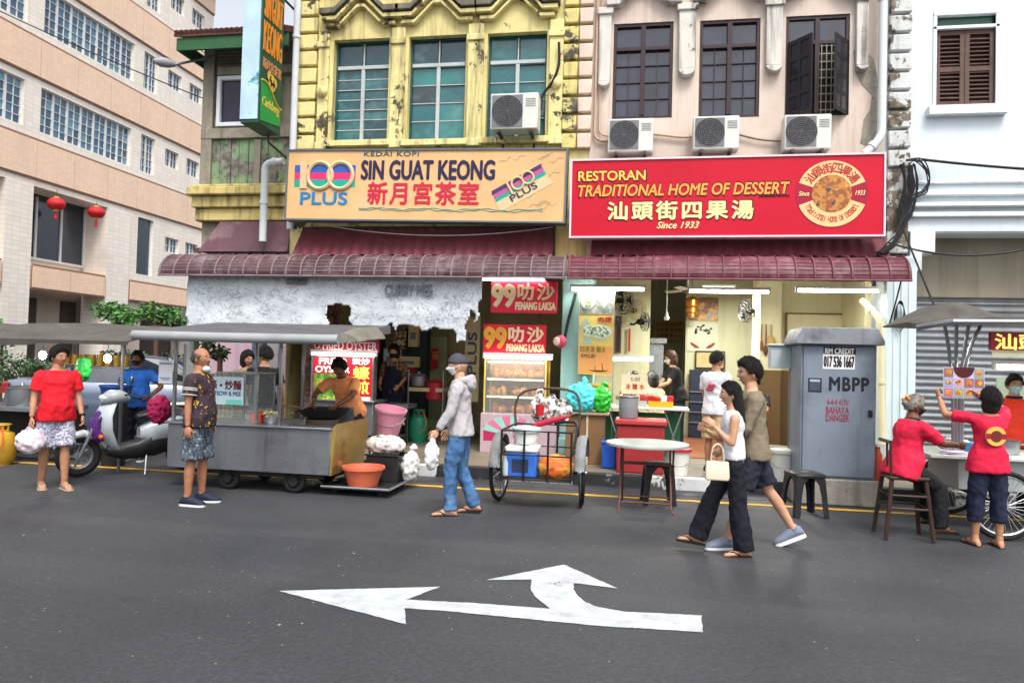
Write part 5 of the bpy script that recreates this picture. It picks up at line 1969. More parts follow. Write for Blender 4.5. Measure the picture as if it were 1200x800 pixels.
def packet_tray(label, px0, px1, py, cols, seed, tray):
    a_, b_ = P(px0, py, DY + 0.08), P(px1, py, DY + 0.08)
    r = thing('snack_tray', label, 'tray', (a_.x, DY + 0.08, zc), 0)
    mb = MB()
    hh = 0.09
    for p, q in (((a_.x, DY + .08, zc + .002), (b_.x, DY + .088, zc + hh)), ((a_.x, DY + .30, zc + .002), (b_.x, DY + .308, zc + hh + .05)), ((a_.x, DY + .089, zc + .002), (a_.x + .008, DY + .299, zc + hh)), ((b_.x - .008, DY + .089, zc + .002), (b_.x, DY + .299, zc + hh)), ((a_.x + .009, DY + .089, zc + .002), (b_.x - .009, DY + .299, zc + .01))):
        mb.box(p, q)
    mb.build('tray', tray, r, smooth=False)
    g = random.Random(seed)
    for i in range(4):
        x = a_.x + (b_.x - a_.x) * (i + 0.5) / 4
        mb = MB()
        for j in range(3):
            mb.obox((x + g.uniform(-.01, .01), DY + 0.13 + 0.065 * j, zc + 0.08 + g.uniform(0, .03)), ((b_.x - a_.x) / 4.4, 0.03, 0.13), Euler((g.uniform(-.3, .3), g.uniform(-.2, .2), g.uniform(-.3, .3))))
        mb.build('packet', ink('packet_' + cols[i % len(cols)][1:], cols[i % len(cols)]), r, bevel=0.008)


packet_tray('yellow tray of red packets at the right of the dessert counter', 760, 789, 474, ('#c2242e', '#d94a3a', '#e9d7cf'), 1, ink('tray_yellow', '#e0a41e'))
packet_tray('clear tray of red and cream sweets in the middle of the dessert counter', 740, 758, 474, ('#b84a3a', '#c9b98a', '#a8352f'), 2, mat('tray_pale', S('#a9a79c'), 0.4))
packet_tray('tray of brown and cream sweets left on the dessert counter', 722, 738, 474, ('#8d6a3f', '#cbb68a', '#6f5436'), 3, mat('tray_pale', S('#a9a79c'), 0.4))
r = thing('price_placard', 'cream cardboard placard with red handwritten prices on the dessert counter', 'placard', (0, DY + 0.2, zc))
a_, b_ = P(728, 461, DY + 0.36), P(759, 439, DY + 0.36)
r.location = (a_.x, DY + .36, a_.z)
mb = MB()
mb.box((a_.x, DY + .36, a_.z), (b_.x, DY + .375, b_.z))
mb.build('card', mat('cream_card', S('#dccfae'), 0.6, 0.04), r, smooth=False)
text('5.00', 'lettering', ink('sage_ink', '#5c7a5a'), r, (0, DY + .36, 0), XU, ZU, (P(739, 445, DY + .36).x, P(739, 446, DY + .36).z, P(750, 445, DY + .36).x, P(739, 442, DY + .36).z), 0.003, 0.02)
text('冰 糖 水', 'lettering', ink('brick_red_ink', '#b5342c'), r, (0, DY + .36, 0), XU, ZU, (P(733, 455, DY + .36).x, P(733, 456, DY + .36).z, P(755, 455, DY + .36).x, P(733, 449, DY + .36).z), 0.003, 0.02)
mb = MB()
mb.cyl((a_.x + .2, DY + .4, zc), (a_.x + .2, DY + .4, a_.z + .05), 0.012)
mb.build('stand', M_steel, r)
# brown counter with the coloured bags
a, b = P(662, 537, 10.55), P(697, 484, 10.55)
r = thing('wooden_counter', 'brown plank counter beside the turquoise pillar', 'counter', (a.x, 10.55, PZ))
mb = MB()
mb.box((a.x, 10.55, PZ), (b.x - 0.12, 10.95, b.z - 0.03))
mb.build('body', mat('brown_board', S('#75583a'), 0.6, 0.15, 2, 0.1, dirt=0.4), r, bevel=0.006)
mb = MB()
mb.box((b.x - 0.117, 10.53, PZ), (b.x - 0.085, 10.95, b.z - 0.03))
mb.build('pale_post', mat('pale_post', S('#b8ab90'), 0.6), r)
mb = MB()
mb.box((b.x - 0.083, 10.545, PZ), (b.x + 0.14, 10.95, b.z - 0.03))
mb.build('side_board', mat('brown_board', S('#75583a')), r, bevel=0.006)
mb = MB()
mb.box((a.x - 0.03, 10.5, b.z - 0.027), (b.x + 0.2, 10.98, b.z))
mb.build('countertop', mat('worn_wood_top', S('#8a7a62'), 0.6, 0.2), r, bevel=0.004)


def bag(name, label, c, rad, m, seed, knot=True, amp=0.03, voxel=0.02):
    r = thing(name, label, 'bag', (c[0], c[1], c[2] - rad[2]))
    mb = MB()
    mb.ell(c, rad, 20, 14)
    if knot:
        mb.tube([(c[0], c[1], c[2] + rad[2] * 0.8), (c[0] + .01, c[1], c[2] + rad[2] * 1.05), (c[0] + .05, c[1], c[2] + rad[2] * 1.35)], [rad[0] * .3, 0.02, 0.045], 10)
    blob('sack', m, r, mb, voxel, amp * .8, 2.6 / max(rad), seed, 1)
    return r


M_tbag = mat('teal_film', S('#4fc3cc'), 0.25, 0.15, 4, 0.1)
M_gbag = mat('green_film', S('#2fae32'), 0.25, 0.15, 4, 0.1)
q = P(681, 468, 10.7)
bag('plastic_bag', 'large crumpled turquoise plastic bag on the brown counter', (q.x, 10.72, b.z + 0.2), (0.21, 0.16, 0.2), M_tbag, 3, True, 0.05)
q = P(705, 466, 10.75)
bag('plastic_bag', 'bright green plastic bag on the brown counter', (q.x, 10.75, b.z + 0.18), (0.13, 0.12, 0.18), M_gbag, 5, True, 0.04)
r = thing('blue_crate', 'small blue plastic tub on the floor behind the round table', 'tub', P(712, 530, 10.2))
a_, b_ = P(705, 533, 10.2), P(722, 520, 10.2)
mb = MB()
mb.box((a_.x, 10.2, PZ), (b_.x, 10.45, b_.z))
mb.build('tub', mat('blue_plastic', S('#2450b0'), 0.4, 0.1), r, bevel=0.02)
mb = MB()
mb.box((a_.x - .015, 10.185, b_.z + .002), (b_.x + .015, 10.465, b_.z + .025))
mb.build('rim', mat('blue_plastic', S('#2450b0')), r, bevel=0.006)

# tall menu banner on the pillar
a, b, MY = P(677, 438, 11.3), P(720, 338, 11.3), 11.3
r = thing('menu_banner', 'tall yellow dessert menu banner with bowls of food right of the turquoise pillar', 'banner', (a.x, MY, a.z))
mb = MB()
mb.box((a.x, MY, a.z), (b.x, MY + 0.02, b.z))
mb.build('sheet', ink('banner_yellow', '#e3c96a'), r, smooth=False)
bw, bh = b.x - a.x, b.z - a.z
mb = MB()
mb.box((a.x + .01, MY - 0.004, a.z + bh * .70), (b.x - .01, MY - 0.001, b.z - .01))
mb.build('photo_strip', pattern('photo_grey', (S('#5c635c'), S('#8b9087'), S('#a9ada0')), 'blotch', 6, 0.4, 0.02), r, smooth=False)
mb = MB()
mb.box((a.x + .01, MY - 0.004, a.z + .02), (b.x - .01, MY - 0.001, a.z + bh * .33))
mb.build('orange_strip', ink('banner_orange', '#e2a05c'), r, smooth=False)
M_bowl, M_food = ink('bowl_green_white', '#c9d8c4'), pattern('food_print', (S('#dfe6d2'), S('#7f9a6a'), S('#39462f')), 'blotch', 22, 0.4, 0.02)
for cx, cz, rx, rz_ in ((.25, .84, .2, .085), (.62, .49, .33, .085), (.3, .5, .22, .07)):
    mb = MB()
    mb.ext([(a.x + bw * (cx + rx * math.cos(t)), MY - 0.0045 - 0.002 * rx * 3, a.z + bh * (cz + rz_ * math.sin(t))) for t in [2 * PI * k / 24 for k in range(24)]], (0, -0.003, 0))
    mb.ext([(a.x + bw * (cx + rx * .8 * math.cos(t)), MY - 0.009 - 0.002 * rx * 3, a.z + bh * (cz + rz_ * .75 * math.sin(t) + .006)) for t in [2 * PI * k / 24 for k in range(24)]], (0, -0.003, 0), 1)
    mb.build('bowl_print', [M_bowl, M_food], r, smooth=False)
for cx, cz, s in ((.72, .84, .2), (.2, .60, .17), (.25, .40, .17)):
    mb = MB()
    t = -1 if cz > .8 else 1
    mb.ext([(a.x + bw * (cx - s), MY - 0.0045, a.z + bh * (cz - t * .05)), (a.x + bw * (cx + s), MY - 0.0045, a.z + bh * (cz - t * .05)), (a.x + bw * cx, MY - 0.0045, a.z + bh * (cz + t * .07))], (0, -0.004, 0))
    mb.build('dumpling_print', ink('dumpling', '#a9c3b0'), r, smooth=False)
text('肉糭', 'lettering', ink('brick_red_ink', '#b5342c'), r, (0, MY, 0), XU, ZU, (a.x + bw * .55, a.z + bh * .605, a.x + bw * .95, a.z + bh * .67), 0.006, 0.02)
text('四果湯 糖水', 'lettering', ink('olive_ink', '#8a7a2c'), r, (0, MY, 0), XU, ZU, (a.x + bw * .06, a.z + bh * .255, a.x + bw * .8, a.z + bh * .325), 0.006, 0.02)
text('RM3.80', 'lettering', ink('olive_dark_ink', '#4d3b22'), r, (0, MY, 0), XU, ZU, (a.x + bw * .08, a.z + bh * .19, a.x + bw * .5, a.z + bh * .235), 0.006, 0.02, 0.3)
mb = MB()
mb.ext([(a.x + bw * (.3 + .6 * k / 10), MY - 0.0045, a.z + bh * (.05 - .02 * math.sin(PI * k / 10))) for k in range(11)], (0, -0.004, 0))
mb.tube([(a.x + bw * .5, MY - 0.006, a.z + bh * .05), (a.x + bw * .5, MY - 0.006, a.z + bh * .1)], 0.005, 4)
mb.tube([(a.x + bw * .72, MY - 0.006, a.z + bh * .05), (a.x + bw * .69, MY - 0.006, a.z + bh * .13)], 0.006, 4)
mb.build('boat_print', ink('olive_dark_ink', '#4d3b22'), r, smooth=False)
mb = MB()
for x in (a.x - 0.014, b.x + 0.002):
    mb.box((x, MY - .005, PZ), (x + 0.012, MY + 0.02, b.z + .05))
mb.build('stand', M_steel, r)
q = P(701, 460, 11.1)
bucket('wooden_bucket', 'yellow brown slatted bucket under the menu banner', 'bucket', (q.x, 11.12, P(701, 478, 11.1).z), 0.13, 0.17, 0.36, mat('straw_wood', S('#c0a255'), 0.7, 0.2, 8), handle=False)
q = P(657, 400, 11.3)
r = thing('prayer_box', 'small pink and red altar ball tied to the turquoise pillar', 'ornament', (q.x, 11.3, q.z))
mb = MB()
mb.ell((0, 0, 0), (0.09, 0.07, 0.1), 14, 10)
mb.build('shell', mat('pink_red', S('#b8455a'), 0.5, 0.2), r, world=False)
mb = MB()
mb.ell((-0.05, -0.05, 0.0), (0.06, 0.03, 0.07), 12, 8)
mb.build('face', mat('pale_pink', S('#d9b0a8'), 0.5), r, world=False)
mb = MB()
mb.tube(smoothpts([(0.06, 0.02, 0.05), (0.1, 0.05, 0.3), (0.17, 0.08, 0.6), (0.2, 0.1, 0.75)]), 0.025, 6)
mb.build('strap', M_black, r, world=False)


# ------------------------------------------------------------ main noodle stall (stainless cart)
SYF = 7.95
sx0, sx1 = P(196, 520, SYF).x, P(387, 520, SYF).x
sz1, sz0 = P(290, 497, SYF).z, P(290, 552, SYF).z
sy1 = 8.95
r = thing('noodle_stall', 'stainless steel noodle stall cart with long flat roof and glass case', 'food stall', ((sx0 + sx1) / 2, SYF, 0))
mb = MB()
mb.box((sx0, SYF, sz0), (sx1, sy1, sz1 - 0.03))
mb.build('counter_body', mat('stall_steel', S('#8d9097'), 0.3, 0.2, 1.1, 0.06, metal=0.75, dirt=0.8, dirtcol=S('#4a4142'), streak=0.4), r, bevel=0.008)
mb = MB()
mb.box((sx0 - 0.03, SYF - 0.03, sz1 - 0.028), (sx1 + 0.02, sy1 + 0.02, sz1))
mb.build('countertop', M_steel, r, bevel=0.006)
mb = MB()
mb.add([(sx1 + 0.004, SYF, sz0), (sx1 + 0.004, sy1, sz0), (sx1 + 0.004, sy1, sz1 - 0.03), (sx1 + 0.004, SYF, sz1 - 0.03), (sx1 + 0.02, SYF, sz0), (sx1 + 0.02, sy1, sz0), (sx1 + 0.07, sy1, sz1 + 0.05), (sx1 + 0.07, SYF, sz1 + 0.05)],
       [(0, 1, 2, 3), (4, 7, 6, 5), (0, 4, 5, 1), (2, 6, 7, 3), (1, 5, 6, 2), (0, 3, 7, 4)])
mb.build('end_panel', mat('grease_yellow_panel', S('#a98f4f'), 0.4, 0.2, 2.2, 0.1, metal=0.5, dirt=0.9, dirtcol=S('#3d3222')), r, smooth=False)
for x in (P(268, 575, 8.05).x, P(345, 575, 8.05).x):
    wheel(r, (x - r.location.x, 0.1, 0.14), (1, 0, 0) if False else (0, 1, 0), 0.14, 0.035, 5, rim_m=M_rubber, hub=0.06)
    wheel(r, (x - r.location.x + 0.05, 0.85, 0.14), (0, 1, 0), 0.14, 0.035, 5, rim_m=M_rubber, hub=0.06)
mb = MB()
mb.box((sx0 + 0.2, SYF + 0.08, sz0 - 0.06), (sx1 - 0.1, SYF + 0.13, sz0 - 0.002))
mb.box((sx0 + 0.2, sy1 - 0.13, sz0 - 0.06), (sx1 - 0.1, sy1 - 0.08, sz0 - 0.002))
mb.build('chassis', M_black, r)
# roof
rx0, rx1 = P(160, 396, 7.6).x, P(398, 398, 7.6).x
rz = P(280, 399, 7.6).z
mb = MB()
mb.ext([(rx0, 7.62, rz), (rx0, 7.62, rz + 0.09), (rx0, 9.25, rz + 0.27), (rx0, 9.25, rz + 0.17)], (rx1 - rx0, 0, 0))
mb.build('roof', mat('old_grey_roof', S('#58585c'), 0.6, 0.2, 3, 0.2, dirt=0.7, dirtcol=S('#37373a'), streak=0.4), r)
mb = MB()
mb.tube([(rx0 - 0.02, 7.57, rz + 0.035), (rx0 + 1, 7.57, rz + 0.03), (rx1, 7.57, rz + 0.035)], 0.055, 12)
mb.build('gutter_pipe', mat('gutter_grey', S('#8d9092'), 0.45, 0.12, 2, 0.05, dirt=0.3), r)
mb = MB()
rings = []
for k in range(9):
    t = k / 8
    x = rx1 + 0.003 + 0.2 * t
    h = 0.13 * math.sin(PI * min(1, 0.35 + t * 0.65)) + 0.02
    rings.append([(x, 7.6 + 0.05 * t, rz + 0.0 + 0.02 * t), (x, 7.6 + 0.05 * t, rz + h * .7), (x, 7.9, rz + h + 0.03), (x, 8.5, rz + h + 0.07), (x, 8.5, rz + 0.08)])
mb.loft(rings)
mb.build('canvas_flap', mat('olive_grey_canvas', S('#6d6b62'), 0.85, 0.2, 4, 0.3, dirt=0.4), r)
for px, Y in ((329, 8.0), (355, 8.85), (205, 8.0), (300, 8.85)):
    q = P(px, 450, Y)
    mb = MB()
    mb.box((q.x - 0.018, Y - 0.018, sz1), (q.x + 0.018, Y + 0.018, rz + 0.05 + (0.1 if Y > 8.5 else 0.0)))
    mb.build('post', M_steel, r, bevel=0.004)
# glass case with the menu board
a, b = P(249, 496, 8.0), P(302, 437, 8.0)
gz1 = b.z
mb = MB()
t = 0.022
for x in (a.x, b.x - t):
    for y in (8.02, 8.42):
        mb.box((x, y, sz1 + .001), (x + t, y + t, gz1 - t))
mb.box((a.x, 8.02, gz1 - t + .001), (b.x, 8.42 + t, gz1))
mb.box((b.x - 0.18, 8.018, sz1 + .001), (b.x - 0.16, 8.03, gz1 - t))
gc = mb.build('case_frame', M_steel, r, bevel=0.003)
mb = MB()
mb.box((a.x + t, 8.028, sz1 + .002), (b.x - t, 8.032, gz1 - t))
mb.box((b.x - t + .004, 8.045, sz1 + .002), (b.x - t + .008, 8.42, gz1 - t))
mb.build('pane', clear('case_glass', alpha=0.2), gc, smooth=False)
a2, b2 = P(244, 481, 7.99), P(286, 442, 7.99)
mb = MB()
mb.box((a2.x - .12, 7.985, a2.z + .08), (b2.x, 8.0, b2.z))
mbo = mb.build('menu_board', mat('pale_blue_board', S('#b9cfd6'), 0.4, 0.06), r, smooth=False)
text('粿條 • 炒麵', 'lettering', ink('dark_red_brown', '#6a2a35'), mbo, (0, 7.985, 0), XU, ZU, (a2.x - .1, b2.z - .15, b2.x - .03, b2.z - .04), 0.003, 0.03)
text('KOAY TEOW & MEE', 'lettering', ink('blue_print', '#2d5a8a'), mbo, (0, 7.985, 0), XU, ZU, (a2.x - .1, b2.z - .22, b2.x - .03, b2.z - .17), 0.003, 0.02)
mb = MB()
mb.box((b2.x - .22, 7.982, a2.z + .085), (b2.x - .01, 7.9848, a2.z + .14))
mb.build('mint_patch', ink('mint_print', '#6fd0bc'), mbo, smooth=False)
# food and ware on the counter
def pot(label, x, y, z, rad, h, m, lid=False, food=None, name='pot', group=None):
    r = thing(name, label, name.replace('_', ' '), (x, y, z + .002), 0, group)
    mb = MB()
    mb.lathe([(0.001, 0), (rad * .93, 0), (rad, h * .15), (rad, h), (rad + .012, h + .004), (rad - .008, h), (rad - .008, .01), (0.001, .01)], n=28, caps=False)
    for s in (-1, 1):
        mb.tube([(s * rad, -.04, h * .75), (s * (rad + .035), -.03, h * .8), (s * (rad + .035), .03, h * .8), (s * rad, .04, h * .75)], .006, 5)
    mb.build('body', m, r, world=False)
    if food:
        mb = MB()
        g = random.Random(int(x * 100))
        for k in range(26):
            t, q = g.uniform(0, 6.28), rad * .8 * g.random() ** .5
            mb.ell((q * math.cos(t), q * math.sin(t), h * .85 + g.uniform(0, .05)), (.035, .03, .02), 7, 5)
        mb.build('food', food, r, world=False)
    if lid:
        mb = MB()
        mb.lathe([(rad + .014, h + .004), (rad * .7, h + .04), (0.03, h + .055), (.02, h + .085), (0.001, h + .09)], n=28)
        mb.build('lid', m, r, world=False)
    return r


M_food2 = pattern('stall_food', (S('#c9b98a'), S('#8a9a5a'), S('#d9cfb4')), 'blotch', 25, 0.5, 0.1)
pot('orange plastic tub on the steel counter in front of the post', P(300, 494, 8.15).x, 8.15, sz1, .075, .13, mat('orange_plastic', S('#d1491f'), .4, .1), name='tub')
pot('steel basin of pale food beside the orange tub', P(318, 494, 8.2).x, 8.2, sz1, .1, .1, M_steel, food=M_food2)
pot('heap of greens in a shallow tray at the back of the steel counter', P(305, 487, 8.6).x, 8.6, sz1, .2, .08, M_wp, food=M_food2, name='food_tray')
r = thing('wok', 'wide black wok on the right end of the noodle stall', 'wok', (P(378, 492, 8.5).x, 8.5, sz1))
mb = MB()
mb.lathe([(0.001, .03), (.12, .035), (.24, .09), (.31, .17), (.325, .175), (.30, .165), (.22, .09), (.1, .05), (0.001, .045)], n=32, caps=False)
mb.build('pan', M_black, r, world=False)
mb = MB()
mb.lathe([(.2, .001), (.2, .05), (.17, .05)], n=24, caps=False)
mb.build('burner_ring', M_rust, r, world=False)
mb = MB()
mb.tube([(-.3, 0, .17), (-.42, -.02, .2), (-.52, -.03, .19)], .014, 6)
mb.build('handle', mat('wood_handle', S('#8a6a42'), .6, .2), r, world=False)
r = thing('wok_shield', 'dark sheet metal splash guard behind the black wok', 'splash guard', (P(395, 480, 8.8).x, 8.85, sz1))
mb = MB()
mb.box((-.35, 0, .0), (.2, .012, .18))
mb.build('sheet', M_steeld, r, world=False)
mb = MB()
mb.box((-.35, -.05, .001), (.2, -.001, .01))
mb.build('lip', M_steeld, r, world=False)
q = P(266, 436, 8.75)
r = thing('egg_trays', 'tall stack of cream egg trays behind the glass case', 'egg trays', (q.x, 8.75, sz1 + .002))
for k in range(9):
    mb = MB()
    for i in range(6):
        for j in range(4):
            mb.ell((-.15 + .06 * i, -.09 + .06 * j, .03 + .062 * k), (.028, .028, .03), 8, 5)
    mb.box((-.18, -.12, .062 * k), (.18, .12, .062 * k + .02))
    mb.build('tray', mat('egg_cream', S('#cdbb8e'), .7, .15, 9), r, world=False)
# paper notice on a post at the left end
q = P(194, 436, 7.9)
r = thing('paper_notice', 'white paper notice in a clear sleeve hung at the left end of the noodle stall', 'notice', (q.x, 7.9, q.z))
mb = MB()
mb.box((q.x - .09, 7.9, q.z - .13), (q.x + .09, 7.905, q.z + .14))
mb.build('sheet', mat('paper_white', S('#cfd3d8'), .4, .04), r, smooth=False)
mb = MB()
mb.box((q.x - .08, 7.896, q.z + .095), (q.x + .08, 7.8985, q.z + .11))
mb.box((q.x - .07, 7.896, q.z - .07), (q.x + .07, 7.8985, q.z - .062))
mb.box((q.x - .05, 7.896, q.z - .09), (q.x + .05, 7.8985, q.z - .082))
mb.build('print_line', ink('grey_print', '#5a6478'), r, smooth=False)
mb = MB()
mb.tube([(q.x, 7.92, q.z + .14), (q.x, 7.95, q.z + .3)], .004, 5)
mb.build('cord', M_cable, r)

# ------------------------------------------------------------ left stall with canvas roof and bulbs
LYF = 8.7
r = thing('drinks_stall', 'left hand stall with sagging dark canvas roof and bare bulbs', 'food stall', (-8.2, LYF, 0))
x0, x1 = -10.6, P(150, 392, LYF).x
zf = P(60, 402, LYF).z
mb = MB()
rings = []
for k in range(25):
    t = k / 24
    x = x0 + (x1 - x0) * t
    w_ = 0.03 * math.sin(t * 17) + 0.1 * math.exp(-((x + 8.2) / .5) ** 2)
    drop = 0.09 * (1 - t) if x < -8.0 else 0.0
    pr = [(LYF, zf - drop), (LYF - .01, zf + .05), (LYF + .5, zf + .2 + w_), (LYF + 1.6, zf + .3 + w_ * .5), (LYF + 1.6, zf + .27), (LYF + .5, zf + .17 + w_), (LYF + .02, zf + .04)]
    rings.append([(x, y, z) for y, z in pr])
mb.loft(rings)
mb.build('canvas_roof', mat('dark_canvas', S('#4d4a46'), .85, .25, 3, .3, dirt=.5, dirtcol=S('#77706a')), r, angle=60)
for x in (-10.0, -8.62, x1 - .1):
    for y in (LYF + .05, LYF + 1.4):
        mb = MB()
        mb.cyl((x, y, 0), (x, y, zf + .05), .02, n=8)
        mb.build('post', M_steeld, r)
mb = MB()
mb.box((-10.4, LYF + .1, .72), (-7.9, LYF + .9, .78))
mb.build('counter', M_steeld, r, bevel=.005)
mb = MB()
mb.box((-10.4, LYF + .5, 0.1), (-7.95, LYF + .88, .718))
mb.build('counter_body', M_dark, r, smooth=False)
mb = MB()
mb.box((-8.5, LYF + .95, 1.32), (-7.3, LYF + 1.2, 1.35))
sh = mb.build('shelf', M_steeld, r, bevel=.004)
for k in range(8):
    q = (-8.42 + .14 * k, LYF + 1.05, 1.352)
    o = pot('golden capped jar in the row on the stall shelf', q[0], q[1], 1.352, .05, .16, mat('amber_jar', S('#b8923c'), .25, .2), name='jar', group='jars on the left stall shelf')
    o['label'] = 'amber jar in the row on the left stall shelf'
for lab, px, py in (('bare glowing bulb on the left above the man in red', 50, 416), ('bare glowing bulb in front of the parked car', 126, 420)):
    q = P(px, py, LYF + .25)
    b_ = thing('light_bulb', lab, 'bulb', q, 0, 'bare bulbs of the left stall')
    mb = MB()
    mb.ell((0, 0, 0), (.046, .046, .058), 12, 10)
    mb.build('globe', glow('bulb_glow', (1, .95, .8), 40), b_, world=False)
    mb = MB()
    mb.cyl((0, 0, .04), (0, 0, .1), .016, n=8)
    mb.build('socket', M_black, b_, world=False)
    mb = MB()
    mb.tube([(0, 0, .1), (.01, 0, .2), (0, 0, zf + .1 - q.z)], .004, 5)
    mb.build('flex', M_cable, b_, world=False)
    l = bpy.data.lights.new('bulb_light', 'POINT')
    l.energy = 9
    l.color = (1, .9, .7)
    l.shadow_soft_size = .05
    o = bpy.data.objects.new('bulb_light', l)
    COL.objects.link(o)
    o.parent = b_
    o.location = (0, -.08, 0)
q = P(18, 480, LYF + .2)
pot('big steel stock pot at the left edge', q.x, LYF + .3, .78, .19, .24, M_steel, lid=True)
pot('smaller steel pot left of the man in red', P(28, 470, 9.2).x + .15, 9.3, .78, .13, .2, M_steeld, lid=True)
q = P(98, 432, LYF + .3)
bag('plastic_bag', 'green plastic bag hanging beside the bulb of the left stall', (q.x, LYF + .3, q.z), (.09, .08, .17), mat('green_film2', S('#2fa84a'), .3, .2, 4), 7, False, .03)
q = P(84, 430, LYF + .5)
r = thing('condiment_bottle', 'yellow bottle standing on the left stall shelf', 'bottle', (q.x, LYF + 1.1, 1.352))
mb = MB()
mb.lathe([(.04, 0), (.042, .12), (.02, .17), (.016, .2)], n=14)
mb.build('glass', ink('mustard', '#d9a92c'), r, world=False)
mb = MB()
mb.lathe([(.018, .2), (.018, .23)], n=10)
mb.build('cap', M_redp, r, world=False)
# gas cylinder
def gas(label, loc, rad, h, m):
    r = thing('gas_cylinder', label, 'gas cylinder', loc)
    mb = MB()
    mb.lathe([(rad * .75, 0), (rad * .8, .04), (rad, .1), (rad, h * .72), (rad * .85, h * .85), (rad * .45, h * .92), (rad * .2, h * .95)], n=28)
    mb.build('tank', m, r, world=False)
    mb = MB()
    mb.tube([(rad * .6 * math.cos(t), rad * .6 * math.sin(t), h * 1.08) for t in [2 * PI * k / 20 for k in range(20)]], .014, 6, closed=True)
    for k in range(3):
        t = 2.1 * k
        mb.tube([(rad * .6 * math.cos(t), rad * .6 * math.sin(t), h * .88), (rad * .6 * math.cos(t), rad * .6 * math.sin(t), h * 1.08)], .014, 5)
    mb.build('collar', m, r, world=False)
    mb = MB()
    mb.cyl((0, 0, h * .93), (0, 0, h * 1.02), .025, n=10)
    mb.tube(smoothpts([(0, 0, h), (.12, -.1, h * 1.0), (.18, -.15, h * .6), (.1, -.2, h * .3)]), .009, 5)
    mb.build('valve_hose', mat('orange_hose', S('#b8562a'), .5, .1), r, world=False)


q = G(6, 543)
gas('yellow gas cylinder with orange hose at the left edge', (q.x, 8.75, 0), .19, .5, mat('mustard_tank', S('#b08a2a'), .45, .2, 3, .1, dirt=.5))
gas('green gas cylinder under the apron worker rack', (P(490, 500, 12.3).x, 12.3, PZ), .17, .5, mat('green_tank', S('#1f7a5c'), .45, .15, 3, .1))

# ------------------------------------------------------------ oyster stall lightbox and counters in the coffee shop
def shop_box(name, label, cat, px0, px1, pyt, pyb, Y, dep, m, z0=None, bevel=.006):
    a, b = P(px0, pyb, Y), P(px1, pyt, Y)
    z0 = a.z if z0 is None else z0
    r = thing(name, label, cat, (a.x, Y, z0))
    mb = MB()
    mb.box((a.x, Y, z0), (b.x, Y + dep, b.z))
    return r, mb, a, b


OY = 11.15
r, mb, a, b = shop_box('oyster_lightbox', 'lit red fried oyster lightbox sign behind the cook', 'sign', 366, 437, 419, 470, OY, .12, None)
mb.build('panel', mat('lit_red_panel', S('#b81a2c'), .4, .05, 1, .02, emit=.2), r, smooth=False)
w_, h_ = b.x - a.x, b.z - a.z
mb = MB()
mb.box((a.x + .02, OY - .004, a.z + .02), (a.x + w_ * .55, OY - .001, a.z + h_ * .62))
mb.build('food_photo', pattern('oyster_photo', (S('#3f7a2c'), S('#6fa83c'), S('#d0a24a'), S('#8a4a20')), 'blotch', 8, .4, .02), r, smooth=False)
LW = glow('lit_white_ink', (.95, .92, .85), .7)
LYL = glow('lit_yellow_ink', (.9, .62, .1), .7)
fb = lambda u0, v0, u1, v1: (a.x + w_ * u0, a.z + h_ * v0, a.x + w_ * u1, a.z + h_ * v1)
text('FRIED', 'lettering', LW, r, (0, OY, 0), XU, ZU, fb(.1, .83, .56, .97), .012, .025)
text('OYSTER', 'lettering', LW, r, (0, OY, 0), XU, ZU, fb(.04, .65, .62, .79), .012, .025)
text('炭炒', 'lettering', LW, r, (0, OY, 0), XU, ZU, fb(.66, .84, .95, .98), .012, .02)
text('蠔', 'lettering', LYL, r, (0, OY, 0), XU, ZU, fb(.68, .52, .95, .8), .012, .025)
text('煎', 'lettering', LYL, r, (0, OY, 0), XU, ZU, fb(.68, .2, .95, .48), .012, .025)
mb = MB()
mb.box((a.x + w_ * .72, OY - .004, a.z + .01), (b.x - .02, OY - .001, a.z + h_ * .14))
mb.build('white_strip', ink('sticker_white', '#dfe0df'), r, smooth=False)
mb = MB()
for x0_, x1_, z0_, z1_ in ((a.x - .03, a.x - .001, a.z - .03, b.z + .03), (b.x + .001, b.x + .03, a.z - .03, b.z + .03), (a.x, b.x, a.z - .03, a.z - .001), (a.x, b.x, b.z + .001, b.z + .03)):
    mb.box((x0_, OY - .02, z0_), (x1_, OY + .13, z1_))
mb.build('frame', M_steel, r, smooth=False)
tube_lamp('warm white tube lamp over the fried oyster lightbox', 364, 442, 415, OY - .12, 14, 2)
r, mb, a, b = shop_box('oyster_header_sign', 'dark red header board reading fried oyster above the lightbox', 'sign', 366, 444, 399, 411, OY - .02, .06, None)
mb.build('panel', ink('wine_board', '#8a1f35'), r, smooth=False)
text('FRIED OYSTER', 'lettering', ink('pale_pink_ink', '#d9b4b0'), r, (0, OY - .02, 0), XU, ZU, (a.x + .18, a.z + .03, b.x - .03, b.z - .03), .006, .02)
mb = MB()
mb.tube([(a.x + .08 + .045 * math.cos(t), OY - .024, (a.z + b.z) / 2 + .045 * math.sin(t)) for t in [2 * PI * k / 18 for k in range(18)]], .01, 5, closed=True)
mb.build('ring_mark', ink('pale_pink_ink', '#d9b4b0'), r)
r, mb, a, b = shop_box('oyster_counter', 'dull steel cabinet under the fried oyster lightbox', 'cabinet', 366, 437, 472, 523, OY - .1, .6, None, PZ)
mb.build('body', M_steeld, r, bevel=.008)
mb = MB()
mb.box((a.x - .03, OY - .14, b.z + .002), (b.x + .03, OY + .52, b.z + .03))
mb.build('countertop', M_steel, r, bevel=.005)

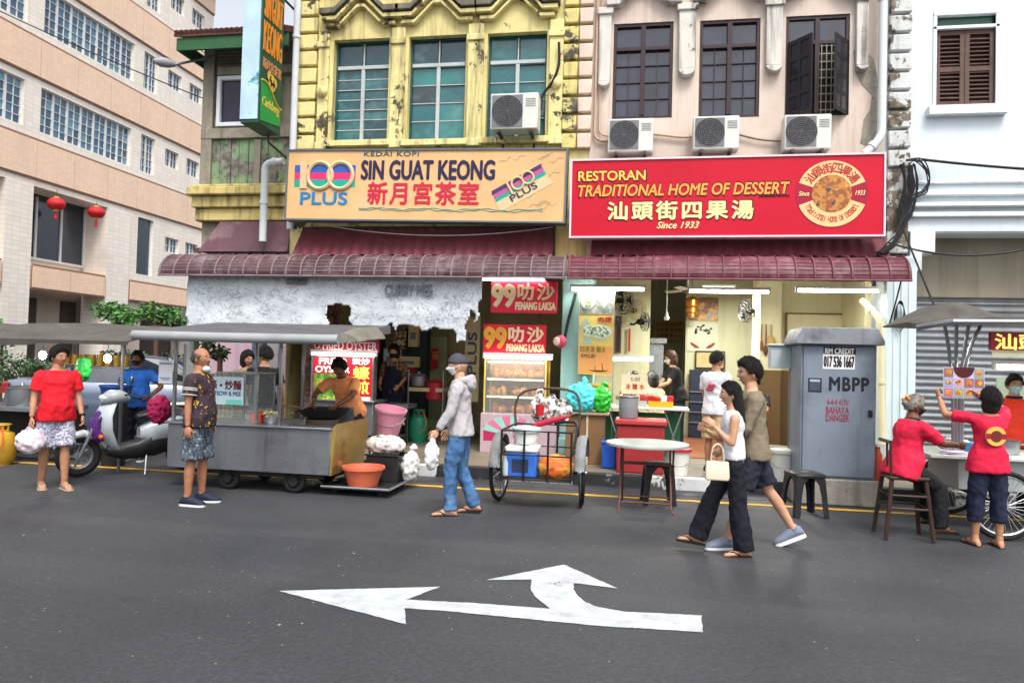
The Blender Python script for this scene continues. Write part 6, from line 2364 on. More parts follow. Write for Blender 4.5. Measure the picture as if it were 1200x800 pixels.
# 99 laksa stall
LY = 11.35
M_red99 = mat('laksa_red_board', S('#c01730'), .4, .06, 2, .03, emit=.12)
M_99 = ink('laksa_cream', '#efdcb0')
M_99y = ink('laksa_gold', '#e3a83c')
for lab, px0, px1, pt, pb, c1, Yq in (('upper red laksa signboard with cream number', 575, 653, 330, 366, M_99, LY - .25), ('lower red laksa signboard with golden number above the lit food case', 566, 640, 381, 414, M_99y, LY)):
    r, mb, a, b = shop_box('laksa_sign', lab, 'sign', px0, px1, pt, pb, Yq, .05, None)
    r['group'] = 'red laksa boards'
    mb.build('panel', M_red99, r, smooth=False)
    w_, h_ = b.x - a.x, b.z - a.z
    fb = lambda u0, v0, u1, v1: (a.x + w_ * u0, a.z + h_ * v0, a.x + w_ * u1, a.z + h_ * v1)
    text('99', 'lettering', c1, r, (0, Yq, 0), XU, ZU, fb(.02, .2, .36, .88), .008, .07)
    text('叻沙', 'lettering', M_99, r, (0, Yq, 0), XU, ZU, fb(.41, .42, .96, .92), .008, .04, spacing=1.2)
    text('PENANG LAKSA', 'lettering', M_99, r, (0, Yq, 0), XU, ZU, fb(.38, .1, .98, .34), .008, .06)
r, mb, a, b = shop_box('laksa_case', 'brightly lit glass food case of the laksa stall', 'display case', 566, 641, 418, 484, LY, .5, None)
mb = MB()
t = .025
for x in (a.x, b.x - t):
    for y in (LY, LY + .47):
        mb.box((x, y, a.z), (x + t, y + t, b.z))
mb.build('frame', mat('case_yellow', S('#c9b25a'), .4, .1), r)
mb = MB()
mb.box((a.x + t, LY + .48, a.z), (b.x - t, LY + .5, b.z))
mb.build('back', mat('case_orange', S('#c77a2c'), .6, .25, 5), r)
hh = b.z - a.z
foods = [pattern('food_a', (S('#b04f14'), S('#d08a30'), S('#7a2f10')), 'blotch', 14, .5, .1), pattern('food_b', (S('#c99a2c'), S('#a83c1c'), S('#c9a85a')), 'blotch', 16, .5, .1), pattern('food_c', (S('#b86a2a'), S('#c98f4a'), S('#7a2f20')), 'blotch', 18, .5, .1)]
g = random.Random(9)
for k in range(3):
    z = a.z + .02 + hh * .3 * k
    mb = MB()
    mb.box((a.x + t, LY + .02, z - .012), (b.x - t, LY + .47, z))
    s_ = mb.build('shelf', M_steel, r)
    mb = MB()
    for j in range(34):
        x = a.x + .08 + (b.x - a.x - .16) * g.random()
        mb.ell((x, LY + .08 + .3 * g.random(), z + .04), (.06, .06, .05 + .07 * g.random()), 8, 6)
    mb.build('food', foods[k], s_)
    mb = MB()
    mb.cyl((a.x + .05, LY + .03, z + hh * .27), (b.x - .05, LY + .03, z + hh * .27), .012, n=8)
    mb.build('lamp_strip', glow('warm_tube', (1, .8, .42), 3.5), s_)
mb = MB()
mb.box((a.x + t, LY - .004, a.z), (b.x - t, LY - .001, b.z - .0))
mb.build('pane', clear('case_glass', alpha=.12), r, smooth=False)
l = bpy.data.lights.new('case_light', 'AREA')
l.size, l.size_y, l.shape = 1.0, .1, 'RECTANGLE'
l.energy, l.color = 1.6, (1, .72, .32)
o = bpy.data.objects.new('case_light', l)
COL.objects.link(o)
o.parent = r
o.location = ((b.x - a.x) / 2, .1, hh - .05)
tube_lamp('bright tube lamp between the lower laksa board and the food case', 566, 648, 419, LY - .12, 22, 2.5, (1, .93, .78))
r, mb, a, b = shop_box('laksa_counter', 'laksa stall base fronted by a pink umbrella poster', 'counter', 562, 652, 487, 529, LY - .05, .6, None, PZ)
mb.build('body', mat('grey_pink_panel', S('#b09aa2'), .5, .1), r, bevel=.006)
mb = MB()
cx, cz, rr = (a.x + b.x) / 2 - .12, b.z - .36, .46
for k in range(8):
    t0_, t1_ = R(18 + 18 * k), R(18 + 18 * (k + 1))
    mb.ext([(cx + rr * math.cos(t0_), LY - .051, cz + rr * .72 * math.sin(t0_)), (cx + rr * math.cos(t1_), LY - .051, cz + rr * .72 * math.sin(t1_)), (cx, LY - .051, cz + .02)], (0, -.004, 0), k % 2)
mb.build('umbrella_print', [ink('rose_print', '#d0708f'), ink('aqua_print', '#8fc9c0')], r, smooth=False)
mb = MB()
mb.box((cx - .42, LY - .054, a.z - .0 + .18), (cx - .22, LY - .051, b.z - .2))
mb.build('figure_print', ink('magenta_print', '#b02a55'), r, smooth=False)

# inside the coffee shop: shelves, banners, goods
r, mb, a, b = shop_box('drinks_banner', 'vertical khaki banner with large dark letters in the dark shop', 'banner', 543, 563, 372, 470, 12.0, .02, None)
mb.build('sheet', mat('khaki_banner', S('#8f8560'), .6, .1), r, smooth=False)
text('PLUS', 'lettering', ink('navy_ink', '#2c3550'), r, (0, 12.0, 0), (0, 0, 1), (-1, 0, 0), (a.z + .45, -b.x + .05, b.z - .25, -a.x - .05), .004, .05)
r, mb, a, b = shop_box('red_scroll', 'red paper couplet on the inner door of the coffee shop', 'scroll', 505, 514, 408, 432, 13.9, .01, None)
mb.build('paper', M_redp, r, smooth=False)
text('福', 'lettering', M_99y, r, (0, 13.9, 0), XU, ZU, (a.x + .01, b.z - .22, b.x - .01, b.z - .06), .004)
r, mb, a, b = shop_box('green_door', 'pale green folding door at the back of the coffee shop', 'door', 500, 524, 395, 520, 14.05, .06, None, PZ)
mb.build('leaf', mat('pale_green_door', S('#98a07a'), .6, .1), r, bevel=.006)
mb = MB()
mb.box((a.x + .05, 14.03, .4), (b.x - .05, 14.045, 1.0))
mb.build('door_panel', mat('door_grey', S('#7d8468'), .6), r)
r, mb, a, b = shop_box('dark_cupboard', 'tall dark cupboard in the coffee shop behind the banner rags', 'cupboard', 472, 500, 385, 470, 13.6, .3, None, PZ)
mb.build('body', mat('dark_teal_cupboard', S('#2b3836'), .6, .15), r, bevel=.008)
mb = MB()
mb.box((b.x - .1, 13.57, 1.0), (b.x - .07, 13.598, 1.25))
mb.build('handle', M_steel, r)
r, mb, a, b = shop_box('wall_print', 'brown framed calligraphy print on the coffee shop wall', 'picture', 461, 476, 388, 408, 13.4, .02, None)
mb.build('print', pattern('calligraphy', (S('#c9b083'), S('#4a2c1c')), 'blotch', 14, .6, .02), r, smooth=False)
mb = MB()
for p, q in (((a.x - .02, 13.38, a.z - .02), (b.x + .02, 13.398, a.z - .001)), ((a.x - .02, 13.38, b.z + .001), (b.x + .02, 13.398, b.z + .02))):
    mb.box(p, q)
mb.build('rail', M_brn, r)
for lab, px0, px1, pyt, pyb, Y, c in (('cream poster on the coffee shop wall right of the calligraphy', 478, 490, 378, 406, 13.4, '#d8c48a'), ('white stacked cartons on the coffee shop shelf', 449, 468, 409, 430, 13.2, '#b9cdd6'), ('pale yellow carton on the coffee shop shelf', 468, 490, 418, 430, 13.15, '#d5c88a'), ('red tin box on the coffee shop shelf', 474, 486, 431, 446, 13.1, '#a02430')):
    r, mb, a, b = shop_box('carton', lab, 'carton', px0, px1, pyt, pyb, Y, .15, None)
    mb.build('box', ink('goods_' + c[1:], c), r, bevel=.004)
    mb = MB()
    mb.box((a.x + (b.x - a.x) * .2, Y - .003, a.z + (b.z - a.z) * .3), (a.x + (b.x - a.x) * .8, Y - .0005, a.z + (b.z - a.z) * .6))
    mb.build('label_print', ink('goods_label', '#6d7f8a'), r, smooth=False)
r, mb, a, b = shop_box('work_table', 'rough steel work table with hanging ladles in front of the apron worker', 'table', 446, 478, 474, 478, 11.7, .5, None)
mb.build('tabletop', M_steeld, r)
for x in (a.x + .03, b.x - .03):
    mb = MB()
    mb.box((x - .015, 11.72, PZ), (x + .015, 11.75, a.z - .001))
    mb.build('leg', M_black, r)
mb = MB()
for k in range(9):
    x = a.x + .06 + (b.x - a.x - .12) * k / 8
    mb.tube([(x, 11.69, a.z - .01), (x, 11.685, a.z - .22)], .006, 4)
    mb.ell((x, 11.685, a.z - .24), (.02, .02, .025), 8, 5)
mb.build('ladles', mat('ladle_wood', S('#b39a78'), .5, .2), r)
r, mb, a, b = shop_box('wire_rack', 'slim steel rack with a wooden shelf in the coffee shop', 'rack', 478, 520, 455, 458, 12.1, .35, None)
mb.build('shelf', mat('shelf_wood', S('#a3926a'), .6, .15), r)
for x in (a.x, b.x - .02):
    mb = MB()
    mb.box((x, 12.09, PZ), (x + .02, 12.11, b.z + .3))
    mb.build('post', M_steel, r)
pot('red lidded bucket on the coffee shop floor rack', P(508, 480, 12.2).x, 12.25, .9, .16, .28, mat('deep_red_plastic', S('#8f1f2c'), .4, .1), lid=True, name='bucket')
pot('dark stock pot beside the ladles', P(490, 462, 12.2).x, 12.2, 1.12, .12, .16, M_steeld, lid=True)


# ------------------------------------------------------------ two-wheeled goods cart
r = thing('goods_cart', 'old black two wheeled goods cart with hooped back rail and worn mudguards', 'cart', (-1.08, 8.35, 0))
HW = .47
for s in (-1, 1):
    wheel(r, (s * HW, -.02 * s, .36), (1, 0.12 * s, 0), .36, .022, 28)
    mb = MB()
    rings = []
    for k in range(13):
        t = R(10 + 150 * k / 12)
        c = Vector((s * HW, -.40 * math.cos(t), .36 + .40 * math.sin(t)))
        n_ = Vector((0, -math.cos(t), math.sin(t)))
        rings.append([c + Vector((-.055, 0, 0)), c + Vector((-.03, 0, 0)) + n_ * .02, c + Vector((.03, 0, 0)) + n_ * .02, c + Vector((.055, 0, 0)), c + n_ * .008])
    mb.loft(rings)
    mb.build('mudguard', mat('worn_grey_guard', S('#77797a'), .7, .25, 7, .3, peel=.45, peelcol=S('#35353a')), r, world=False, angle=50)
mb = MB()
F_ = .013
X_, y0_, y1_ = .38, -.42, .5
for z in (.34, .58, .84):
    mb.tube([(-X_, y0_, z), (X_, y0_, z), (X_, y1_, z), (-X_, y1_, z)], F_, 6, closed=True)
for x in (-X_, -.13, .13, X_):
    for y in (y0_, y1_):
        mb.tube([(x, y, .3), (x, y, .84)], F_, 6)
mb.tube([(-HW - .05, 0, .36), (HW + .05, 0, .36)], .018, 8)
mb.build('frame', M_black, r, world=False)
mb = MB()
mb.box((-X_, y0_ + .01, .30), (X_, y1_ - .01, .325))
mb.build('bed', mat('old_board', S('#4a4038'), .8, .2), r, world=False)
mb = MB()
mb.tube(smoothpts([(-X_, .5, .84), (-X_ - .02, .55, 1.05), (-X_ + .05, .56, 1.2), (-.15, .57, 1.26), (.15, .57, 1.27), (X_ - .05, .56, 1.22), (X_, .55, 1.08), (X_ + .01, .5, .84)]), .016, 8)
mb.build('hoop_rail', M_rust, r, world=False)
mb = MB()
mb.tube(smoothpts([(X_, -.3, .6), (X_ + .04, -.2, .86), (X_ - .02, -.1, .93), (.15, 0, .9)]), .014, 7)
mb.build('lever', M_black, r, world=False)
cw = lambda x, y, z: (-1.08 + x, 8.35 + y, z)
o = thing('cooler_box', 'blue and white cooler box inside the goods cart', 'cooler', cw(-.17, -.22, .327))
mb = MB()
mb.box((-.17, -.14, 0), (.17, .14, .27))
mb.build('box', mat('cooler_blue', S('#2f62b8'), .4, .15, 4), o, world=False, bevel=.02)
mb = MB()
mb.box((-.18, -.15, .272), (.18, .15, .34))
mb.build('lid', M_wp, o, world=False, bevel=.02)
mb = MB()
mb.box((-.1, -.145, .06), (.08, -.141, .2))
mb.build('label_print', ink('navy_ink', '#2c3550'), o, world=False, smooth=False)
bucket('bucket', 'white bucket with pale lid on top of the cooler in the goods cart', 'bucket', cw(-.14, -.2, .67), .12, .14, .17, M_wp, lid=mat('pale_blue_lid', S('#b9ccd2'), .4))
bag('cloth_bag', 'orange striped cloth bundle in the front right of the goods cart', cw(.2, -.24, .45), (.2, .14, .13), pattern('orange_stripe', (S('#e0692a'), S('#e8c04a'), S('#d9842f')), 'bands', 7, .7, .2), 4, False, .015, .018)
o = thing('water_bottle', 'clear water bottle standing at the left of the goods cart', 'bottle', cw(-.34, -.34, .327))
mb = MB()
mb.lathe([(.03, 0), (.035, .02), (.035, .16), (.014, .2), (.014, .23)], n=16)
mb.build('bottle', mat('clear_bottle', S('#a9b8bf'), .15, .1), o, world=False)
mb = MB()
mb.lathe([(.017, .231), (.017, .25)], n=12)
mb.build('cap', ink('blue_print', '#2d5a8a'), o, world=False)
o = thing('folded_umbrella', 'folded crimson umbrella lying across the goods cart', 'umbrella', cw(.1, -.1, .86))
mb = MB()
mb.tube([(-.22, 0, 0), (-.1, 0, .04), (.1, 0, .1), (.24, .0, .14)], [.012, .034, .03, .01], 8)
mb.build('canopy', mat('crimson_cloth', S('#a8203a'), .7, .15), o, world=False)
mb = MB()
mb.tube(smoothpts([(.24, 0, .14), (.32, 0, .165), (.36, 0, .14), (.35, 0, .1)]), .011, 6)
mb.build('handle', M_black, o, world=False)
o = thing('cloth_rags', 'black and white rags draped over the hooped rail of the goods cart', 'cloth', cw(.05, .5, .9))
mb = MB()
for k in range(3):
    x = -.16 + .15 * k
    mb.ell((x, .07, .15 - .02 * k), (.085, .05, .2 - .03 * k), 12, 10)
vs, no, fs = remesh(mb, .016, 1)
mb = MB()
mb.add(crumple(vs, no, .03, 9, 3), fs)
mb.build('cloth', pattern('rag_print', (S('#d5d2cc'), S('#1f1f22'), S('#c9b0a8')), 'blotch', 11, .85, .2), o, world=False, angle=80)
o = thing('red_mug', 'red plastic mug hanging on the cart rail', 'mug', cw(-.08, .42, .95))
mb = MB()
mb.lathe([(.045, 0), (.055, .13), (.05, .13), (.04, .01)], n=18)
mb.tube(smoothpts([(.05, 0, .11), (.1, 0, .09), (.09, 0, .04), (.045, 0, .03)]), .008, 6)
mb.build('mug', M_redp, o, world=False)

# ------------------------------------------------------------ low platform trolley with tubs beside the noodle stall
PX0, PX1 = P(383, 575, 8.2).x, P(450, 575, 8.2).x
r = thing('platform_trolley', 'low flat black platform trolley at the end of the noodle stall', 'trolley', ((PX0 + PX1) / 2, 8.2, 0))
mb = MB()
mb.box((PX0, 8.05, .07), (PX1 + .1, 9.0, .1))
mb.build('deck', mat('wet_black_board', S('#26272a'), .4, .2, 3, .2), r, bevel=.006)
mb = MB()
for a, b in (((PX0, 8.03, .1), (PX1 + .12, 8.03, .1)), ((PX1 + .12, 8.03, .1), (PX1 + .12, 9.0, .1))):
    mb.tube([a, b], .016, 6)
mb.build('edge_rail', M_steeld, r)
for x in (PX0 + .12, PX1 - .02):
    for y in (8.15, 8.9):
        mb = MB()
        mb.cyl((x, y - .015, .035), (x, y + .015, .035), .035, n=12)
        mb.build('caster', M_rubber, r)
q = P(425, 575, 8.25)
bucket('basin', 'round coral red plastic basin on the platform trolley', 'basin', (q.x, 8.25, .102), .17, .235, .22, mat('coral_plastic', S('#c9664a'), .45, .08, 3, .04), rim=.015, handle=False)
q = P(452, 560, 8.7)
r = thing('black_crate', 'black plastic crate behind the coral basin', 'crate', (q.x, 8.7, .102))
mb = MB()
mb.box((-.2, -.16, 0), (.2, -.145, .3))
mb.box((-.2, .145, 0), (.2, .16, .3))
mb.box((-.2, -.144, 0), (-.185, .144, .3))
mb.box((.185, -.144, 0), (.2, .144, .3))
mb.box((-.184, -.144, 0), (.184, .144, .015))
mb.build('crate', M_bplas, r, world=False, bevel=.006)
mb = MB()
mb.box((-.215, -.175, .302), (.215, -.14, .325))
mb.box((-.215, .14, .302), (.215, .175, .325))
mb.build('rim', M_bplas, r, world=False, bevel=.005)
bag('sack', 'white patterned sack slumped on top of the black crate', (q.x - .02, 8.72, .52), (.24, .17, .11), pattern('sack_print', (S('#c9c7c0'), S('#4d4a48')), 'blotch', 16, .8, .2, (.55, .62)), 5, False, .03, .02)
bag('sack', 'white plastic sack hanging beside the black crate', (q.x + .29, 8.75, .27), (.1, .14, .19), mat('white_sack', S('#cdcdc9'), .5, .1), 6, True, .03, .02)
q = P(453, 525, 9.3)
r = thing('low_stand', 'small black iron stand holding the pink pail', 'stand', (q.x, 9.3, 0))
mb = MB()
mb.box((-.2, -.16, .56), (.2, .16, .58))
mb.build('shelf', M_black, r, world=False)
for sx in (-.18, .18):
    for sy in (-.14, .14):
        mb = MB()
        mb.cyl((sx, sy, 0), (sx, sy, .559), .012, n=6)
        mb.build('leg', M_black, r, world=False)
bucket('pail', 'big pink plastic pail tilted on the small iron stand', 'pail', (q.x, 9.3, .6), .15, .2, .34, mat('pink_plastic', S('#c9869a'), .45, .08, 3, .04), tilt=(R(6), R(10), 0))

# ------------------------------------------------------------ scooter
r = thing('motor_scooter', 'white and black motor scooter parked nose out beside the noodle stall', 'scooter', (-6.45, 8.72, 0), R(-130))
M_swh = mat('scooter_white', S('#a3adb3'), .25, .05, 2, .02, coat=.4)
M_sbl = mat('scooter_black', S('#1c1d20'), .4, .2, 4, .05)
L = dict(world=False)
for x in (.66, -.62):
    wheel(r, (x, 0, .26), (0, 1, 0), .26, .05, 5, rim_m=M_steeld, hub=.05)


def shell(name, st, m, par=r, n=14, pw=2.6):
    """loft of super-ellipse sections (x, zc, half width, half height)"""
    mb = MB()
    rings = []
    for x, zc, wy, hz in st:
        ring = []
        for k in range(n):
            t = 2 * PI * k / n
            cy, sz = math.cos(t), math.sin(t)
            ring.append((x, wy * math.copysign(abs(cy) ** (2 / pw), cy), zc + hz * math.copysign(abs(sz) ** (2 / pw), sz)))
        rings.append(ring)
    mb.loft(rings)
    return mb.build(name, m, par, world=False, angle=50)


shell('front_fender', [(.36, .36, .05, .03), (.45, .47, .07, .05), (.62, .54, .08, .05), (.8, .49, .075, .04), (.93, .38, .04, .02)], M_swh)
mb = MB()
for s in (-1, 1):
    mb.tube([(.66, .085 * s, .26), (.56, .085 * s, .52), (.45, .05 * s, .82)], .022, 8)
mb.build('fork', M_steeld, r, **L)
mb = MB()
rings = []
for z, x, w_, th in ((.30, .28, .13, .05), (.42, .34, .19, .06), (.58, .41, .24, .07), (.75, .42, .22, .08), (.88, .37, .14, .08), (.97, .31, .09, .05)):
    rings.append([(x + th * (1 - (abs(c) ** 2) * 1.6), w_ * c, z) for c in (-1, -.7, -.35, 0, .35, .7, 1)] + [(x - .05 - th * .4 * abs(c), w_ * c * .96, z) for c in (1, .5, 0, -.5, -1)])
mb.loft(rings)
mb.build('leg_shield', M_swh, r, angle=60, **L)
for s in (-1, 1):
    mb = MB()
    mb.obox((.45, .13 * s, .72), (.012, .10, .05), Euler((R(25 * s), R(-12), R(-30 * s))))
    mb.build('shield_vent', M_sbl, r, **L)
    mb = MB()
    mb.ell((.45, .16 * s, .50), (.03, .06, .035), 12, 8)
    mb.build('indicator', ink('amber_lens', '#c9601f'), r, **L)
shell('headlamp_cowl', [(.12, .98, .1, .05), (.22, 1.0, .16, .085), (.35, .99, .15, .09), (.45, .95, .08, .05)], mat('smoke_cowl', S('#8f979b'), .2, .15, 4, .05))
mb = MB()
mb.ell((.40, 0, .98), (.06, .12, .05), 14, 8)
mb.build('headlight', mat('lens', S('#b9c2c6'), .12, .1), r, **L)
mb = MB()
mb.tube(smoothpts([(.1, -.36, 1.0), (.16, -.22, 1.03), (.2, 0, 1.02), (.16, .22, 1.03), (.1, .36, 1.0)]), .014, 8)
hb = mb.build('handlebar', M_sbl, r, **L)
for s in (-1, 1):
    mb = MB()
    mb.tube([(.12, .3 * s, 1.01), (.07, .42 * s, .99)], .02, 8)
    mb.build('grip', M_rubber, hb, **L)
    mb = MB()
    mb.tube([(.17, .2 * s, 1.03), (.16, .27 * s, 1.18)], .007, 6)
    mb.ell((.15, .3 * s, 1.22), (.015, .075, .045), 12, 8)
    mb.build('mirror', M_sbl, r, **L)
shell('floor_tunnel', [(.36, .32, .14, .07), (.2, .3, .15, .1), (0, .32, .15, .13), (-.15, .38, .15, .17)], M_sbl)
shell('body_panel', [(-.02, .52, .1, .08), (-.15, .52, .14, .17), (-.4, .58, .16, .17), (-.65, .67, .13, .12), (-.9, .77, .05, .04)], M_swh)
shell('under_panel', [(.0, .34, .13, .1), (-.2, .36, .145, .15), (-.5, .43, .13, .12), (-.75, .52, .09, .06)], M_sbl)
shell('seat', [(.02, .73, .09, .03), (-.08, .75, .125, .06), (-.3, .77, .14, .065), (-.45, .82, .135, .055), (-.7, .85, .11, .045), (-.82, .85, .05, .03)], M_sbl)
mb = MB()
mb.ell((-.5, 0, .885), (.26, .12, .022), 16, 8)
vs, no, fs = remesh(mb, .015, 1)
o = MB()
o.add(crumple(vs, no, .008, 14, 2), fs)
o.build('seat_cloth', mat('pale_green_cloth', S('#b9c9b4'), .8, .1), r, angle=80, **L)
shell('tail_lamp', [(-.84, .74, .08, .04), (-.9, .74, .07, .03), (-.95, .74, .03, .015)], ink('lens_red', '#9a1f22'))
mb = MB()
mb.tube([(-.2, -.16, .28), (-.5, -.2, .28), (-.85, -.21, .36)], [.025, .05, .045], 10)
mb.build('exhaust', M_steeld, r, **L)
mb = MB()
mb.tube([(-.1, .1, .25), (-.05, .26, .01)], .012, 6)
mb.build('kick_stand', M_steeld, r, **L)
mb = MB()
mb.box((-.96, -.09, .5), (-.955, .09, .62))
mb.build('number_plate', M_black, r, **L)
o = thing('purple_bag', 'purple cloth bag on the footwell of the scooter', 'bag', (-6.72, 8.35, .5))
mb = MB()
mb.ell((0, 0, .12), (.1, .1, .2), 14, 10)
vs, no, fs = remesh(mb, .02, 1)
mb = MB()
mb.add(crumple(vs, no, .02, 8, 6), fs)
mb.build('bag', mat('purple_cloth', S('#4a2468'), .8, .2), o, world=False, angle=80)
q = P(183, 470, 8.5)
bag('cloth_bundle', 'rounded magenta cloth bundle on the stall counter edge behind the scooter', (q.x + .05, 8.5, q.z - .1), (.12, .12, .17), mat('magenta_cloth', S('#9a1c4c'), .85, .15), 8, False, .045, .018)
r = thing('plastic_tub', 'dark blue tub behind the scooter seat', 'tub', (0, 0, 0))
q = P(136, 462, 9.2)
r.location = (q.x, 9.2, q.z - .12)
mb = MB()
mb.lathe([(.16, 0), (.2, .22), (.215, .22), (.215, .25), (.19, .25), (.15, .01)], n=28)
mb.build('tub', mat('dark_blue_plastic', S('#1d3f8a'), .4, .1), r, world=False)
mb = MB()
mb.cyl((0, 0, -(q.z - .12)), (0, 0, -.002), .15, n=16)
mb.build('drum_stand', M_black, r, world=False)
q = P(201, 487, 8.2)
r = thing('steel_basin', 'tilted steel basin with orange food at the left end of the steel counter', 'basin', (q.x + .08, 8.3, sz1 + .02))
r.rotation_euler = (R(-12), R(18), 0)
mb = MB()
mb.lathe([(0.001, 0), (.1, .005), (.16, .09), (.17, .09), (.155, .085), (.09, .012), (0.001, .008)], n=28, caps=False)
mb.build('bowl', M_steel, r, world=False)
mb = MB()
mb.ell((0, 0, .06), (.12, .12, .04), 14, 8)
mb.build('food', ink('orange_food', '#cf6f22'), r, world=False)

# ------------------------------------------------------------ parked car
r = thing('parked_car', 'silver blue saloon car parked behind the left stalls', 'car', (P(165, 440, 13.0).x, 13.2, 0), R(28))
M_car = mat('silver_blue_paint', S('#566378'), .3, .06, 1, .01, metal=.2, coat=.3)


def carsec(x, w_, z0, z1, top=.0):
    return [(x, -w_ * .92, z0), (x, -w_, z0 + (z1 - z0) * .35), (x, -w_ * .97, z0 + (z1 - z0) * .75), (x, -w_ * .85, z1), (x, 0, z1 + .03 + top), (x, w_ * .85, z1), (x, w_ * .97, z0 + (z1 - z0) * .75), (x, w_, z0 + (z1 - z0) * .35), (x, w_ * .92, z0)]


mb = MB()
mb.loft([carsec(*s) for s in ((-2.22, .7, .45, .82), (-2.15, .82, .3, 1.0), (-1.5, .86, .22, 1.03), (-.9, .87, .2, .98), (.6, .87, .2, .95), (1.3, .86, .22, .9), (1.95, .8, .25, .78), (2.2, .66, .35, .62))])
mb.build('body', M_car, r, world=False, angle=28)
mb = MB()
mb.loft([[(x, -w_, z), (x, -w_ * .3, z + .015), (x, w_ * .3, z + .015), (x, w_, z), (x, w_, z - .05), (x, -w_, z - .05)] for x, w_, z in ((-1.05, .58, 1.38), (-.6, .62, 1.47), (.0, .63, 1.49), (.45, .58, 1.44))])
mb.build('roof', M_car, r, world=False, angle=28)
mb = MB()
mb.add([(-1.75, -.66, 1.03), (-1.75, .66, 1.03), (-1.04, .56, 1.36), (-1.04, -.56, 1.36)], [(0, 3, 2, 1)])
mb.add([(1.15, -.68, .95), (1.15, .68, .95), (.44, .56, 1.42), (.44, -.56, 1.42)], [(0, 1, 2, 3)])
for s in (-1, 1):
    mb.add([(-1.7, .72 * s, 1.0), (1.12, .74 * s, .94), (.44, .6 * s, 1.42), (-.02, .63 * s, 1.46), (-1.03, .6 * s, 1.36)], [(0, 1, 2, 3, 4) if s < 0 else (4, 3, 2, 1, 0)])
mb.build('windows', M_dglass, r, world=False, smooth=False)
for s in (-1, 1):
    for pa in ([(-1.72, .68 * s, 1.02), (-1.04, .585 * s, 1.38)], [(1.14, .7 * s, .95), (.44, .58 * s, 1.44)]):
        mb = MB()
        mb.tube(pa, .033, 6)
        mb.build('pillar', M_car, r, world=False)
    mb = MB()
    mb.loft([[(-2.24 + .06 * k, s * y, z) for y, z in ((.45, .8), (.8 + .03 * k, .78), (.8 + .03 * k, .95), (.5, .97))] for k in range(3)])
    mb.build('tail_light', ink('lens_red', '#9a1f22'), r, world=False)
    for x in (-1.35, 1.35):
        wheel(r, (x, .8 * s, .31), (0, 1, 0), .31, .08, 5, rim_m=M_steel, hub=.08)

# ------------------------------------------------------------ right hand stall
RY = 8.15
q0, q1 = P(1150, 378, RY), P(1068, 388, RY)
r = thing('hawker_cart', 'pale steel hawker cart with bicycle wheels and curved grey roof at the right edge', 'food stall', (3.9, RY, 0))
cx0, cx1 = P(1085, 540, RY).x, 5.6
ctz = P(1120, 532, RY).z
mb = MB()
mb.box((cx0 + .3, RY, .42), (cx1, RY + .8, ctz - .04))
mb.build('body', mat('pale_steel_body', S('#a5adac'), .4, .1, 1.2, .05, metal=.3, dirt=.3), r, bevel=.01)
mb = MB()
mb.box((cx0, RY - .12, ctz - .038), (cx1, RY + .82, ctz))
mb.build('countertop', mat('pale_top', S('#b5b9b2'), .4, .08), r, bevel=.008)
wx = P(1182, 605, 7.75).x
for y in (-.30, 1.0):
    wheel(r, (wx - 3.9, y, .335), (0, 1, 0), .335, .025, 30, rim_m=mat('bright_rim', S('#b5b8ba'), .3, .1, metal=.6))
mb = MB()
mb.cyl((wx, RY - .34, .335), (wx, RY + 1.04, .335), .02)
mb.build('axle', M_black, r)
rz0 = P(1180, 378, RY - .35).z
mb = MB()
rings = []
rx0_ = q1.x
for k in range(17):
    t = k / 16
    x = rx0_ + (cx1 + .3 - rx0_) * t
    e = min(1, t / .16)
    hump = .15 * math.exp(-((t - .13) / .09) ** 2)
    y0q = RY - .35 + .25 * (1 - e)
    rings.append([(x, y0q, rz0 - .0 - .06 * (1 - e)), (x, y0q, rz0 + .05 - .06 * (1 - e)), (x, RY + .1, rz0 + .1 * e + hump), (x, RY + .9, rz0 + .14 * e + hump * .8), (x, RY + .9, rz0 + .08 * e)])
mb.loft(rings)
mb.build('roof', mat('dark_olive_canvas', S('#4f4d47'), .85, .25, 4, .3, dirt=.5), r, angle=60)
mb = MB()
mb.tube([(rx0_, RY - .16, rz0 - .05), (rx0_ + .25, RY - .36, rz0 + .0), (cx1, RY - .36, rz0 + .03)], .03, 8)
mb.build('front_pipe', M_steeld, r)
px_ = P(1128, 420, RY).x
for dx, top in ((-.1, -.16), (-.03, -.04), (.05, .08), (.1, .2)):
    mb = MB()
    mb.tube(smoothpts([(px_ + dx * .4, RY + .1, ctz), (px_ + dx * .5, RY + .1, ctz + .65), (px_ + dx, RY + .08, rz0 - .25), (px_ + top, RY + .05, rz0 + .02)]), .017, 6)
    mb.build('post', M_steel, r)
sx_ = P(1160, 400, RY - .2)
mb = MB()
mb.box((sx_.x, RY - .22, P(1160, 410, RY - .2).z), (cx1, RY - .17, P(1160, 389, RY - .2).z))
bo = mb.build('sign_panel', ink('dark_red_ink2', '#8a1a22'), r, smooth=False)
a_ = P(1166, 409, RY - .22)
text('汕頭街四果湯', 'lettering', glow('lit_gold_ink', (.95, .7, .15), .8), bo, (0, RY - .22, 0), XU, ZU, (a_.x, a_.z, a_.x + 1.25, P(1166, 391, RY - .22).z), .006, .03)
mb = MB()
mb.box((sx_.x + .02, RY - .2, P(1160, 417, RY - .2).z), (cx1, RY - .18, P(1160, 411, RY - .2).z))
mb.build('lower_strip', ink('cream_card2', '#cfc9a4'), r, smooth=False)
mb = MB()
mb.box((P(1168, 460, RY + 1.6).x, RY + 1.6, ctz - .3), (cx1 + .3, RY + 1.62, P(1160, 442, RY + 1.6).z))
mb.build('back_panel', mat('mint_panel', S('#a9bda4'), .5, .06), r, smooth=False)
tube_lamp('white tube lamp under the sign of the right hawker cart', 1163, 1235, 431, RY, 26, 9)
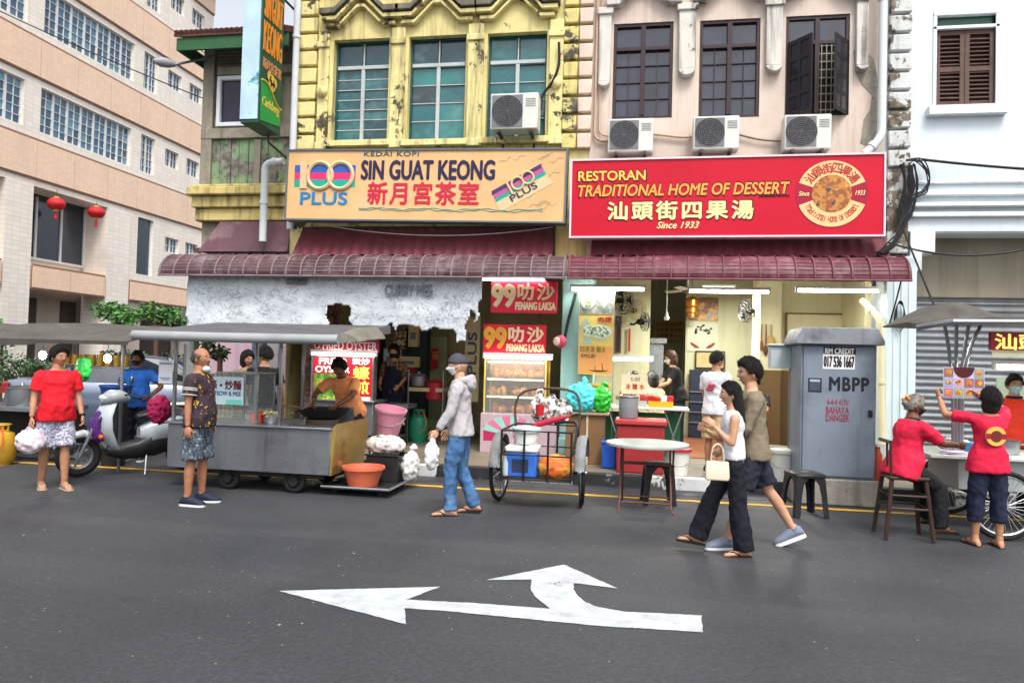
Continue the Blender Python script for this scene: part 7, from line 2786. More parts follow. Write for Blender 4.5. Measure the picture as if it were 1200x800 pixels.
for lab, px, m, h in (('blue box of tissues on the right cart counter', 1131, ink('blue_print', '#2d5a8a'), .1), ('white cup stack on the right cart counter', 1112, M_wp, .12)):
    q = P(px, 520, RY + .2)
    o = thing('tissue_box' if 'blue' in lab else 'cup_stack', lab, 'box' if 'blue' in lab else 'cups', (q.x, RY + .2, ctz + .002))
    mb = MB()
    if 'blue' in lab:
        mb.box((-.08, -.05, 0), (.08, .05, h))
    else:
        mb.lathe([(.03, 0), (.042, h), (.036, h), (.025, .01)], n=16)
    mb.build('body', m, o, world=False, bevel=.004)
    mb = MB()
    mb.lathe([(.03, h + .001), (.044, h + .012), (.02, h + .03)], n=12)
    mb.build('top', M_wp, o, world=False)
q = P(1183, 517, RY + .1)
pot('steel food pot on the right cart counter', q.x, RY + .2, ctz, .13, .14, M_steel)
q = P(1118, 532, RY - .05)
r = thing('paper_stack', 'pale lilac papers on the counter under the seated woman hands', 'papers', (q.x, RY + .0, ctz + .002))
mb = MB()
for k in range(4):
    mb.obox((0.01 * k, 0, .004 + .007 * k), (.2, .14, .005), Euler((0, 0, .12 * k)))
mb.build('sheets', mat('lilac_paper', S('#c9bcd6'), .6, .05), r, world=False, smooth=False)
# wooden high stool of the seated woman
wsx, wsy = P(1058, 628, 7.72).x, 7.72
SEAT_H = .60
r = thing('wooden_stool', 'tall dark wooden stool under the seated woman', 'stool', (wsx, wsy, 0))
mb = MB()
mb.box((-.18, -.17, SEAT_H - .035), (.18, .17, SEAT_H))
M_dw = mat('dark_wood', S('#35241d'), .45, .2, 5, .1)
mb.build('seat', M_dw, r, world=False, bevel=.012)
for sx in (-1, 1):
    for sy in (-1, 1):
        mb = MB()
        mb.tube([(.21 * sx, .19 * sy, 0), (.15 * sx, .14 * sy, SEAT_H - .036)], [.02, .022], 8)
        mb.build('leg', M_dw, r, world=False)
mb = MB()
for z, q_ in ((.3, .185), (.42, .175)):
    mb.tube([(-q_, -q_ * .92, z), (q_, -q_ * .92, z), (q_, q_ * .92, z), (-q_, q_ * .92, z)], .012, 6, closed=True)
mb.build('stretcher', M_dw, r, world=False)
mb = MB()
for sx in (-.15, -.05):
    mb.tube([(-.16, sx, SEAT_H + .001), (-.17, sx, SEAT_H + .32)], .012, 6)
mb.tube([(-.17, -.16, SEAT_H + .32), (-.17, .16, SEAT_H + .32)], .018, 6)
mb.build('backrest', M_dw, r, world=False)


# ------------------------------------------------------------ people
def skin(name, c):
    return mat('skin_' + name, S(c), .5, .14, 12, .12, fine=60)


SK_L, SK_M, SK_D = skin('light', '#b98c70'), skin('mid', '#a5775b'), skin('dark', '#6d4834')
M_eye = mat('eye_white', S('#cfc8c0'), .3, .02)
M_iris = mat('eye_dark', S('#1c1512'), .2, .02)
M_lip = mat('lip', S('#8f5148'), .5, .05)
HAIR = mat('black_hair', S('#14110e'), .6, .5, 30, .9, fine=150)
HAIRG = mat('grey_hair', S('#4d4742'), .55, .5, 14, .5, fine=120)


def cloth(name, c, var=.1, rough=.85):
    return mat('cloth_' + name, S(c), rough, var, 6, .3, fine=28)


def head_r(az, el):
    """distance from the head centre to the skin; az 0 looks ahead"""
    ca, sa, ce, se = math.cos(az), math.sin(az), math.cos(el), math.sin(el)
    x, y, z = ca * ce, sa * ce, se
    a = .098 if x > 0 else .102
    b = .077
    c = .118
    if z < 0:
        b *= 1 - .30 * (-z) ** 1.4
        a *= 1 - (.10 if x > 0 else .38) * (-z) ** 1.3
    r = 1 / math.sqrt((x / a) ** 2 + (y / b) ** 2 + (z / c) ** 2)
    g = lambda az0, el0, sa_, se_: math.exp(-((abs(az) - az0) / sa_) ** 2 - ((el - el0) / se_) ** 2)
    r += .022 * g(0, -.22, .13, .13) + .011 * g(0, .02, .10, .2) - .008 * g(.36, .08, .16, .12) + .004 * g(.3, .26, .3, .1)
    r += .006 * g(0, -.58, .28, .09) - .004 * g(0, -.47, .3, .05) + .008 * g(0, -.98, .3, .2) + .004 * g(.6, -.25, .25, .2)
    return r


def head_grid(fn, na=36, ne=24):
    mb = MB()
    rings = []
    for i in range(ne + 1):
        el = -PI / 2 + .02 + (PI - .04) * i / ne
        ring = []
        for j in range(na):
            az = -PI + 2 * PI * j / na
            q = fn(az, el)
            ring.append(Vector((math.cos(az) * math.cos(el), math.sin(az) * math.cos(el), math.sin(el))) * q)
        rings.append(ring)
    mb.loft(rings)
    return mb


def sstep(a, b, x):
    t = max(0, min(1, (x - a) / (b - a)))
    return t * t * (3 - 2 * t)


def hairline(az):
    a = abs(az)
    pts = [(0, .72), (.5, .68), (.9, .45), (1.15, -.05), (1.35, -.12), (1.6, .08), (1.85, -.15), (2.3, -.5), (PI, -.62)]
    for (p, q), (u, v) in zip(pts, pts[1:]):
        if p <= a <= u:
            return q + (v - q) * (a - p) / (u - p)
    return -.6


def hair_fn(style, seed):
    def f(az, el):
        d = Vector((math.cos(az) * math.cos(el), math.sin(az) * math.cos(el), math.sin(el)))
        n = mnoise.noise(d * 6 + Vector((seed, 0, 0))) * .010 + mnoise.noise(Vector((d.x * 22, d.y * 22, d.z * 8 + seed))) * .009
        h = hairline(az) + mnoise.noise(Vector((az * 5, seed, 0))) * .1
        k = sstep(h - .06, h + .1, el)
        top = .016 + .012 * max(0, math.sin(el))
        if style == 'bald_top':
            k *= 1 - sstep(.45, .7, el + .25 * math.cos(az))
            top = .010
        if style in ('cap', 'beanie'):
            k = sstep(.14, .18, el + .22 * (1 - abs(az) / PI) * (-1 if style == 'beanie' else .4))
            n *= .3
            top = .018
        if style == 'full':
            top = .026 + .014 * max(0, math.sin(el))
        return head_r(az, el) * (.94 + .06 * k) + k * (top + n)
    return f


def mask_fn(az, el):
    k = sstep(1.15, 1.0, abs(az)) * sstep(-1.15, -1.0, el) * sstep(.0, -.10, el + .12 * abs(az))
    base = head_r(az, el)
    bulge = .012 * math.exp(-(az / .4) ** 2 - ((el + .4) / .35) ** 2)
    return base * (.93 + .07 * k) + k * (.005 + bulge)


def ik(a, t, l1, l2, pole):
    d = t - a
    L_ = min(d.length, (l1 + l2) * .995)
    u = d.normalized()
    x = (l1 * l1 - l2 * l2 + L_ * L_) / (2 * L_)
    h = math.sqrt(max(0, l1 * l1 - x * x))
    p = (pole - u * pole.dot(u)).normalized()
    return a + u * x + p * h, a + u * L_


def person(label, loc, rz, H=1.68, bulk=1.0, belly=0.0, lean=0.0, legL=(0, .05, 0, 0), legR=(0, .05, 0, 0), armL=(0, .12, .2, 0), armR=(0, .12, .2, 0),
           head=(0, 0), sk=None, top=None, sleeve=.62, hem=-.13, bot=None, botlen=1.0, flare=1.0, shoes=None, sole=None, sandal=None, hair='short', hairm=None,
           mask=None, seat=None, group=None, female=False, seed=1, curl=.5, collar=None, roll=0.0):
    s = H / 1.70
    root = thing('person', label, 'person', loc, rz, group)
    V_ = Vector
    T = V_((math.sin(lean), math.sin(roll), math.cos(lean))).normalized()
    FX = V_((math.cos(lean), 0, -math.sin(lean)))
    SY = T.cross(FX).normalized()
    shw = .165 if female else .185
    pel = V_((0, 0, 0))
    Sc = T * .475
    J = {}
    legs = []
    for sd, (f, ab, b, fp) in ((1, legL), (-1, legR)):
        hip = V_((0, .088 * sd, -.03))
        d1 = V_((math.sin(f) * math.cos(ab), sd * math.sin(ab), -math.cos(f) * math.cos(ab)))
        kn = hip + d1 * .43
        d2 = V_((math.sin(f - b), sd * math.sin(ab) * .3, -math.cos(f - b))).normalized()
        an = kn + d2 * .41
        legs.append((hip, kn, an, fp, sd))
    low = min(l[2].z - .085 + (-.11 * math.sin(-l[3]) if l[3] < 0 else -.05 * math.sin(l[3])) for l in legs)
    dz = -low
    if seat is not None:
        dz = seat / s + .115 * bulk
    O = V_((0, 0, dz))
    arms = []
    for sd, a in ((1, armL), (-1, armR)):
        sh = Sc + SY * shw * sd - T * .035
        if a[0] == 'ik':
            t = V_(a[1]) / s - O
            el, wr = ik(sh, t, .28, .25, V_(a[2]))
        else:
            f, ab, e, r_ = a
            f += lean * .3
            u = V_((math.sin(f) * math.cos(ab), sd * math.sin(ab), -math.cos(f) * math.cos(ab)))
            n = V_((1, 0, 0)) if abs(u.x) < .95 else V_((0, 0, 1))
            n = (n - u * n.dot(u)).normalized()
            sdv = V_((0, -sd, 0))
            sdv = (sdv - u * sdv.dot(u) - n * sdv.dot(n)).normalized()
            B = n * math.cos(r_) + sdv * math.sin(r_)
            el = sh + u * .28
            wr = el + (u * math.cos(e) + B * math.sin(e)) * .25
        arms.append((sh, el, wr, sd))
    hy, hp = head
    N0 = Sc + T * .02
    hd = V_((math.sin(lean * .55 + hp * .5), 0, math.cos(lean * .55 + hp * .5)))
    HC = N0 + hd * .155 + FX * .015
    HM = Euler((0, lean * .35 + hp, hy)).to_matrix()

    def fin(p):
        return (V_(p) + O) * s

    def tor(st, off=0.0, fwd_=0.0):
        rings = []
        for t, rx, ry, cx in st:
            c = T * t + FX * (cx + (belly * math.exp(-((t - .1) / .14) ** 2)))
            rx2 = (rx + belly * .7 * math.exp(-((t - .1) / .14) ** 2)) * bulk + off
            ry2 = ry * (1 + (bulk - 1) * .8) + off
            ring = []
            for k in range(20):
                a_ = 2 * PI * k / 20
                ring.append(fin(c + FX * rx2 * math.cos(a_) + SY * ry2 * math.copysign(abs(math.sin(a_)) ** .85, math.sin(a_))))
            rings.append(ring)
        return rings
    hipw = .172 if female else .16
    waist = .122 if female else .142
    ST = [(-.10, .085, .11, 0), (-.02, .112, hipw, 0), (.06, .105, hipw * .96, 0), (.16, .095, waist, 0), (.26, .105, waist * 1.06, .004), (.35, .115, shw * .92, .004), (.42, .095, shw * 1.0, 0), (.465, .07, shw * .78, 0), (.50, .055, .07, .0), (.56, .05, .055, .008)]

    def limb(mb, pts, rs, off=0.0):
        P_, R_ = [], []
        for (p, q), (r0, r1) in zip(zip(pts, pts[1:]), zip(rs, rs[1:])):
            for k in range(4):
                P_.append(fin(p.lerp(q, k / 4)))
                R_.append(((r0 + (r1 - r0) * k / 4) * (1 + (bulk - 1) * .6) + off) * s)
        P_.append(fin(pts[-1]))
        R_.append((rs[-1] * (1 + (bulk - 1) * .6) + off) * s)
        mb.tube(P_, R_, 12)
    mb = MB()
    mb.loft(tor(ST))
    for hip, kn, an, fp, sd in legs:
        cf = kn.lerp(an, .32) + V_((-.012, 0, 0))
        limb(mb, [hip, hip.lerp(kn, .5), kn, cf, an], [.085, .075, .05, .054, .034])
    for sh, el, wr, sd in arms:
        limb(mb, [sh - SY * .03 * sd, sh + (el - sh) * .12, sh.lerp(el, .55), el, el.lerp(wr, .35), wr], [.055, .052, .046, .037, .037, .026])
    limb(mb, [Sc - T * .02, N0 + hd * .09], [.066, .054])
    vs, no, fs = remesh(mb, .0135, 3)
    body = MB()
    body.add(vs.tolist(), fs)
    # head
    hg = head_grid(head_r)
    place = lambda p: fin(HC + HM @ V_(p))
    body.add([place(p) for p in hg.v], hg.f)
    for sd in (-1, 1):
        e = MB()
        e.ell((-.008, .076 * sd, -.012), (.016, .009, .03), 10, 8)
        body.add([place(p) for p in e.v], e.f)
        e = MB()
        e.ell((.0845, .031 * sd, .009), (.009, .013, .0065), 10, 8)
        body.add([place(p) for p in e.v], e.f, 1)
        e = MB()
        e.ell((.0905, .030 * sd, .009), (.005, .006, .006), 8, 6)
        body.add([place(p) for p in e.v], e.f, 2)
        e = MB()
        e.ell((.088, .032 * sd, .03), (.007, .018, .004), 8, 6)
        body.add([place(p) for p in e.v], e.f, 2)
    e = MB()
    e.ell((.0905, 0, -.062), (.008, .022, .006), 10, 6)
    body.add([place(p) for p in e.v], e.f, 3)
    # hands
    for sh, el, wr, sd in arms:
        d = (wr - el).normalized()
        n = V_((0, -sd, 0)) if abs(d.y) < .8 else V_((0, 0, -1))
        n = (n - d * n.dot(d)).normalized()
        w_ = d.cross(n).normalized()
        if w_.x < 0 and abs(d.z) > .5:
            w_ = -w_
        c = wr + d * .045
        e = MB()
        Mh = Matrix((d, w_, n)).transposed()
        e.ell((0, 0, 0), (.055, .04, .017), 12, 8, Mh)
        body.add([fin(c + V_(p)) for p in e.v], e.f)
        for k, (o_, ln) in enumerate(((.029, .068), (.010, .078), (-.010, .072), (-.028, .056))):
            p0 = c + d * .03 + w_ * o_ * .9
            pts = [p0]
            ang = 0
            for j, q in enumerate((.45, .32, .25)):
                ang += curl * (.5 + .35 * j) * (1 + .12 * k)
                pts.append(pts[-1] + (d * math.cos(ang) + n * math.sin(ang)) * ln * q + w_ * o_ * .06)
            e = MB()
            e.tube([fin(p) for p in [p0 - d * .02] + pts], [.0095 * s, .0095 * s, .009 * s, .008 * s, .006 * s], 7)
            body.add(e.v, e.f)
        p0 = wr + d * .02 + w_ * .02
        e = MB()
        e.tube([fin(p0), fin(p0 + w_ * .025 + d * .025 + n * .008), fin(p0 + w_ * .032 + d * .052 + n * .02), fin(p0 + w_ * .028 + d * .072 + n * .03)], [.014 * s, .012 * s, .010 * s, .007 * s], 7)
        body.add(e.v, e.f)
    # feet
    FS = [(-.075, .018, .012, .012), (-.062, .030, .035, .034), (-.02, .036, .05, .05), (.04, .038, .044, .044), (.10, .043, .030, .03), (.15, .042, .021, .021), (.185, .03, .014, .014), (.197, .012, .008, .009)]
    feet = []
    for hip, kn, an, fp, sd in legs:
        Mf = Euler((0, fp, R(7) * sd)).to_matrix()
        fb = lambda p, an=an, Mf=Mf: fin(an + Mf @ (V_(p) - V_((0, 0, .085))))
        e = MB()
        rings = []
        for x, w_, h, zc in FS:
            rings.append([(x, w_ * math.cos(2 * PI * k / 12), max(.001, zc + h * math.sin(2 * PI * k / 12))) for k in range(12)])
        e.loft(rings)
        e.tube([(-.01, 0, .04), (-.005, 0, .12)], [.042, .036], 10)
        feet.append((fb, e))
        body.add([fb(p) for p in e.v], e.f)
    ob = body.build('body', [sk or SK_M, M_eye, M_iris, M_lip], root, world=False, angle=75)
    # hair, mask
    if hair:
        hg = head_grid(hair_fn(hair, seed), 44, 30)
        nm = 'hair' if hair not in ('cap', 'beanie') else 'cap'
        mb = MB()
        mb.add([place(p) for p in hg.v], hg.f)
        if hair == 'cap':
            rr = [[(.085 + .065 * k / 4 * (1 - abs(t) ** 2 * .6), .07 * t, .055 - .012 * k / 4 - .015 * t * t + dz_) for t in (-1, -.5, 0, .5, 1)] for k in range(5) for dz_ in (0,)]
            e = MB()
            for k in range(4):
                for j in range(4):
                    e.quad(rr[k][j], rr[k][j + 1], rr[k + 1][j + 1], rr[k + 1][j])
                    up_ = [tuple(V_(p) + V_((0, 0, .004))) for p in (rr[k][j], rr[k + 1][j], rr[k + 1][j + 1], rr[k][j + 1])]
                    e.quad(*up_)
            mb.add([place(p) for p in e.v], e.f)
        if hair not in ('cap', 'beanie'):
            g_ = random.Random(seed * 13)
            fn_ = hair_fn(hair, seed)
            for k in range(420):
                az, el = g_.uniform(-PI, PI), g_.uniform(-.5, 1.5)
                if fn_(az, el) < head_r(az, el) + .006:
                    continue
                q = []
                for j, (de, dr) in enumerate(((.12, -.002), (-.06, .005), (-.24, .006 + .006 * g_.random()))):
                    e_, a_ = el + de, az + .1 * j * g_.uniform(-1, 1)
                    q.append(Vector((math.cos(a_) * math.cos(e_), math.sin(a_) * math.cos(e_), math.sin(e_))) * (fn_(az, max(el + de, el - .1)) + dr))
                sdv = q[0].cross(q[2]).normalized() * .003
                mb.add([place(p) for p in (q[0] - sdv, q[0] + sdv, q[1] + sdv, q[1] - sdv, q[2])], [(0, 1, 2, 3), (3, 2, 4)])
        if hair == 'long':
            e = MB()
            rings = []
            for k in range(14):
                t = k / 13
                c = V_((-.04 - .055 * math.sin(t * 2.0), .01, .05 - .52 * t))
                w_, th = .1 * (1 - .2 * t) + .004 * math.sin(k * 2.1), .066 * (1 - .4 * t)
                rings.append([c + V_((th * math.cos(a_) + .004 * math.sin(a_ * 9 + k), w_ * math.sin(a_) + .004 * math.sin(a_ * 7 + k * .7), .01 * math.sin(5 * a_) * t)) for a_ in [2 * PI * j / 26 for j in range(26)]])
            e.loft(rings)
            mb.add([fin(HC + Euler((0, lean * .2, hy * .6)).to_matrix() @ V_(p)) for p in e.v], e.f)
        if hair == 'full' and female:
            e = MB()
            e.ell((-.03, 0, -.04), (.09, .1, .12), 16, 12)
            mb.add([place(p) for p in e.v], e.f)
        mb.build(nm, hairm or HAIR, ob, world=False, angle=70)
    if mask:
        hg = head_grid(mask_fn, 40, 28)
        mb = MB()
        mb.add([place(p) for p in hg.v], hg.f)
        for sd in (-1, 1):
            e = MB()
            e.tube([(.05, .066 * sd, -.03), (.0, .083 * sd, -.005), (-.02, .082 * sd, .01)], .002, 4)
            e.tube([(.04, .06 * sd, -.075), (.0, .078 * sd, -.045), (-.02, .082 * sd, -.03)], .002, 4)
            mb.add([place(p) for p in e.v], e.f)
        mb.build('face_mask', mask, ob, world=False, angle=70)
    # clothes
    if bot:
        mb = MB()
        mb.loft(tor([(-.10, .10, .13, 0), (-.02, .112, hipw, 0), (min(.06, hem + .06), .106, hipw * .95, 0)] + ([(hem + .12, .1, waist + .01, 0)] if hem > -.03 else []), .006))
        for hip, kn, an, fp, sd in legs:
            kf = V_((.006, 0, 0))
            if botlen > .9:
                limb(mb, [hip, hip.lerp(kn, .5), kn + kf, kn.lerp(an, .5), an + (an - kn).normalized() * .03], [.084, .086, .066 * (1 + (flare - 1) * .45), .062 * flare ** 1.0, .056 * flare * 1.12], .008)
            elif botlen > .55:
                e_ = kn.lerp(an, (botlen - .5) * 2)
                limb(mb, [hip, hip.lerp(kn, .5), kn + kf, e_], [.084, .088, .072, .068], .008)
            else:
                e_ = hip.lerp(kn, botlen * 2)
                limb(mb, [hip, hip.lerp(e_, .5), e_], [.085, .092, .088 * flare], .010)
        vs, no, fs = remesh(mb, .013, 3)
        mb = MB()
        mb.add(crumple(vs, no, .011 * s, 10, seed, (1.3, 1.3, .9)), fs)
        mb.build('trousers' if botlen > .9 else 'shorts', bot, ob, world=False, angle=80)
    tp = None
    if top:
        mb = MB()
        h0 = hem
        st = [(h0, .136 if sleeve else .112, hipw + (.03 if sleeve else .004), 0), (h0 + .06, .132 if sleeve else .11, hipw + (.027 if sleeve else .0), 0), (.07, .116 if sleeve else .106, hipw * (1.02 if sleeve else .95), 0), (.16, .102, waist + .012, 0)] + [(t, rx + .002, ry, cx) for t, rx, ry, cx in ST[4:8]] + [(.488, .066, .085, .0)]
        mb.loft(tor(st, .013))
        for sh, el, wr, sd in arms:
            if sleeve <= 0:
                continue
            if sleeve <= 1:
                e_ = sh.lerp(el, sleeve)
                limb(mb, [sh - SY * .04 * sd, sh + (el - sh) * .1, sh.lerp(e_, .6), e_], [.058, .058, .06, .064 if sleeve < .9 else .052], .005)
            else:
                e_ = el.lerp(wr, min(.96, sleeve - 1))
                limb(mb, [sh - SY * .04 * sd, sh + (el - sh) * .12, sh.lerp(el, .6), el, e_], [.062, .06, .056, .05, .04], .008)
        vs, no, fs = remesh(mb, .013, 3)
        mb = MB()
        mb.add(crumple(vs, no, .009 * s, 9, seed + 3, (1, 1, .9)), fs)
        tp = mb.build('shirt' if sleeve <= 1 else 'jacket', top, ob, world=False, angle=80)
        if collar:
            mb = MB()
            mb.tube([fin(T * .505 + FX * (.01 + .062 * math.cos(a_)) + SY * .075 * math.sin(a_)) for a_ in [2 * PI * k / 20 for k in range(20)]], .017 * s, 8, closed=True)
            mb.build('collar', collar, tp, world=False)
    # shoes
    for fb, e in feet:
        if shoes:
            mb = MB()
            rings = []
            for x, w_, h, zc in FS:
                rings.append([(x * 1.07 - .002, (w_ + .009) * math.cos(2 * PI * k / 12), max(.012, zc * 1.1 + .008 + (h + .012) * math.sin(2 * PI * k / 12))) for k in range(12)])
            mb.loft(rings)
            mb.tube([(-.012, 0, .05), (-.01, 0, .098)], [.05, .047], 12)
            q = MB()
            q.add([fb(p) for p in mb.v], mb.f)
            so_ = q.build('shoe', shoes, ob, world=False, angle=60)
            ol, zt_s, wd = sole or M_wp, .02, .009
        elif sandal:
            q = MB()
            for p, q_ in (((.17, 0, .03), 1), ((.17, 0, .03), -1)):
                q.tube([fb((.165, 0, .028)), fb((.11, .03 * q_, .05)), fb((.05, .042 * q_, .02))], .009 * s, 6)
            so_ = q.build('sandal', sandal, ob, world=False)
            ol, zt_s, wd = sole or sandal, .008, .006
        else:
            continue
        q = MB()
        outline_ = [(x * 1.07 - .002, w_ + wd) for x, w_, h, zc in FS]
        ring = [(x, y) for x, y in outline_] + [(x, -y) for x, y in outline_[::-1]]
        a_ = [fb((x, y, -.012)) for x, y in ring]
        b_ = [fb((x, y, zt_s)) for x, y in ring]
        q.add(a_ + b_, [tuple(range(len(a_)))[::-1], tuple(range(len(a_), 2 * len(a_)))] + [(k, (k + 1) % len(a_), len(a_) + (k + 1) % len(a_), len(a_) + k) for k in range(len(a_))])
        q.build('sole', ol, so_, world=False)
    Rm = Matrix.Rotation(rz, 3, 'Z')
    W = lambda p: V_(loc) + Rm @ V_(fin(p))
    return dict(root=root, body=ob, shirt=tp, W=W, fin=fin, T=T, FX=FX, SY=SY, HC=HC, arms=arms, legs=legs)


LEFT, RIGHT, CAMW, AWAY = R(180), 0.0, R(-90), R(90)


def at(px, py, z=0.0, dx=0.0):
    g = G(px, py, z)
    return (g.x + dx, g.y, z)


def hold_bag(label, c, rad, m, seed, name='carrier_bag', band=None):
    """a thin carrier bag hanging from a hand at c"""
    r = thing(name, label, 'bag', c)
    mb = MB()
    mb.ell((0, 0, -rad[2] * 1.25), rad, 18, 14)
    mb.tube([(0, 0, -rad[2] * .5), (0, 0, 0.0)], [rad[0] * .55, .02], 10)
    vs, no, fs = remesh(mb, .014, 1)
    mb = MB()
    mb.add(crumple(vs, no, .016, 11, seed), fs)
    mb.build('bag', m, r, world=False, angle=80)
    mb = MB()
    for sd in (-1, 1):
        mb.tube([(0, .02 * sd, -.01), (0, .03 * sd, .03), (0, 0, .05)], .006, 5)
    mb.build('handle', m, r, world=False)
    return r


# 1 man in red, walking on the left
p = person('stocky young man in bright red shirt and white patterned shorts carrying a bag', at(62, 572), R(-36), 1.59, 1.1, .035, .02,
           (.16, .02, .10, 0), (-.08, .02, .14, .05), (.08, .16, .35, .2), (0.02, .2, .3, .2), (R(20), .02), SK_M, cloth('red', '#c81624'), .72, -.12,
           pattern('shorts_white', (S('#b9b7c6'), S('#6d6d86'), S('#d0d0da')), 'blotch', 42), .47, 1.12, None, mat('sandal_sole', S('#b8ab98'), .8), mat('sandal_tan', S('#a5937c'), .7), 'full', seed=2)
w_ = p['W'](p['arms'][1][2])
hold_bag('white and pink plastic carrier bag held by the man in red', (w_.x, w_.y, w_.z - .10), (.15, .13, .13), pattern('bag_print', (S('#d5cfd6'), S('#c98aa8'), S('#3f4a8a')), 'blotch', 7, .4, .2, (.5, .6), (.63, .67)), 3)
mb = MB()
a = p['arms'][0]
mb.tube([p['fin'](a[1].lerp(a[2], .93)), p['fin'](a[1].lerp(a[2], .99))], .036, 12)
mb.build('wristwatch', M_black, p['body'], world=False)

# 2 man in blue polo
q = P(162, 470, 9.75)
p = person('man in blue polo shirt and dark mask leaning with hand on hip behind the scooter', (q.x, 9.75, 0), R(-75), 1.56, 1.05, .01, .12, (.2, .05, .3, 0), (0, .06, 0, 0),
           (-.25, .65, 1.5, .9), (.3, .2, .5, .2), (R(-6), .05), SK_D, pattern('polo_blue', (S('#1f63c4'), S('#2a70d0'), S('#a9c4e6')), 'blotch', 7, .85, .2, (.4, .6), (.66, .68)), .62, -.1,
           cloth('black_navy', '#1d2030'), 1.0, 1.0, M_black, hair='short', mask=mat('mask_black', S('#1c1d22'), .8), collar=cloth('blue_collar', '#1a4a98'), seed=4)

# 3 man in striped purple shirt, foreground
p = person('balding man in dark purple shirt and grey patterned shorts with mask under chin', at(229, 590), R(8), 1.62, 1.05, .03, -.02, (.06, .04, .08, 0), (-.03, .05, .03, 0),
           (.0, .12, .15, 0), (-.03, .14, .12, 0), (R(-12), 0), skin('tan', '#9c6b50'), pattern('purple_stripe', (S('#24161f'), S('#2c1c28'), S('#6d2f48'), S('#b8912f')), 'bands', 16, .85, .2, (.45, .5), (.66, .68)), .68, -.1,
           pattern('shorts_grey', (S('#2a3440'), S('#4d5a66'), S('#8a959c')), 'blotch', 34), .5, 1.14, mat('navy_shoe', S('#1f2436'), .7, .15), M_wp, None, 'bald_top', HAIRG, seed=5)
mb = MB()
for k in range(2):
    sh, el, wr, sd = p['arms'][1 - k]
    for t in (.40, .47, .66):
        c = sh.lerp(el, t)
        dd = (el - sh).normalized()
        mb.tube([p['fin'](c - dd * .006), p['fin'](c + dd * .006)], .0765, 16, caps=False)
mb.build('sleeve_stripe', ink('stripe_white', '#b9b3ad'), p['shirt'], world=False)
mb = MB()
mb.ell((0.02, 0, -.02), (.05, .06, .045), 12, 8)
hm_ = MB()
hm_.add([p['fin'](p['HC'] + Euler((0, 0, R(-12))).to_matrix() @ (Vector((v[0] * .8, v[1] * .85, v[2] * .8)) + Vector((.058, 0, -.098)))) for v in mb.v], mb.f)
hm_.build('face_mask', mat('mask_paleblue', S('#b9c9d2'), .8), p['body'], world=False)

# 4 cook
q = P(396, 480, 9.2)
p = person('cook in peach orange shirt bending over the black wok', (q.x + .12, 9.35, 0), R(-95), 1.64, 1.05, .02, .60, (.1, .08, .1, 0), (.1, .08, .1, 0),
           ('ik', (.62, .12, .98), (0, 1, -.3)), ('ik', (.60, -.22, .98), (0, -1, -.3)), (R(8), .35), SK_D, cloth('peach', '#ee9a62'), .75, -.1, cloth('black_navy', '#1d2030'), 1.0, 1.0, M_black, hair='full', collar=cloth('peach', '#ee9a62'), seed=6, curl=1.0)
w_ = p['W'](p['arms'][1][2])
r = thing('wok_spatula', 'long steel spatula in the cook hand over the wok', 'spatula', (w_.x, w_.y - .05, w_.z))
mb = MB()
mb.tube([(0, .08, .07), (-.02, -.1, -.03), (-.06, -.32, -.08)], .008, 6)
mb.build('handle', M_steel, r, world=False)
mb = MB()
mb.obox((-.07, -.36, -.09), (.08, .1, .006), Euler((R(-12), 0, 0)))
mb.build('blade', M_steel, r, world=False)

# 5 customer seen from behind the glass case
q = P(308, 470, 9.7)
person('customer in black shirt and purple trousers standing with back turned behind the glass case', (q.x, 9.7, 0), R(110), 1.66, 1.0, 0, .1, (0, .05, 0, 0), (.05, .05, 0, 0), (.2, .2, .6, .3), (.2, .2, .5, .3), (R(60), .1), SK_L, cloth('black', '#1b1b1f'), .7, -.05,
       cloth('purple_grey', '#5d4a78'), 1.0, 1.0, M_black, hair='full', seed=7)
q = P(296, 445, 10.4)
person('dark haired customer standing farther back left of the man in black', (q.x - .1, 10.4, 0), R(-60), 1.6, .95, 0, 0, (0, .05, 0, 0), (0, .05, 0, 0), (.1, .12, .2, 0), (.1, .12, .2, 0), (R(30), .2), SK_M, cloth('olive_top', '#6d6a52'), .6, -.1, cloth('black_navy', '#1d2030'), 1.0, 1.0, M_black, hair='full', seed=8, female=True)

# 6 worker in apron
q = P(460, 470, 12.3)
p = person('worker in dark navy apron and patterned sleeves standing behind the ladle table', (q.x, 12.35, PZ), R(-88), 1.62, 1.0, 0, .05, (0, .05, 0, 0), (0, .05, 0, 0), (.2, .22, .9, .4), (.2, .22, .9, .4), (0, .2), SK_M, pattern('brown_batik', (S('#3d3228'), S('#7a5a34'), S('#2c2a28')), 'blotch', 14), .9, -.1, cloth('black_navy', '#1d2030'), 1.0, 1.0, M_black, hair='full', mask=MATS['mask_black'], seed=9, female=True)
mb = MB()
rings = []
for t, wd, fx_ in ((-.42, .2, .13), (-.2, .2, .135), (0, .19, .14), (.14, .165, .13), (.3, .13, .14), (.4, .10, .128)):
    rings.append([p['fin'](p['T'] * t + p['FX'] * (fx_ + o_ - .035 * y * y) + p['SY'] * wd * y) for o_, ys in ((.012, (-1, -.5, 0, .5, 1)), (0, (1, .5, 0, -.5, -1))) for y in ys])
mb.loft(rings)
ap = mb.build('apron', cloth('navy_apron', '#171c2c'), p['body'], world=False)
mb = MB()
for sd in (-1, 1):
    mb.tube([p['fin'](p['T'] * .4 + p['FX'] * .128 + p['SY'] * .09 * sd), p['fin'](p['T'] * .49 + p['FX'] * .06 + p['SY'] * .08 * sd)], .009, 6)
mb.build('strap', cloth('pale_strap', '#7f93a0'), ap, world=False)

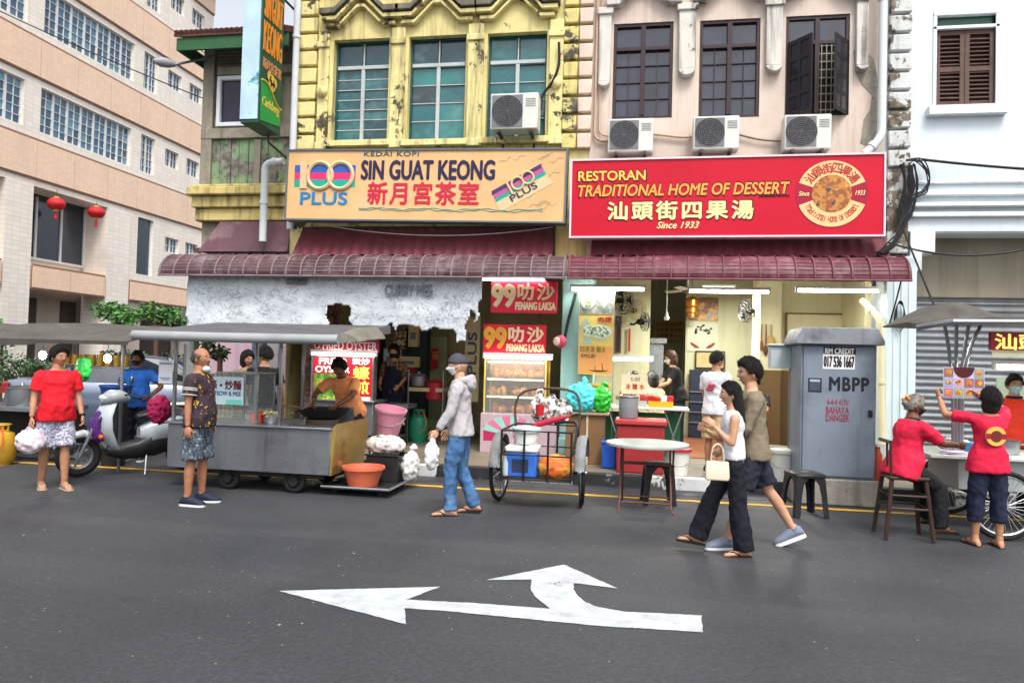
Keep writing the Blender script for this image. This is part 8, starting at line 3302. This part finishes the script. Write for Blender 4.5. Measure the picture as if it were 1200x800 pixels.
# 7 man in grey jacket walking left
p = person('masked man in pale grey hooded jacket, blue jeans and dark cap', at(537, 602), R(188), 1.63, .95, .0, .05, (.20, .03, .22, 0), (-.02, .03, .34, .14),
           (.22, .1, .35, .1), (.1, .1, .3, .1), (R(6), .08), SK_L, cloth('pale_grey', '#a6a2a6', .06), 1.9, -.10, mat('denim', S('#41658f'), .85, .35, 5, .3, fine=60, dirt=.4, dirtcol=S('#8fa9c4')), 1.0, 1.0, None, M_black, mat('sandal_dark', S('#2c2220'), .7), 'beanie', cloth('slate_cap', '#3d3f47'), mat('mask_white', S('#d5d8d8'), .8, .03), seed=10)
mb = MB()
mb.tube([p['fin'](p['T'] * (.485 - .03 * math.cos(a_)) + p['FX'] * (-.035 + .095 * math.cos(a_)) + p['SY'] * .115 * math.sin(a_)) for a_ in [2 * PI * k / 24 for k in range(24)]], .036, 10, closed=True)
mb.ell(p['fin'](p['T'] * .45 + p['FX'] * -.115), (.06, .12, .09), 14, 10)
vs, no, fs = remesh(mb, .014, 3)
mb = MB()
mb.add(crumple(vs, no, .008, 9, 4), fs)
mb.build('hood', cloth('pale_grey', '#a6a2a6'), p['shirt'], world=False, angle=80)
w_ = p['W'](p['arms'][0][2])
hold_bag('small white carrier bag held by the man in the grey jacket', (w_.x - .05, w_.y, w_.z - .07), (.065, .08, .14), mat('thin_white_bag', S('#d8d8d6'), .35, .06), 5)

# 8 man in white t-shirt in the shop mouth
p = person('man in white shirt and beige shorts standing in the mouth of the dessert shop', (P(838, 480, 10.3).x, 10.3, PZ), R(50), 1.60, 1.0, .0, 0, (.05, .05, .05, 0), (-.05, .05, .05, 0), (.15, .1, .3, .2), (-.02, .14, .15, 0), (R(-15), .05), SK_M, cloth('white', '#cfd0d4', .04), .75, -.12,
           cloth('khaki', '#b09a72'), .5, 1.1, M_black, hair='short', seed=11)
mb = MB()
for k in range(6):
    a_ = p['T'] * (.30 - .03 * (k // 2)) + p['FX'] * (-.135) + p['SY'] * (-.06 + .05 * (k % 2) + .01 * k)
    mb.ell(p['fin'](a_), (.012, .03, .024), 8, 6)
mb.build('print', ink('shirt_print_red', '#b8435a'), p['shirt'], world=False)

# 9, 10 couple walking left
p = person('tall man in olive grey sweater and dark shorts walking behind the woman in wide trousers', at(880, 641), R(186), 1.67, 1.0, .0, .05, (.32, .03, .08, 0), (-.42, .03, .16, .42),
           (.30, .06, .5, .2), (-.32, .10, .15, 0), (R(10), .03), SK_L, cloth('olive_grey', '#756a58', .08), 1.85, -.12, cloth('navy_short', '#20222f'), .42, 1.15, mat('grey_blue_trainer', S('#6f7a8c'), .7, .2), M_wp, None, 'full', seed=12)
mb = MB()
mb.tube([p['fin'](p['HC'] + Vector((.09, .05 * c, .012))) for c in (-1, 0, 1)], .005, 5)
for sd in (-1, 1):
    mb.tube([p['fin'](p['HC'] + Vector((.088, .05 * sd, .012))), p['fin'](p['HC'] + Vector((-.005, .082 * sd, .012)))], .004, 5)
mb.build('glasses', M_black, p['body'], world=False)
p = person('woman with long black hair, white sleeveless top and wide navy trousers carrying a handbag', at(858, 648), R(183), 1.44, .86, .0, .05, (-.08, .02, .06, .04), (.46, .02, .12, -.1),
           (.1, .12, 2.25, .25), (.15, .12, 1.9, .4), (R(5), .03), SK_L, cloth('white_top', '#cdcdd0', .04), 0, .0, cloth('deep_navy', '#10131d', .12), 1.0, 1.62, None, M_black, mat('sandal_dark', S('#2c2220')), 'long', seed=13, female=True)
el = p['W'](p['arms'][0][1])
r = thing('handbag', 'cream leather handbag on the forearm of the walking woman', 'bag', (el.x - .12, el.y - .02, el.z - .30))
r.scale = (.6, .6, .72)
mb = MB()
mb.loft([[(-.16 * k, -.05 * j, z), (.16 * k, -.05 * j, z), (.17 * k, 0, z), (.16 * k, .05 * j, z), (-.16 * k, .05 * j, z), (-.17 * k, 0, z)] for z, k, j in ((0, .92, 1.0), (.03, 1, 1.1), (.14, .96, .9), (.22, .9, .4))])
mb.build('bag_body', mat('cream_leather', S('#cfc3ac'), .45, .06, 3), r, world=False, bevel=.012)
mb = MB()
for y in (-.02, .02):
    mb.tube(smoothpts([(-.09, y, .2), (-.07, y, .36), (0, y, .42), (.07, y, .36), (.09, y, .2)]), .008, 6)
mb.build('handle', MATS['cream_leather'], r, world=False)

# 11-14 inside the dessert shop
p = person('masked dessert server in black polo bending over the seated customers', (P(795, 450, 13.2).x, 13.2, PZ), R(195), 1.66, 1.0, .0, .22, (0, .05, 0, 0), (.1, .05, 0, 0), (.5, .1, .7, .2), (.5, .1, .7, .2), (0, .2), SK_L, cloth('black', '#1b1b1f'), .7, -.12, cloth('black_navy', '#1d2030'), 1.0, 1.0, M_black, hair='full', hairm=mat('brown_hair', S('#4a2f22'), .5, .3, 14, .4), mask=MATS['mask_white'], seed=14, female=True)


def chair(label, loc, rz):
    r = thing('chair', label, 'chair', loc, rz, 'chairs inside the dessert shop')
    mb = MB()
    mb.box((-.2, -.2, .42), (.2, .2, .45))
    mb.build('seat', M_redp, r, world=False, bevel=.01)
    for sx in (-.17, .17):
        for sy in (-.17, .17):
            mb = MB()
            mb.cyl((sx, sy, 0), (sx, sy, .419), .016, n=8)
            mb.build('leg', M_steeld, r, world=False)
    return r


for lab, px, Y, rz_, tp, sk_, sd_ in (('seated diner in cream blouse with a strap across the back', 768, 12.6, R(120), cloth('cream_blouse', '#c9b890'), SK_L, 15),
                                      ('seated diner with dark bobbed hair at the left of the dessert counter', 738, 12.3, R(60), cloth('maroon_blouse', '#6a2f38'), SK_M, 16),
                                      ('diner in dark flowered shirt sitting by the brown dado wall', 885, 12.5, R(-110), pattern('dark_floral', (S('#1f2024'), S('#2c2d30'), S('#a9a590')), 'blotch', 18, .85, .2, (.4, .6), (.64, .68)), SK_L, 17)):
    q = P(px, 455, Y)
    chair('red topped chair under the ' + {15: 'diner in the cream blouse', 16: 'dark bobbed diner', 17: 'diner in the dark flowered shirt'}[sd_], (q.x, Y, PZ), rz_)
    person(lab, (q.x, Y, PZ), rz_, 1.62, 1.0, 0, .12, (1.45, .12, 1.5, 0), (1.45, .12, 1.5, 0), (.5, .15, 1.1, .5), (.5, .15, 1.1, .5), (0, .25), sk_, tp, .7, -.08, cloth('black_navy', '#1d2030'), 1.0, 1.0, M_black, hair='full', seat=.45, seed=sd_, female=sd_ < 17)

# 15-17 people at the right hand cart
M_vred = cloth('vendor_red', '#c41a3c', .07)
p = person('older woman in crimson shirt and black trousers seated on the wooden stool at the cart', (wsx - .02, wsy, 0), R(18), 1.46, 1.16, .04, .24, (1.15, .08, 1.05, 0), (1.0, .08, .95, 0),
           ('ik', (.50, .16, .90), (0, .6, -1)), ('ik', (.48, -.16, .90), (0, -.6, -1)), (R(-12), .05), SK_D, M_vred, .95, -.16, cloth('jet', '#16161a'), 1.0, 1.15, None, M_black, mat('sandal_dark', S('#2c2220')), 'short', mat('pale_grey_hair', S('#77716b'), .55, .4, 14, .4), MATS['mask_black'], SEAT_H, seed=18, female=True, collar=cloth('black', '#1b1b1f'), curl=.8)
p2 = p['W'](p['HC'] + Vector((-.09, 0, .06)))
mb = MB()
mb.ell(p['fin'](p['HC'] + Vector((-.11, .02, .04))), (.03, .035, .035), 12, 8)
mb.build('hair_bun', MATS['pale_grey_hair'], p['body'], world=False)
mb = MB()
for k in range(5):
    mb.ell(p['fin'](p['HC'] + Vector((-.09 + .02 * math.cos(k * 1.3), .03 + .05 * math.sin(k * 1.3), .09 + .02 * math.cos(k * 2)))), .018, 8, 6)
mb.build('hair_flower', ink('flower_orange', '#d98a3c'), p['body'], world=False)

g = G(1157, 640)
p = person('woman in red vendor shirt with back print reaching up to hang a food poster', (g.x, g.y, 0), R(96), 1.43, 1.04, .0, -.03, (.04, .05, .0, 0), (-.02, .05, .0, 0),
           ('ik', (.26, .32, 1.36), (0, 1, -.6)), ('ik', (.28, -.06, 1.38), (.2, -1, -.2)), (R(10), -.25), SK_M, M_vred, .72, -.14, cloth('navy_capri', '#1c2036'), .78, 1.0, None, M_black, mat('sandal_dark', S('#2c2220')), 'full', seed=19, female=True, curl=.6)
rt, sh_ = p['root'], p['shirt']
cc = p['T'] * .27 + p['FX'] * -.142
pr = lambda u, v, d=0.0: p['fin'](cc + p['SY'] * u + p['T'] * v + p['FX'] * (-d))
M_rd, M_yl = ink('shirt_emblem_red', '#a3142c'), ink('shirt_emblem_gold', '#d9b056')
for nm, mm, r0_, dd in (('emblem', M_yl, .105, .0), ('emblem_inner', ink('emblem_dark', '#6d2a24'), .062, .003)):
    mb = MB()
    mb.add([pr(r0_ * math.cos(2 * PI * k / 24), r0_ * math.sin(2 * PI * k / 24), dd) for k in range(24)] + [pr(r0_ * math.cos(2 * PI * k / 24), r0_ * math.sin(2 * PI * k / 24), dd - .03) for k in range(24)],
           [tuple(range(24)), tuple(range(47, 23, -1))] + [(k, (k + 1) % 24, 24 + (k + 1) % 24, 24 + k) for k in range(24)])
    em = mb.build(nm, mm, sh_, world=False)
mb = MB()
for s_ in (-1, 1):
    mb.add([pr(s_ * .06, -.03, .002), pr(s_ * .11, -.028, .002), pr(s_ * .11, .028, .002), pr(s_ * .06, .03, .002)], [(0, 1, 2, 3)])
mb.build('emblem_bar', M_rd, sh_, world=False, smooth=False)
# the food poster she holds
PY_ = g.y + .30
a, b = P(1105, 466, PY_), P(1154, 431, PY_)
r = thing('food_poster', 'food picture poster with small dishes held up against the cart posts', 'poster', (a.x, PY_, a.z))
mb = MB()
mb.box((a.x, PY_, a.z), (b.x, PY_ + .006, b.z))
mb.build('sheet', ink('poster_lilac', '#b9b4cf'), r, smooth=False)
w_, h_ = b.x - a.x, b.z - a.z
cs = ('#a8788f', '#8f9fc9', '#8a6a62', '#8aa08f', '#c0a0b4', '#7f8cb8', '#a99a8a', '#93667f')
for i in range(4):
    for j in range(3):
        if j == 2 and i in (1, 2):
            continue
        x0_, z0_ = a.x + w_ * (.02 + .245 * i), a.z + h_ * (.03 + .325 * j)
        mb = MB()
        mb.box((x0_, PY_ - .003, z0_), (x0_ + w_ * .225, PY_ - .0005, z0_ + h_ * .29))
        t_ = mb.build('picture_tile', ink('tile_' + cs[(i * 3 + j) % 8][1:], cs[(i * 3 + j) % 8]), r, smooth=False)
        mb = MB()
        mb.ext([(x0_ + w_ * (.11 + .075 * math.cos(2 * PI * k / 14)), PY_ - .0032, z0_ + h_ * (.16 + .085 * math.sin(2 * PI * k / 14))) for k in range(14)], (0, -.002, 0))
        mb.build('dish', foods[(i + j) % 3], t_, smooth=False)
mb = MB()
mb.ext([(a.x + w_ * (.5 + .25 * math.cos(PI + PI * k / 14)), PY_ - .0005, b.z + h_ * .34 * math.sin(PI + PI * k / 14)) for k in range(15)], (0, -.003, 0))
mb.build('title_panel', ink('wine_dark', '#4a161c'), r, smooth=False)
q = P(1190, 500, RY + 1.0)
person('vendor in orange red shirt and pale blue mask behind the right cart', (q.x, RY + 1.05, 0), R(-100), 1.56, 1.1, .02, .03, (0, .05, 0, 0), (0, .05, 0, 0), (.2, .15, .6, .3), (.2, .15, .6, .3), (R(5), .05), SK_M, cloth('vendor_orange_red', '#c9331f'), .8, -.1, cloth('black_navy', '#1d2030'), 1.0, 1.0, M_black, hair='short', mask=mat('mask_sky', S('#8fbccb'), .8, .03), collar=cloth('black', '#1b1b1f'), seed=20)


# ------------------------------------------------------------ shrubs and trees beyond the stalls
def leaf_mat(name, a, b):
    mt, t, bs = _nodes(name)
    f = _noise(t, _coord(t), 5.0, 3.0)
    g = _noise(t, _coord(t), 31.0, 2.0)
    c = _mix(t, _ramp(t, f, .35, .65), a, b)
    c = _mix(t, _math(t, 'MULTIPLY', _ramp(t, g, .5, .7), .5), c, tuple(x * 1.8 for x in b))
    t.links.new(c, bs.inputs['Base Color'])
    bs.inputs['Roughness'].default_value = .5
    return mt


M_leaf = leaf_mat('leaf_green', S('#2f5a2a'), S('#4f8038'))
M_leafd = leaf_mat('leaf_dark', S('#1f3a20'), S('#35582c'))


def shrub(name, label, base, ztop, rad, n, seed, m=M_leaf, size=.075, lobes=6, cat='tree'):
    g = random.Random(seed)
    r = thing(name, label, cat, (base[0], base[1], 0))
    h = rad[2]
    L_ = [(Vector((g.uniform(-.6, .6) * rad[0], g.uniform(-.6, .6) * rad[1], ztop - h + g.uniform(-.45, .5) * h)), g.uniform(.35, .6)) for _ in range(lobes)]
    mb = MB()
    for k in range(n):
        c, q = L_[k % lobes]
        d = Vector((g.gauss(0, 1), g.gauss(0, 1), g.gauss(0, 1))).normalized() * (g.random() ** .45)
        p = c + Vector((d.x * rad[0] * q, d.y * rad[1] * q, d.z * h * q))
        u = Vector((g.gauss(0, 1), g.gauss(0, 1), g.gauss(0, .6))).normalized()
        v = u.cross(Vector((g.gauss(0, 1), g.gauss(0, 1), g.gauss(0, 1)))).normalized()
        s = size * g.uniform(.6, 1.3)
        mb.add([p - u * s, p + v * s * .45, p + u * s, p - v * s * .45], [(0, 1, 2, 3)])
    mb.build('crown', m, r, world=False, smooth=False)
    mb = MB()
    mb.tube([(0, 0, 0), (.03, 0, (ztop - h) * .5), (0, .02, ztop - h * .8)], [.09, .07, .045], 8)
    for c, q in L_:
        mb.tube([(0, .01, (ztop - 1.6 * h)), c.lerp(Vector((0, 0, c.z - .2)), .4), c], [.035, .025, .012], 6)
    mb.build('trunk', mat('bark', S('#5a4a3a'), .9, .2, 6, .4), r, world=False)
    return r


for lab, px, py, Y, rx, rh, n, sd, m in (('clipped bright green tree left of the small air conditioner', 146, 350, 17.5, .75, .55, 900, 1, M_leaf), ('bright green tree reaching towards the torn banner', 184, 350, 18.5, .8, .5, 900, 2, M_leaf),
                                         ('green bush at the left edge behind the dark canvas roof', 2, 366, 16.5, .5, .6, 500, 3, M_leaf)):
    q = P(px, py, Y)
    shrub('street_tree', lab, (q.x, Y), q.z, (rx, rx * .8, rh), n, sd, m)
for lab, px, py, Y, rx, rh, n, sd in (('dark bush behind the left bulb', 30, 408, 16, .8, .55, 500, 4), ('dark bush behind the parked car roof', 130, 402, 17, 1.1, .6, 700, 5), ('dark bush between the car and the paper notice', 215, 402, 16.5, .8, .6, 500, 6)):
    q = P(px, py, Y)
    shrub('dark_bush', lab, (q.x, Y), q.z, (rx, rx * .8, rh), n, sd, M_leafd, .07, 6, 'bush')
q = P(258, 394, 14.5)
shrub('potted_tree', 'small rounded dark tree behind the glass case of the noodle stall', (q.x, 14.5), q.z, (.4, .4, .3), 400, 8, M_leafd, .06, 5)
ac_unit('small grey air conditioner box on the lavender house beside the trees', 186, 364, 207, 379, 20.6, 21.0)

# ------------------------------------------------------------ inside the dessert shop
def wall_fan(label, px, py, Y, rz, m, rad=.21):
    c = P(px, py, Y)
    r = thing('wall_fan', label, 'fan', c, rz, 'fans on the dessert shop walls')
    mb = MB()
    for k, (q, y) in enumerate(((1, 0), (1, -.06), (.75, -.085), (.5, -.1), (.25, -.105), (.75, .03), (.4, .045))):
        mb.tube([(rad * q * math.cos(t), y, rad * q * math.sin(t)) for t in [2 * PI * j / 24 for j in range(24)]], .006, 4, closed=True)
    for k in range(14):
        t = 2 * PI * k / 14
        mb.tube([(0, -.108, 0), (rad * .7 * math.cos(t), -.09, rad * .7 * math.sin(t)), (rad * math.cos(t), -.04, rad * math.sin(t)), (rad * .4 * math.cos(t), .045, rad * .4 * math.sin(t))], .003, 4)
    mb.build('guard', m, r, world=False)
    mb = MB()
    for k in range(3):
        t = 2 * PI * k / 3
        mb.add([(.03 * math.cos(t), -.05, .03 * math.sin(t)), (rad * .85 * math.cos(t - .3), -.06, rad * .85 * math.sin(t - .3)), (rad * .85 * math.cos(t + .45), -.03, rad * .85 * math.sin(t + .45))], [(0, 1, 2), (2, 1, 0)])
    mb.build('blades', m, r, world=False, smooth=False)
    mb = MB()
    mb.ell((0, .05, 0), (.06, .09, .06), 12, 8)
    mb.tube([(0, .1, 0), (0, .18, -.05), (0, .25, -.04)], .022, 6)
    mb.build('motor', M_black, r, world=False)


wall_fan('dark wall fan at the left beside the menu banner', 729, 352, 14.0, R(50), M_black, .26)
wall_fan('beige wall fan just right of the dark one', 745, 364, 14.5, R(40), mat('beige_fan', S('#a39a78'), .5), .22)
wall_fan('dark wall fan at the edge of the dark passage', 754, 377, 13.8, R(75), M_black, .17)
wall_fan('black wall fan on the cream pier right of the koi poster', 876, 364, 13.6, R(-62), M_black, .2)
c = P(806, 341, 14.2)
r = thing('ceiling_fan', 'pale ceiling fan with long blades in front of the koi room', 'fan', (c.x, 14.2, 3.0))
mb = MB()
mb.tube([(0, 0, .05), (0, 0, .7)], .014, 6)
mb.build('rod', M_wp, r, world=False)
mb = MB()
mb.lathe([(.03, -.06), (.1, -.03), (.1, .03), (.04, .07)], n=20)
mb.build('hub', M_steeld, r, world=False)
for k in range(3):
    t = R(8 + 120 * k)
    mb = MB()
    u, v = Vector((math.cos(t), math.sin(t), 0)), Vector((-math.sin(t), math.cos(t), 0))
    mb.loft([[u * a_ + v * w_ * s_ + Vector((0, 0, .012 * s_ + dz)) for s_, dz in ((-1, 0), (1, 0), (1, .006), (-1, .006))] for a_, w_ in ((.09, .04), (.25, .07), (.62, .06))])
    mb.build('blade', M_wp, r, world=False, smooth=False)
c = P(781, 372, 13.4)
r = thing('pendant_bulb', 'white pendant bulb on a long cord in the dark passage', 'lamp', c)
mb = MB()
mb.tube([(0, 0, .08), (0, 0, 3.7 - c.z)], .008, 5)
mb.build('cord', M_wp, r, world=False)
mb = MB()
mb.lathe([(.015, .1), (.03, .03), (.055, -.01), (.03, -.05)], n=16)
mb.build('bulb', M_wp, r, world=False)
c = P(811, 360, 14.9)
r = thing('copper_lantern', 'stacked copper coloured hanging lantern in front of the food poster', 'lantern', c)
mb = MB()
mb.lathe([(.05, -.22), (.1, -.2), (.1, -.12), (.13, -.1), (.13, -.02), (.11, 0), (.14, .03), (.14, .14), (.1, .18), (.03, .22)], n=20)
mb.build('shade', mat('copper', S('#b87a3c'), .25, .2, 4, metal=.7), r, world=False)
mb = MB()
mb.tube([(0, 0, .2), (0, 0, 3.7 - c.z)], .006, 5)
mb.build('cord', M_cable, r, world=False)


def picture(name, label, px0, px1, pyt, pyb, Y, m, frame=None, cat='picture'):
    r, mb, a, b = shop_box(name, label, cat, px0, px1, pyt, pyb, Y, .015, None)
    mb.build('sheet', m, r, smooth=False)
    if frame:
        mb = MB()
        t = .025
        for p_, q_ in (((a.x - t, a.z - t), (b.x + t, a.z - .001)), ((a.x - t, b.z + .001), (b.x + t, b.z + t)), ((a.x - t, a.z), (a.x - .001, b.z)), ((b.x + .001, a.z), (b.x + t, b.z))):
            mb.box((p_[0], Y - .02, p_[1]), (q_[0], Y + .02, q_[1]))
        mb.build('frame', frame, r, smooth=False)
    return r, a, b


picture('wall_poster', 'brown and gold food poster high on the partition', 808, 842, 348, 375, 15.37, pattern('gold_food', (S('#6d4a2a'), S('#c9963c'), S('#8d8a84')), 'blotch', 4, .5, .02))
r, a, b = picture('koi_poster', 'pale koi fish poster with dark leaves on the partition', 805, 842, 379, 411, 15.37, mat('pale_green_print', S('#c3c6b0'), .5, .04))
mb = MB()
g = random.Random(4)
for k in range(16):
    t = .3 + k / 16 * 2.6
    x, z = (a.x + b.x) / 2 + .24 * math.cos(t) * g.uniform(.3, 1), (a.z + b.z) / 2 + .05 + .2 * math.sin(t) * g.uniform(.4, 1)
    mb.ext([(x + .028 * math.cos(q), 15.366, z + .022 * math.sin(q)) for q in [2 * PI * j / 7 for j in range(7)]], (0, -.003, 0))
mb.build('leaf_print', ink('ink_leaf', '#3a4238'), r, smooth=False)
for s_ in (-1, 1):
    mb = MB()
    cx, cz = (a.x + b.x) / 2 + .17 * s_, a.z + .12
    mb.ext([(cx + s_ * q[0], 15.366, cz + q[1]) for q in ((-.12, -.06), (-.02, -.055), (.05, 0), (.08, .06), (.03, .05), (-.05, .0))], (0, -.004, 0))
    mb.build('koi_print', ink('koi_red', '#8a2f2c'), r, smooth=False)
r, a, b = picture('menu_board', 'olive yellow menu board with dark red writing in the passage', 766, 802, 376, 397, 17.6, mat('olive_board', S('#a08c48'), .6, .1), None, 'menu')
for k in range(3):
    text(('紅豆湯 綠豆湯', '四果湯 花生糊', '芝麻糊 薏米水')[k], 'lettering', ink('dark_red_brown', '#6a2a35'), r, (0, 17.6, 0), XU, ZU, (a.x + .05, b.z - .13 - .13 * k, b.x - .05, b.z - .04 - .13 * k), .004, .02)
picture('framed_box', 'wooden framed altar picture under the koi poster', 816, 848, 413, 430, 15.3, mat('cream_pic', S('#b9a878'), .6, .15, 9), M_dw)
picture('framed_board', 'wide brown framed board on the cream wall behind the power cabinet', 922, 990, 369, 400, 13.25, M_cwall, mat('brown_timber', S('#7a5a38'), .6, .2))
picture('wall_poster', 'tall red paper strip on the left wall of the dessert shop', 736, 739, 385, 412, 14.55, M_redp)
picture('wall_mirror', 'narrow dark mirror on the left wall of the dessert shop', 722, 727, 372, 412, 14.55, M_dglass, M_brn)
r, mb, a, b = shop_box('display_rack', 'dark blue rack against the partition', 'rack', 808, 846, 434, 480, 15.0, .3, None, PZ + .02)
mb.build('body', mat('navy_rack', S('#232b3c'), .5, .15), r, bevel=.006)
for k in range(4):
    mb = MB()
    z = a.z - .25 + .2 * k
    mb.box((a.x - .01, 14.97, z), (b.x + .01, 14.998, z + .02))
    mb.build('shelf_edge', M_steeld, r)
r, mb, a, b = shop_box('steel_hood', 'grey steel cooker hood above the diners', 'hood', 754, 778, 403, 440, 15.6, .4, None, PZ + .02)
mb.build('body', M_steel, r, bevel=.01)
mb = MB()
mb.box((a.x - .06, 15.5, b.z + .002), (b.x + .06, 16.05, b.z + .12))
mb.build('canopy', M_steel, r, bevel=.01)
q = P(899, 395, 12.97)
r = thing('hanging_tools', 'wooden brushes and ladles hung on the cream pier', 'tools', q)
for k, (dx, h, w_) in enumerate(((-.09, .34, .03), (-.02, .42, .04), (.06, .26, .07))):
    mb = MB()
    mb.tube([(dx, 0, .22), (dx, -.005, .22 - h * .6), (dx, -.01, .22 - h)], [.008, .012, .01], 6)
    mb.ell((dx, -.01, .2 - h), (w_, .02, .09), 12, 8)
    mb.build('brush', mat('brush_wood_%d' % k, S(('#7a4a2a', '#5d3a24', '#b08f52')[k]), .6, .2), r, world=False)
q = P(1011, 365, 13.2)
r = thing('old_meter', 'old dark electricity meter with looped wires on the cream wall', 'meter', q)
mb = MB()
mb.box((-.12, 0, -.14), (.12, .08, .1))
mb.build('case', mat('old_meter_brown', S('#4a4038'), .6, .2), r, world=False, bevel=.015)
mb = MB()
for k in range(3):
    mb.tube(smoothpts([(-.08 + .07 * k, .04, .1), (-.1 + .08 * k, .02, .22), (.0, .02, .3 - .03 * k), (.1, .04, .2)]), .008, 5)
mb.build('wires', M_cable, r, world=False)

# litter on the asphalt
g = random.Random(12)
mb = MB()
for k in range(90):
    p = G(g.uniform(20, 1190), g.uniform(585, 740), .005) if k < 70 else Vector((g.uniform(-6, 5), g.uniform(8.2, 9.6), .006))
    s = g.uniform(.004, .013)
    a = g.uniform(0, 3)
    u, v = Vector((math.cos(a), math.sin(a), 0)) * s, Vector((-math.sin(a), math.cos(a), 0)) * s * g.uniform(.3, .8)
    mb.add([p - u, p + v + Vector((0, 0, .004)), p + u, p - v], [(0, 3, 2, 1)])
tag(mb.build('litter', mat('litter_pale', S('#8f8c84'), .8, .3, 20), smooth=False), kind='stuff')


bpy.data.scenes.remove(TMP)
